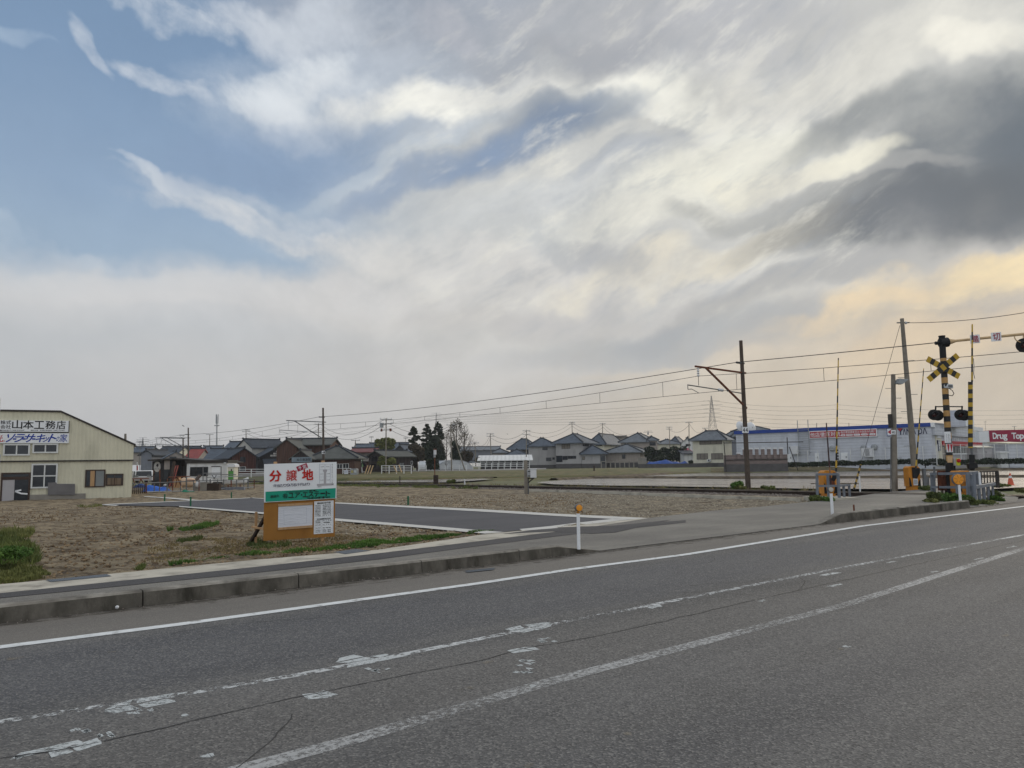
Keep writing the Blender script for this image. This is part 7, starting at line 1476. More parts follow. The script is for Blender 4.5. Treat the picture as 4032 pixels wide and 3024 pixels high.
# ------------------------------------------------------------------ level crossing
Y1 = 30.0; b = P(*S2(1200, 1190), Y1); t = thing('crossing_signal', 'black and yellow crossing signal mast with cross-buck, lamps and overhead arm', 'crossing signal', b, 0); CS = t; CB = b
per = .433; top = P(*S1(1024, 418), Y1); zc = P(*S1(1060, 1025), Y1).z-b.z
M['mast'] = stripes('mast', (204, 158, 92), (28, 27, 27), per, 2, .51, 0, 1-((zc/per) % 1)); at = lambda z: b.lerp(top, z/(top.z-b.z))
MB().tube(b-Vector((0, 0, .3)), b.lerp(top, .86), .122, .115, 18).build('mast', M['mast'], t)
MB().tube(b.lerp(top, .861), top, .118, .118, 18).build('mast_top', M['black_paint'], t); MB().lathe([(.125, 0), (.125, .04)], top, n=18).build('cap', M['black_paint'], t)
MB().tube(b-Vector((0, 0, .3)), b+Vector((0, 0, 1.15)), .155, .15, 18).build('base_sleeve', M['black_paint'], t)
o1 = P(*S1(1080, 490), Y1); o2 = P(*S1(2300, 362), Y1-1.2); hd = MB().tube(P(*S1(1000, 500), Y1), P(*S1(1100, 488), Y1), .19, .19, 14).build('arm_clamp', M['black_paint'], t); MB().tube(P(*S1(938, 502), Y1), P(*S1(1000, 500), Y1), .07).build('arm_stub', M['black_paint'], t)
cn = MB().tube(P(*S1(1098, 486), Y1), P(*S1(1205, 472), Y1), .14, .052, 14); cn.build('arm_flange', M['cream_paint'], t)
MB().tube(P(*S1(1200, 472), Y1), o2, .05, .055, 12).build('arm', M['cream_paint'], t)
for ch, (x0, y0, x1, y1) in (('踏', (1395, 388, 1525, 505)), ('切', (1668, 358, 1805, 478))):
    Ya = Y1-(.46 if ch == '踏' else .78); pl = [P(*S1(x0, y0+8), Ya), P(*S1(x1-8, y0-2), Ya), P(*S1(x1, y1-8), Ya), P(*S1(x0+8, y1+2), Ya)]; k = MB().prism([p for p in pl[::-1]], (0, .03, 0)).build('plate', M['white_paint'], t)
    A, B = P(*S1(x0+18, y0+12), Ya)-b, P(*S1(x1-18, y1-14), Ya)-b; lettering(k, ch, (0, A.y-.005, 0), (1, 0, 0), (0, 0, 1), (0, -1, 0), A.x, B.x, B.z, A.z, 'crimson', bold=.015, rot=.05)
def lamp(par, c, r, face, name='lamp'):
    f = Vector(face).normalized(); k = MB().lathe([(r, 0), (r, .02), (r*.5, .03), (r*.42, -.16), (.02, -.2)], c, f, 24).build(name, M['black_paint'], par)
    mk('lens', (66, 30, 30), .25, .1, 3, spec=.5) if 'lens' not in M else None; MB().lathe([(r*.44, 0), (r*.40, .05), (r*.2, .075), (.001, .08)], c+f*.032, f, 18).build('lens', M['lens'], k)
    g = MB(); up = Vector((0, 0, 1)); sx = f.cross(up).normalized(); n = 10; a0 = [c+sx*math.cos(math.pi*i/n)*r*.5+up*math.sin(math.pi*i/n)*r*.5+f*.03 for i in range(n+1)]
    for p, q_ in zip(a0, a0[1:]): g.quad(p, q_, q_+f*.2-up*.02, p+f*.2-up*.02)
    v = g.build('visor', M['black_paint'], k); s_ = v.modifiers.new('thick', 'SOLIDIFY'); s_.thickness = .012
    return k
for cx, side in ((940, -1), (1285, 1)):
    Yl = Y1-.15; c = P(*S1(cx-22, 1438), Yl); lamp(t, c, .21, (-.25, -1, -.02)); lamp(t, P(*S1(cx+30, 1445), Yl+.35), .21, (.55, .8, 0)); j = P(*S1(cx, 1345), Y1)
    MB().tube(at(P(*S1(1080, 1330), Y1).z-b.z), P(*S1(cx+6, 1332), Y1), .022).build('lamp_bracket', M['black_paint'], t); g = MB(); g.tube(P(*S1(cx+4, 1322), Y1), P(*S1(cx, 1400), Y1), .03); g.tube(P(*S1(cx-18, 1390), Y1), P(*S1(cx+28, 1390), Y1), .03); g.build('lamp_hanger', M['black_paint'], t)
Yl = Y1-1.0; lamp(t, P(*S1(2092, 530), Yl), .27, (-.35, -1, -.1)); g = MB(); g.path([P(*S1(1972, 410), Yl), P(*S1(1978, 440), Yl), P(*S1(2000, 470), Yl), P(*S1(2050, 490), Yl)], .02); g.tube(P(*S1(2092, 400), Yl), P(*S1(2092, 460), Yl), .03); g.build('lamp_hanger', M['cream_paint'], t)
# cross-buck: each board carries its own bands
M['buck'] = stripes('buck', (206, 166, 38), (30, 29, 28), 2/9, 0, .5, 0, 0)
for i, (p, q_) in enumerate([((832, 705), (1250, 938)), ((850, 980), (1232, 660))]):
    A, B = P(*S1(*p), Y1-.17-.03*i), P(*S1(*q_), Y1-.17-.03*i); d = B-A; L_ = d.length; hw = .115
    o = MB().add([(x, y, z) for x in (0, 1) for y, z in ((-.012, -hw/L_), (.012, -hw/L_), (.012, hw/L_), (-.012, hw/L_))], [(0, 1, 2, 3), (7, 6, 5, 4), (0, 4, 5, 1), (1, 5, 6, 2), (2, 6, 7, 3), (3, 7, 4, 0)]).build('cross_board', M['buck'], t, world=False)
    o.location = A-b; o.scale = (L_, 1, L_); o.rotation_euler = (0, -math.atan2(d.z, d.x), 0)
mk('speaker', (188, 192, 194), .5, .05, 2)
Ys = Y1-.2; A, B = P(*S1(1075, 1092), Ys), P(*S1(1165, 1040), Ys); sp = MB().prism([(A.x, A.y+.1, A.z+.04), (A.x, A.y+.1, B.z), (A.x+.1, A.y+.1, B.z+.04), (B.x, A.y-.02, B.z), (B.x, A.y-.02, A.z), (A.x+.1, A.y+.1, A.z)], (0, .16, 0)).build('speaker', M['speaker'], t); MB().box(A.x+.09, B.x-.03, A.y-.04, A.y-.02, A.z+.05, B.z-.03).build('horn_mouth', M['steel'], sp)
MB().path([P(*S1(1115, 1090), Ys), P(*S1(1160, 1120), Ys), P(*S1(1182, 1160), Ys), P(*S1(1160, 1190), Ys), P(*S1(1115, 1182), Ys)], .014, 6).build('cable', M['black_paint'], t)
def plate(par, pts, m, name, Y, Z=S2, th=.02): return MB().prism([P(*Z(*p), Y) for p in pts], (0, th, 0)).build(name, M[m], par)
zg = zoom(3640, 1640, .13259); Yp = Y1-.17
k = plate(t, [(590, 452), (612, 786), (797, 778), (775, 446)], 'white_paint', 'notice_plate', Yp, zg)
for u0, u1, s in ((635, 655, '踏切では'), (690, 715, '非常ボタンを'), (738, 758, '注意')):
    n = len(s)
    for i, ch in enumerate(s):
        v = 520+i*(240/n); A, B = P(*zg(u0+8+i*3, v), Yp)-b, P(*zg(u1+8+i*3, v+200/n), Yp)-b; lettering(k, ch, (0, A.y, 0), (1, 0, 0), (0, 0, 1), (0, -1, 0), A.x, B.x, B.z, A.z, 'navy', thick=.004)
k = plate(t, [(652, 812), (668, 1062), (852, 1058), (838, 808)], 'white_paint', 'warning_plate', Yp, zg)
for x in (705, 795): plate(k, [(x-30, 822), (x+12, 1040), (x+22, 1040), (x+40, 820)], 'red_paint', 'warning_mark', Yp-.012, zg, .01); plate(k, [(x-2, 1022), (x+16, 1042), (x+34, 1020)], 'red_paint', 'warning_mark', Yp-.014, zg, .004)
k = plate(t, [(682, 1182), (690, 1368), (838, 1368), (835, 1182)], 'cream_paint', 'plate', Yp, zg, .02)
A, B = P(*zg(845, 1460), Y1-.1), P(*zg(965, 1245), Y1-.1); MB().box(A.x, B.x, A.y-.12, A.y+.08, A.z, B.z).build('control_box', M['sign_grey'], t, bevel=.01)
mk('yellow_green', (196, 204, 52), .5, .06, 2); A, B = P(*zg(968, 1460), Y1-.25), P(*zg(1048, 1245), Y1-.25); k = MB().box(A.x, B.x, A.y-.03, A.y+.15, A.z, B.z).build('button_box', M['yellow_green'], t, bevel=.01); p = P(*zg(1012, 1310), Y1-.28); MB().lathe([(.075, 0), (.075, .03), (.05, .07), (.001, .08)], p, (0, -1, 0), 14).build('button', M['red_letter'], k)
for x in (880, 905): MB().tube(P(*zg(x, 1460), Y1-.05), P(*zg(x+8, 1650), Y1-.05), .02).build('conduit', M['black_paint'], t)
# barrier machines with raised arms
M['arm_yb'] = stripes('arm_yb', (210, 172, 48), (30, 28, 27), .62, 2, .5); M['hazard'] = stripes('hazard', (206, 132, 34), (28, 27, 26), .45, 2, .5, 1.0); M['arm_maroon'] = stripes('arm_maroon', (150, 104, 60), (62, 26, 26), 1.5, 2, .16, 0, .32); M['guyband'] = stripes('guyband', (196, 160, 70), (36, 33, 30), .36, 2, .5, .6)
def machine(label, Z, a, x1, top, Y, depth=.55):
    p = P(*Z(*a), Y); fr = Frame(p, 0); w, _ = fr.pix(*Z(x1, a[1])); h = fr.pix(*Z(a[0], top))[1]; t = thing('barrier_machine', label, 'barrier machine', p, 0, 'crossing barrier machines')
    MB().box(w*.12, w*.88, .03, depth, -.25, h*.14).build('pedestal', M['orange_paint'], t, world=False)
    c = w*.16
    MB().prism([(0, 0, h*.14), (w, 0, h*.14), (w, 0, h*.93), (w-c, 0, h), (c, 0, h), (0, 0, h*.93)], (0, depth, 0)).build('housing', M['orange_paint'], t, world=False, bevel=.012)
    MB().prism([(w*.55, -.008, h*.36), (w, -.008, h*.72), (w, -.008, h*.92), (w*.78, -.008, h*.92), (w*.55, -.008, h*.62)], (0, .006, 0)).build('hazard_panel', M['black_paint'], t, world=False); MB().prism([(0, -.008, h*.15), (w*.22, -.008, h*.15), (w*.12, -.008, h*.48), (0, -.008, h*.55)], (0, .006, 0)).build('hazard_panel', M['black_paint'], t, world=False); MB().prism([(w*.72, -.008, h*.15), (w, -.008, h*.15), (w, -.008, h*.45), (w*.85, -.008, h*.38)], (0, .006, 0)).build('hazard_panel', M['black_paint'], t, world=False)
    return t, p, w, h, depth
def arm(t, foot, tip, r0, r1, m): MB().tube(foot, tip, r0, r1, 10).build('barrier_arm', M[m], t)
t, p, w, h, dp = machine('orange barrier machine behind the first grey guard frame, two arms raised', S4, (452, 1195), 648, 782, 32.6)
k = MB().box(w*.30, w*.62, -.16, -.01, h*.40, h*.72).build('drive_head', M['black_paint'], t, world=False); MB().lathe([(.12, 0), (.12, .12)], (w*.45, -.16, h*.52), (0, -1, 0), 14).build('pivot', M['rust'], k, world=False)
arm(t, P(*S4(548, 1040), 32.2), P(*S4(477, 60), 32.2), .036, .024, 'arm_maroon'); arm(t, P(*S4(626, 800), 33.3), P(3301, 1410, 33.3), .04, .022, 'arm_yb')
for i in range(4): MB().box(P(*S4(645, 460+i*45), 33.1).x-p.x, P(*S4(658, 460), 33.1).x-p.x, .5, .55, P(*S4(650, 485+i*45), 33.1).z-p.z, P(*S4(650, 462+i*45), 33.1).z-p.z).build('warning_strip', M['black_paint'], t, world=False)
t, p, w, h, dp = machine('orange barrier machine across the track with a white notice on its front', S2, (630, 1138), 785, 815, 40.2)
MB().box(w*.30, w*.72, -.05, -.005, h*.50, h*.95).build('drive_head', M['black_paint'], t, world=False); k = MB().box(w*.32, w*.70, -.07, -.052, h*.20, h*.47).build('notice', M['white_paint'], t, world=False)
g = MB(); [g.bar((w*(.38+.08*i), -.073, h*.23), (w*(.38+.08*i), -.073, h*.44), .018, .006) for i in range(4)]; g.build('print', M['navy'], k, world=False)
arm(t, P(*S2(712, 850), 40), P(3637, 1451, 40), .04, .02, 'arm_yb')
t, p, w, h, dp = machine('orange barrier machine inside the larger grey guard frame by the rusty board', S5, (905, 1010), 1150, 522, 29.0, .6)
MB().box(w*.2, w*.75, -.2, 0, h*.55, h*.8).build('drive_head', M['orange_paint'], t, world=False)
k = MB().tube(P(*S2(1476, 870), 29.3), P(*S2(1476, 660), 29.3), .095, .10, 10); k.build('arm_hub', M['black_paint'], t); MB().bar(P(*S2(1425, 815), 29.2), P(*S2(1535, 800), 29.2), .16, .2).build('counterweight', M['black_paint'], t); MB().tube(P(*S2(1475, 660), 29.3), P(*S2(1470, 540), 29.3), .045).build('arm_root', M['steel'], t)
M['arm_board'] = stripes('arm_board', (206, 168, 36), (40, 38, 38), .335, 2, .5, 0, .1); MB().bar(P(*S2(1455, 565), 29.2), P(*S1(1397, 1008), 29.2), .155, .05, (0, 1, 0)).build('arm_board', M['arm_board'], t); arm(t, P(*S1(1418, 1010), 29.25), P(*S1(1421, 255), 29.25), .034, .026, 'arm_yb')
MB().path([P(*S1(1436, 700), 29.2), P(*S1(1445, 800), 29.2), P(*S1(1440, 900), 29.2), P(*S1(1455, 965), 29.2)], .012, 5).build('rope', M['steel'], t)
# grey guard frames
def frame_fence(label, base, parts, Y0=None):
    t = thing('guard_barrier', label, 'guard barrier', base, 0, 'grey guard frames around the barriers')
    for nm, a, b, w_ in parts: MB().bar(a, b, w_, w_).build(nm, M['grey_paint'], t)
Yf = 31.8; R = lambda u, v, dy=0: P(*S4(u, v), Yf+dy)
frame_fence('grey guard frame with one high and one low bay near the single orange machine', R(500, 1195), [('post', R(340, 1190)-Vector((0, 0, .2)), R(332, 832), .085), ('post', R(512, 1195)-Vector((0, 0, .2)), R(497, 832), .085), ('post', R(676, 1200, -.5)-Vector((0, 0, .2)), R(652, 826, -.5), .095), ('rail', R(320, 842), R(655, 838, -.5), .085), ('rail', R(345, 1018), R(660, 1015, -.5), .085), ('rail', R(660, 1013, -.5), R(832, 1000, .6), .08), ('post', R(752, 1195, .1)-Vector((0, 0, .2)), R(738, 1010, .1), .08), ('post', R(835, 1185, .6)-Vector((0, 0, .2)), R(820, 998, .6), .08)])
tag(MB().box(R(330, 1200).x, R(840, 1200).x, Yf-.8, Yf+1.4, -.2, R(500, 1196).z+.02).build('concrete_pad', M['concrete']), 'small concrete pad under the first guard frame', 'pad')
R = lambda u, v, Y: P(*S5(u, v), Y)
pr = [('post', R(362, 1060, 31)-Vector((0, 0, .2)), R(345, 568, 31), .10), ('post', R(400, 1050, 31.2)-Vector((0, 0, .2)), R(392, 590, 31.2), .07), ('rail', R(335, 582, 31), R(1068, 572, 27.6), .10), ('rail', R(350, 845, 31), R(1190, 848, 27.2), .09), ('post', R(1075, 1090, 27.4)-Vector((0, 0, .2)), R(1055, 555, 27.4), .10), ('post', R(862, 1060, 28.4)-Vector((0, 0, .2)), R(850, 800, 28.4), .09), ('post', R(1205, 1185, 26.8)-Vector((0, 0, .2)), R(1180, 560, 26.8), .08), ('rail', R(1068, 572, 27.6), R(1240, 552, 28.2), .09), ('rail', R(1190, 852, 27), R(1580, 782, 30), .11)]
for i, (u0, vb, u1, vt, Y) in enumerate([(1290, 1115, 1262, 840, 27.6), (1305, 1108, 1280, 838, 27.9), (1385, 1100, 1352, 828, 28.4), (1405, 1095, 1372, 826, 28.7), (1475, 1090, 1445, 812, 29.1), (1500, 1082, 1465, 808, 29.4), (1572, 1075, 1545, 795, 29.9)]): pr.append(('post', R(u0, vb, Y)-Vector((0, 0, .2)), R(u1, vt, Y), .062))
pr += [('post', R(1160, 1150, 28)-Vector((0, 0, .2)), R(1130, 600, 28), .07), ('post', R(1255, 800, 28.3), R(1240, 560, 28.3), .09)]
frame_fence('larger grey guard frame with a row of short posts at the road edge', R(1000, 1080, 28), pr)
t = thing('white_marker_board', 'narrow white board fixed to the larger guard frame', 'board', R(1295, 800, 28), 0); MB().prism([R(1270, 562, 28), R(1290, 800, 28), R(1332, 792, 28), R(1305, 552, 28)], (0, .03, 0)).build('board', M['white_paint'], t); MB().bar(R(1300, 810, 28.1), R(1290, 560, 28.1), .06).build('post', M['grey_paint'], t)
t = thing('lattice_fence', 'short black lattice fence behind the larger guard frame', 'fence', R(1640, 760, 33), 0); MB().bar(R(1650, 765, 33)-Vector((0, 0, .2)), R(1632, 525, 33), .11).build('post', M['trim_dark'], t); MB().bar(R(1300, 540, 32), R(1640, 528, 33), .05).build('rail', M['trim_dark'], t); MB().bar(R(1320, 780, 32), R(1640, 745, 33), .04).build('rail', M['trim_dark'], t); MB().bar(R(1310, 660, 32), R(1640, 640, 33), .03).build('rail', M['trim_dark'], t)
for k in range(6): u = 1325+k*58; MB().bar(R(u+8, 778-k*6, 32.1+k*.17), R(u, 540-k*2, 32.1+k*.17), .03).build('bar', M['trim_dark'], t)
t = thing('rusty_board', 'rusted brown steel board with faded danger writing', 'board', R(600, 940, 30.2), 0); k = MB().prism([R(455, 516, 30.2), R(472, 912, 30.2), R(738, 912, 30.2), R(726, 512, 30.2)], (0, .02, 0)).build('panel', M['rust'], t); mk('faded_red', (140, 92, 74), .9, .3, 8)
for ch, u0, u1 in (('危', 495, 575), ('険', 605, 690)): A, B = R(u0, 545, 30.18)-TF[k.name][0], R(u1, 640, 30.18)-TF[k.name][0]; lettering(k, ch, (0, A.y, 0), (1, 0, 0), (0, 0, 1), (0, -1, 0), A.x, B.x, B.z, A.z, 'faded_red', bold=.012, thick=.003)
for u in (540, 620, 672): MB().bar(R(u+10, 1010, 30.3)-Vector((0, 0, .3)), R(u-5, 560, 30.3), .08).build('post', M['wood_dark' if u == 620 else 'footing'], t)
for lab, a, b_, Y in [('bent grey steel post between the far barrier machine and the guard frame', (205, 810), (190, 480), 40), ('second grey steel post beside the bent one', (265, 800), (250, 640), 40.5), ('thin grey post just before the larger guard frame', (395, 570), (392, 440), 33)]: tag(MB().bar(R(*a, Y)-Vector((0, 0, .2)), R(*b_, Y), .14 if Y > 35 else .06).build('steel_post', M['steel']), lab, 'post')
t = thing('traffic_cone', 'faded orange traffic cone beyond the crossing', 'traffic cone', R(1912, 810, 46), 0); c = R(1912, 808, 46); mk('cone', (204, 98, 72), .7, .1, 3); MB().lathe([(.17, .03), (.12, .3), (.09, .42)], c, n=14).build('cone', M['cone'], t); MB().lathe([(.09, .42), (.065, .56)], c, n=14).build('band', M['dish'], t); MB().lathe([(.065, .56), (.03, .72)], c, n=14).build('tip', M['cone'], t); MB().box(c.x-.2, c.x+.2, c.y-.2, c.y+.2, c.z, c.z+.03).build('base', M['cone'], t)
# delineators
def delineator(label, base, top, Y, r, head, hc, hr, face=(0, -1, 0), m='reflector', z=0):
    p = P(*base, Y); t = thing('delineator', label, 'delineator post', p, 0); q = P(*top, Y); MB().tube(p-Vector((0, 0, .1)), q, r, r, 14).build('post', M['white_paint'], t)
    if head: 
        MB().lathe([(r*.9, 0), (r*.9, .06)], q, n=14).build('collar', M['ochre'], t); c = P(*hc, Y); f = Vector(face).normalized(); k = MB().lathe([(hr, -.07), (hr, .0), (hr*.97, .02)], c, f, 26).build('head', M['steel'], t); MB().lathe([(hr*.90, 0), (hr*.86, .02), (.001, .026)], c+f*.02, f, 26).build('reflector', M[m], k)
        for a in range(6 if hr > .18 else 0): d = Matrix.Rotation(a*math.pi/3, 3, f) @ f.orthogonal().normalized(); MB().bar(c+f*.043+d*hr*.25, c+f*.043+d*hr*.8, .012, .006, f).build('reflector_rib', M['ochre'], k)
    return t
mk('reflector', (228, 148, 28), .4, .08, 6, spec=.5); mk('reflector_grey', (186, 180, 168), .5, .1, 5)
Yd = G(*S7(1047, 803), .19).y
delineator('white delineator post with a round orange reflector on the kerb end', S7(1047, 803), S7(1041, 475), Yd, .03, True, S7(1048, 413), .062, (.25, -1, 0))
Yd = G(*S4(570, 1455), .1).y; delineator('white delineator post with a pale disc before the first guard frame', S4(572, 1458), S4(550, 1130), Yd, .04, True, S4(545, 1072), .07, (-.1, -1, 0), 'reflector_grey')
Yd = G(*S5(915, 1110), .235).y; delineator('white delineator post with the largest orange disc on the far kerb', S5(915, 1110), S5(885, 800), Yd, .04, True, S5(868, 693), .185, (-.05, -1, 0))
delineator('plain white post across the track beside the striped guy guard', S4(992, 1105), S4(980, 870), 41.5, .04, False, None, 0)
p = G(*S4(900, 1410), .02); tag(MB().tube(p-Vector((0, 0, .05)), P(*S4(893, 1300), p.y), .03, .025).build('iron_stub', M['rust']), 'thin rusty iron stub standing on the pavement by the kerb', 'post')
# street light, leaning pole, guy
Y2_ = 41; t, a, c = pole('grey street light pole with a square lamp head', S2(420, 1165), S1(388, 910), Y2_, .155, .11, 'pole_conc', 'street_light', 'street light'); e = P(*S1(415, 1010), Y2_)
MB().prism([P(*S1(395, 1035), Y2_), P(*S1(470, 1045), Y2_), P(*S1(552, 980), Y2_), P(*S1(430, 972), Y2_)], (0, -.35, 0)).build('lamp_head', M['galv'], t); MB().bar(a.lerp(c, .93), e, .08).build('bracket', M['steel'], t); A, B = P(*S2(358, 290), Y2_-.2), P(*S2(378, 105), Y2_-.2); MB().box(A.x, B.x, A.y-.1, A.y+.15, A.z, B.z).build('side_panel', M['trim_dark'], t)
k = MB().prism([P(*S2(376, 322), Y2_-.2), P(*S2(377, 382), Y2_-.2), P(*S2(440, 382), Y2_-.2), P(*S2(440, 322), Y2_-.2)], (0, .03, 0)).build('number_plate', M['white_paint'], t); A, B = P(*S2(384, 340), Y2_-.2)-a, P(*S2(430, 368), Y2_-.2)-a; lettering(k, '492', (0, A.y, 0), (1, 0, 0), (0, 0, 1), (0, -1, 0), A.x, B.x, B.z, A.z, 'ink', bold=.02, thick=.004)
for i in range(9): f = .2+i*.085; s_ = 1 if i % 2 else -1; q_ = a.lerp(c, f); MB().bar(q_, q_+Vector((s_*.42, 0, 0)), .025).build('climbing_step', M['steel'], t)
MB().tube(P(*S2(372, 1160), Y2_), P(*S2(372, 420), Y2_), .03).build('conduit', M['steel'], t)
t, a, c = pole('tall grey utility pole leaning over the far barrier machine', S2(722, 1130), S1(502, 180), 42.5, .185, .10, 'pole_conc')
for i in range(6): f = .25+i*.1; s_ = 1 if i % 2 else -1; q_ = a.lerp(c, f); MB().bar(q_, q_+Vector((s_*.5, 0, 0)), .025).build('climbing_step', M['steel'], t)
q_ = P(*S1(540, 236), 42.5); MB().lathe([(.05, 0), (.09, .06), (.05, .12)], q_, (1, 0, 0), 8).build('insulator', M['dish'], t); MB().bar(a.lerp(c, .975)-Vector((.3, 0, 0)), a.lerp(c, .975)+Vector((.4, 0, 0)), .06).build('pole_band', M['steel'], t)
wire('overhead_line', 'single overhead line leaving the leaning pole top', span(q_, P(*S1(2500, 30), 36), .2), .016, None); g0 = P(*S1(476, 270), 42.5); g1 = P(*S4(1000, 690), 42); g2 = P(*S4(895, 1060), 42)
wire('guy_wire', 'thin slanting guy wire from the leaning pole to its striped guard', [g0, g1], .012, None); tag(MB().tube(g2-Vector((0, 0, .05)), g1, .055, .045, 10).build('guy_guard', M['guyband']), 'black and yellow striped guy wire guard beyond the track', 'guy guard')
# ------------------------------------------------------------------ weeds, grass, litter
def grass(name, pts_fn, n, h, m, seed, wide=.012, kind='stuff', spread=.5):
    rn = random.Random(seed); mb = MB()
    for _ in range(n):
        p = pts_fn(rn)
        if p is None: continue
        hh = h*rn.uniform(.4, 1.2)*(.75+.9*mnoise.noise(p*2.3)); a = rn.uniform(0, 6.28); d = Vector((math.cos(a), math.sin(a), 0)); l = Vector((rn.uniform(-1, 1), rn.uniform(-1, 1), 0))*hh*spread; w_ = wide*rn.uniform(.6, 1.5)
        q1 = p+l*.45+Vector((0, 0, hh*.6)); q2 = p+l+Vector((0, 0, hh)); mb.quad(p-d*w_, p+d*w_, q1+d*w_*.7, q1-d*w_*.7); mb.quad(q1-d*w_*.7, q1+d*w_*.7, q2)
    o = mb.build(name, M[m]); o['kind'] = kind; return o
def patch(pts, z=-.10, jit=0):
    poly = [G(x, y, z) for x, y in pts]; x0, x1 = min(p.x for p in poly), max(p.x for p in poly); y0, y1 = min(p.y for p in poly), max(p.y for p in poly)
    def f(rn):
        for _ in range(30):
            p = Vector((rn.uniform(x0, x1), rn.uniform(y0, y1), z)); c = False
            for a, b in zip(poly, poly[1:]+poly[:1]):
                if (a.y > p.y) != (b.y > p.y) and p.x < (b.x-a.x)*(p.y-a.y)/(b.y-a.y)+a.x: c = not c
            if c and mnoise.noise(p*1.3) > -.25: return p
    return f
grass('grass', patch([(640, 2232), (900, 2200), (1000, 2190), (1500, 2150), (1900, 2098), (1960, 2090), (1700, 2112), (1480, 2128), (1420, 2138), (1300, 2160), (1000, 2180), (700, 2222)]), 9000, .09, 'leaf_bright', 1)
grass('grass', patch([(560, 2170), (700, 2130), (1000, 2108), (1330, 2105), (1450, 2120), (1300, 2165), (1000, 2195), (700, 2215), (560, 2215)]), 5200, .07, 'leaf_dry', 2); grass('grass', patch([(700, 2085), (780, 2068), (860, 2058), (870, 2066), (790, 2084), (720, 2092)]), 1900, .10, 'leaf_bright', 3); grass('grass', patch([(690, 2140), (740, 2122), (800, 2120), (780, 2138), (720, 2146)]), 1300, .12, 'leaf_mid', 4); grass('grass', patch([(660, 2093), (690, 2080), (676, 2090)]), 200, .12, 'leaf_bright', 5); grass('grass', patch([(970, 2150), (1010, 2135), (1150, 2150), (1090, 2160), (1000, 2165)]), 1400, .11, 'leaf_mid', 6)
grass('grass', patch([(-60, 2310), (-60, 2240), (60, 2230), (200, 2262), (180, 2285)]), 4500, .13, 'leaf_olive', 7); grass('grass', patch([(-60, 2255), (-60, 2120), (60, 2105), (150, 2165), (160, 2210), (60, 2250)]), 3400, .19, 'leaf_mid', 8, .012); grass('grass', patch([(0, 2100), (60, 2088), (140, 2092), (120, 2115), (20, 2130)]), 1600, .18, 'leaf_olive', 9)
grass('grass', patch([(300, 1995), (400, 1990), (405, 1996), (340, 2000)]), 300, .14, 'leaf_olive', 10); grass('grass', patch([(530, 2250), (570, 2240), (560, 2250)]), 350, .12, 'leaf_mid', 11)
def along(s0, s1, n0, n1, z): return lambda rn: (lambda s, n: TT(s, n, z) if mnoise.noise(TT(s, n)*.5) > -.1 else None)(rn.uniform(s0, s1), rn.uniform(n0, n1))
grass('grass', along(18, 60, -3.6, -2.4, -.15), 9000, .26, 'leaf_mid', 12, .03); grass('grass', along(20, 62, -4.3, -2.2, -.15), 4000, .2, 'leaf_olive', 13, .03); grass('grass', along(-6, 90, 2.2, 4.6, -.28), 9000, .26, 'leaf_olive', 14, .03); grass('grass', along(-5, 60, 2.4, 5.2, -.28), 5000, .34, 'leaf_dry', 15, .03)
rn = random.Random(5)
def weed(label, Z, c, w, h, Y, leaf, n, size, seed, name='weed_clump', cat='weed'):
    rn = random.Random(seed); p = P(*Z(*c), Y); s = (Z(1, 0)[0]-Z(0, 0)[0])*Y/F; t = thing(name, label, cat, p, 0); mb = MB()
    for k in range(5): leaf_cloud(mb, p+Vector((rn.uniform(-1, 1)*w*s*.6, rn.uniform(-.3, .3), h*s*rn.uniform(.25, .5))), (w*s*rn.uniform(.3, .55), .4, h*s*rn.uniform(.3, .55)), n//5, size, rn, 0)
    mb.build('foliage', M[leaf], t); mb = MB()
    for k in range(26): a = rn.uniform(-1, 1); mb.tube(p+Vector((a*w*s*.8, rn.uniform(-.3, .3), -.05)), p+Vector((a*w*s*.9+rn.uniform(-.1, .1), rn.uniform(-.3, .3), h*s*rn.uniform(.5, 1.1))), .006, .003, 3, False)
    mb.build('stem', M[leaf], t); return t
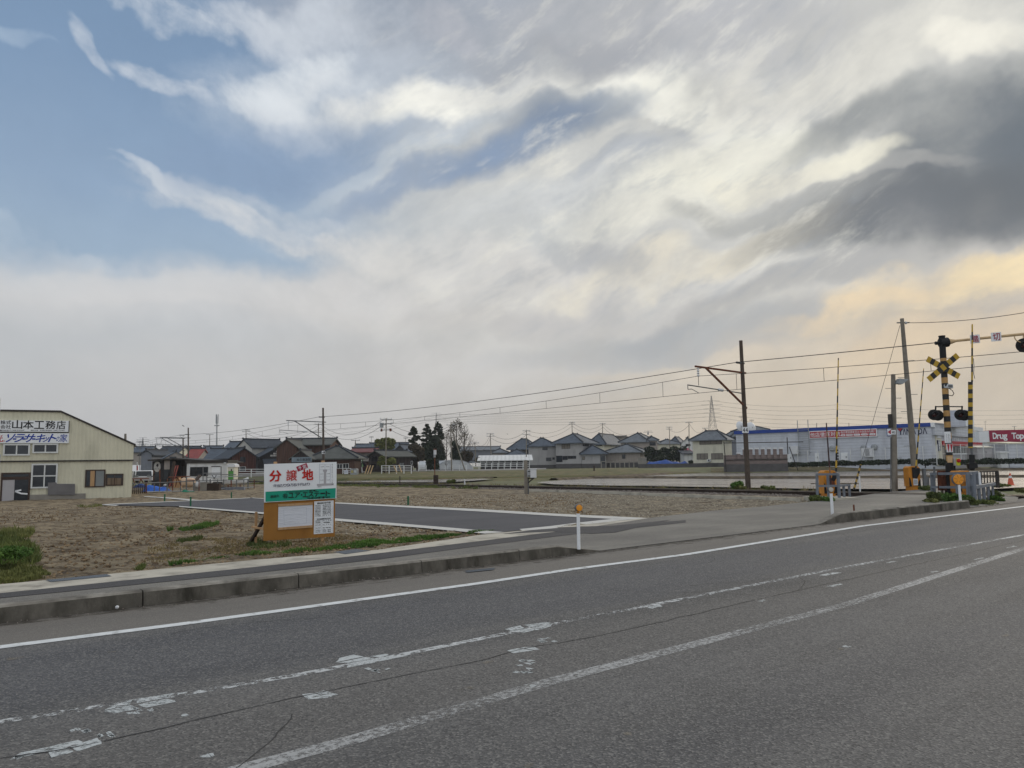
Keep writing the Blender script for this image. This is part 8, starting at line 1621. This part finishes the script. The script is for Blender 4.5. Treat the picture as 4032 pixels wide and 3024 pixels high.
for a in [('tall green weeds at the foot of the rusty board', S5, (460, 1110), 120, 200, 29.6, 'leaf_mid', 1300, .05, 1), ('leafy weeds between the rusty board and the orange disc', S5, (680, 1110), 150, 150, 28.6, 'leaf_bright', 1300, .05, 2), ('pale low weeds spilling over the kerb beside the rusty board', S5, (340, 1150), 110, 80, 28.6, 'leaf_olive', 800, .045, 3), ('weeds under the corner of the larger guard frame', S5, (1010, 1090), 110, 100, 27.6, 'leaf_bright', 800, .05, 4), ('weeds hanging off the kerb end by the frame corner', S5, (1150, 1190), 60, 150, 26.4, 'leaf_mid', 700, .045, 5), ('round weed tuft at the first short posts', S5, (1345, 1180), 52, 85, 27.0, 'leaf_mid', 500, .045, 6), ('smaller weed tuft among the short posts', S5, (1450, 1160), 42, 70, 27.6, 'leaf_olive', 360, .04, 7), ('broad weed mound at the end of the short posts', S5, (1620, 1140), 130, 120, 29, 'leaf_bright', 1300, .05, 8), ('taller weeds behind the last short post', S5, (1640, 1050), 60, 150, 30.5, 'leaf_mid', 600, .05, 9),
          ('weeds at the foot of the far barrier machine', S2, (860, 1135), 70, 60, 39, 'leaf_mid', 600, .06, 10), ('weeds before the first guard frame', S4, (290, 1250), 80, 95, 31, 'leaf_mid', 800, .05, 11), ('weed tuft under the first orange machine', S4, (470, 1250), 80, 75, 30.6, 'leaf_bright', 700, .05, 12), ('leafy bush against the thick brown catenary pole', Z8, (180, 1200), 80, 118, 45.5, 'leaf_bright', 1300, .07, 13), ('low brownish bush spreading beside the catenary pole', Z8, (260, 1205), 90, 70, 45, 'leaf_olive', 900, .06, 14), ('low bush by the track beyond the catenary pole', Z8, (640, 1200), 70, 55, 42.5, 'leaf_mid', 600, .06, 15), ('dark weeds beside the black lattice fence', S5, (1640, 830), 80, 80, 34, 'leaf_mid', 500, .06, 16), ('small weeds near the traffic cone', S5, (1820, 820), 50, 40, 44, 'leaf_olive', 300, .06, 17), ('weeds on the road edge at the picture border', S5, (2160, 945), 80, 80, 38, 'leaf_olive', 400, .06, 18),
          ('bushy green plant at the lot edge among the tall grass', S6, (60, 560), 170, 110, 13.4, 'leaf_bright', 1500, .035, 19), ('bushy clump on the earth ridge beside the rails', Z5, (1710, 1205), 70, 50, 68, 'leaf_mid', 700, .09, 20), ('dark weed tuft in the verge behind the sale board', Z5, (570, 1290), 25, 50, 64, 'leaf_mid', 250, .07, 21)]: weed(*a)
# loose stones of the ballast and lot
def stones(name, fn, n, r, m, seed):
    rn = random.Random(seed); mb = MB()
    for _ in range(n):
        p = fn(rn)
        if p is None: continue
        s = r*rn.uniform(.5, 1.3); vs = [p+Vector((x*s*rn.uniform(.7, 1.2), y*s*rn.uniform(.7, 1.2), z*s*rn.uniform(.5, .9))) for x, y, z in ((1, 0, 0), (-1, 0, 0), (0, 1, 0), (0, -1, 0), (0, 0, 1), (0, 0, -1))]
        mb.add(vs, [(0, 2, 4), (2, 1, 4), (1, 3, 4), (3, 0, 4), (2, 0, 5), (1, 2, 5), (3, 1, 5), (0, 3, 5)])
    o = mb.build(name, M[m]); o['kind'] = 'stuff'; return o
mk('stone', (100, 92, 86), .9, .4, 3, rgb2=(140, 132, 124)); mk('stone_pale', (176, 168, 152), .9, .15, 3)
stones('ballast_stones', lambda rn: TT(rn.uniform(-6, 70), rn.uniform(-3.1, -.75), rn.uniform(-.15, -.09)), 16000, .05, 'stone', 1)
stones('lot_stones', lambda rn: (lambda a, r: Vector((math.sin(a)*r, math.cos(a)*r, -.07)) if r*math.cos(a-math.atan2(TN.x, TN.y)) < TC0-3.2 and not inside(Vector((math.sin(a)*r, math.cos(a)*r, 0))) else None)(rn.uniform(-.3, .42), rn.uniform(20, 44)), 2600, .028, 'stone_pale', 2)
def clods(rn):
    a, r = rn.uniform(-.75, .1), 13+32*rn.random()**1.3; p = Vector((math.sin(a)*r, math.cos(a)*r, -.09)); return None if inside(p) or p.dot(NL) < 13.2 else p
mk('clod', (104, 86, 66), .95, .3, 3, rgb2=(146, 126, 98)); stones('soil_clods', clods, 12000, .036, 'clod', 3)
stones('road_grit', lambda rn: (lambda s: at_s(kedge, s)+NL*-abs(rn.gauss(0, .12))+Vector((0, 0, .015)))(rn.uniform(-2, 30)), 500, .012, 'stone', 4)
p = G(461, 2398, .02); tag(MB().lathe([(.001, -.02), (.018, -.01), (.021, .006), (.012, .018), (.001, .021)], p+Vector((0, 0, .02)), n=9).build('pale_stone', M['dish']), 'single pale stone lying against the kerb', 'stone')
# blue banner at the picture's left border, birds on the wires
t = thing('blue_banner', 'sliver of a blue banner on a pole at the picture edge', 'banner', G(-40, 2250, -.1), 0); b = G(-40, 2250, -.1); MB().tube(b, b+Vector((0, 0, 3)), .02).build('pole', M['frame_white'], t); mb = MB(); vs = []
for i in range(15): z = P(0, 1790+i*19, b.y).z; vs += [(b.x+.02, b.y, z), (P((5 if i < 5 else -6 if i < 10 else 9)+0, 1800, b.y).x, b.y-.03, z)]
o = mb.add(vs, [(i*2, i*2+1, i*2+3, i*2+2) for i in range(14)]).build('cloth', M['tarp_blue'], t); s_ = o.modifiers.new('thick', 'SOLIDIFY'); s_.thickness = .01
for lab, Z, c, Y in [('small bird perched on the power line over the canopy shed', Z6, (432, 393), 178), ('bird in flight above the yard', Z2, (978, 337), 90)]:
    p = P(*Z(*c), Y); tag(MB().add([(p.x+x*.55, p.y+y*.55, p.z+z*.55) for x, y, z in ((-.28, 0, .12), (-.1, -.08, .05), (0, -.1, 0), (.12, -.06, -.06), (.3, 0, -.16), (-.1, .08, .05), (0, .1, 0), (.12, .06, -.06), (-.05, 0, .13), (0, 0, -.12), (.34, -.02, -.2))], [(0, 1, 8), (0, 8, 5), (1, 2, 8), (8, 6, 5), (2, 3, 8), (8, 7, 6), (3, 4, 8), (8, 4, 7), (0, 9, 1), (0, 5, 9), (1, 9, 2), (5, 6, 9), (2, 9, 3), (6, 7, 9), (3, 9, 4), (7, 4, 9), (4, 10, 9)]).build('bird', M['black_paint']), lab, 'bird')
# ------------------------------------------------------------------ evening haze round the whole scene
hz = MB().box(-700, 700, -95, 900, -2.5, 62).build('haze', None); hz.data.materials.clear(); hm = bpy.data.materials.new('haze'); hm.use_nodes = True; nt = hm.node_tree; nt.nodes.remove(nt.nodes['Principled BSDF'])
pv = nt.nodes.new('ShaderNodeVolumePrincipled'); pv.inputs['Color'].default_value = (.82, .86, .92, 1); pv.inputs['Density'].default_value = .00025; nt.links.new(pv.outputs[0], nt.nodes['Material Output'].inputs['Volume']); hz.data.materials.append(hm); hz['kind'] = 'stuff'
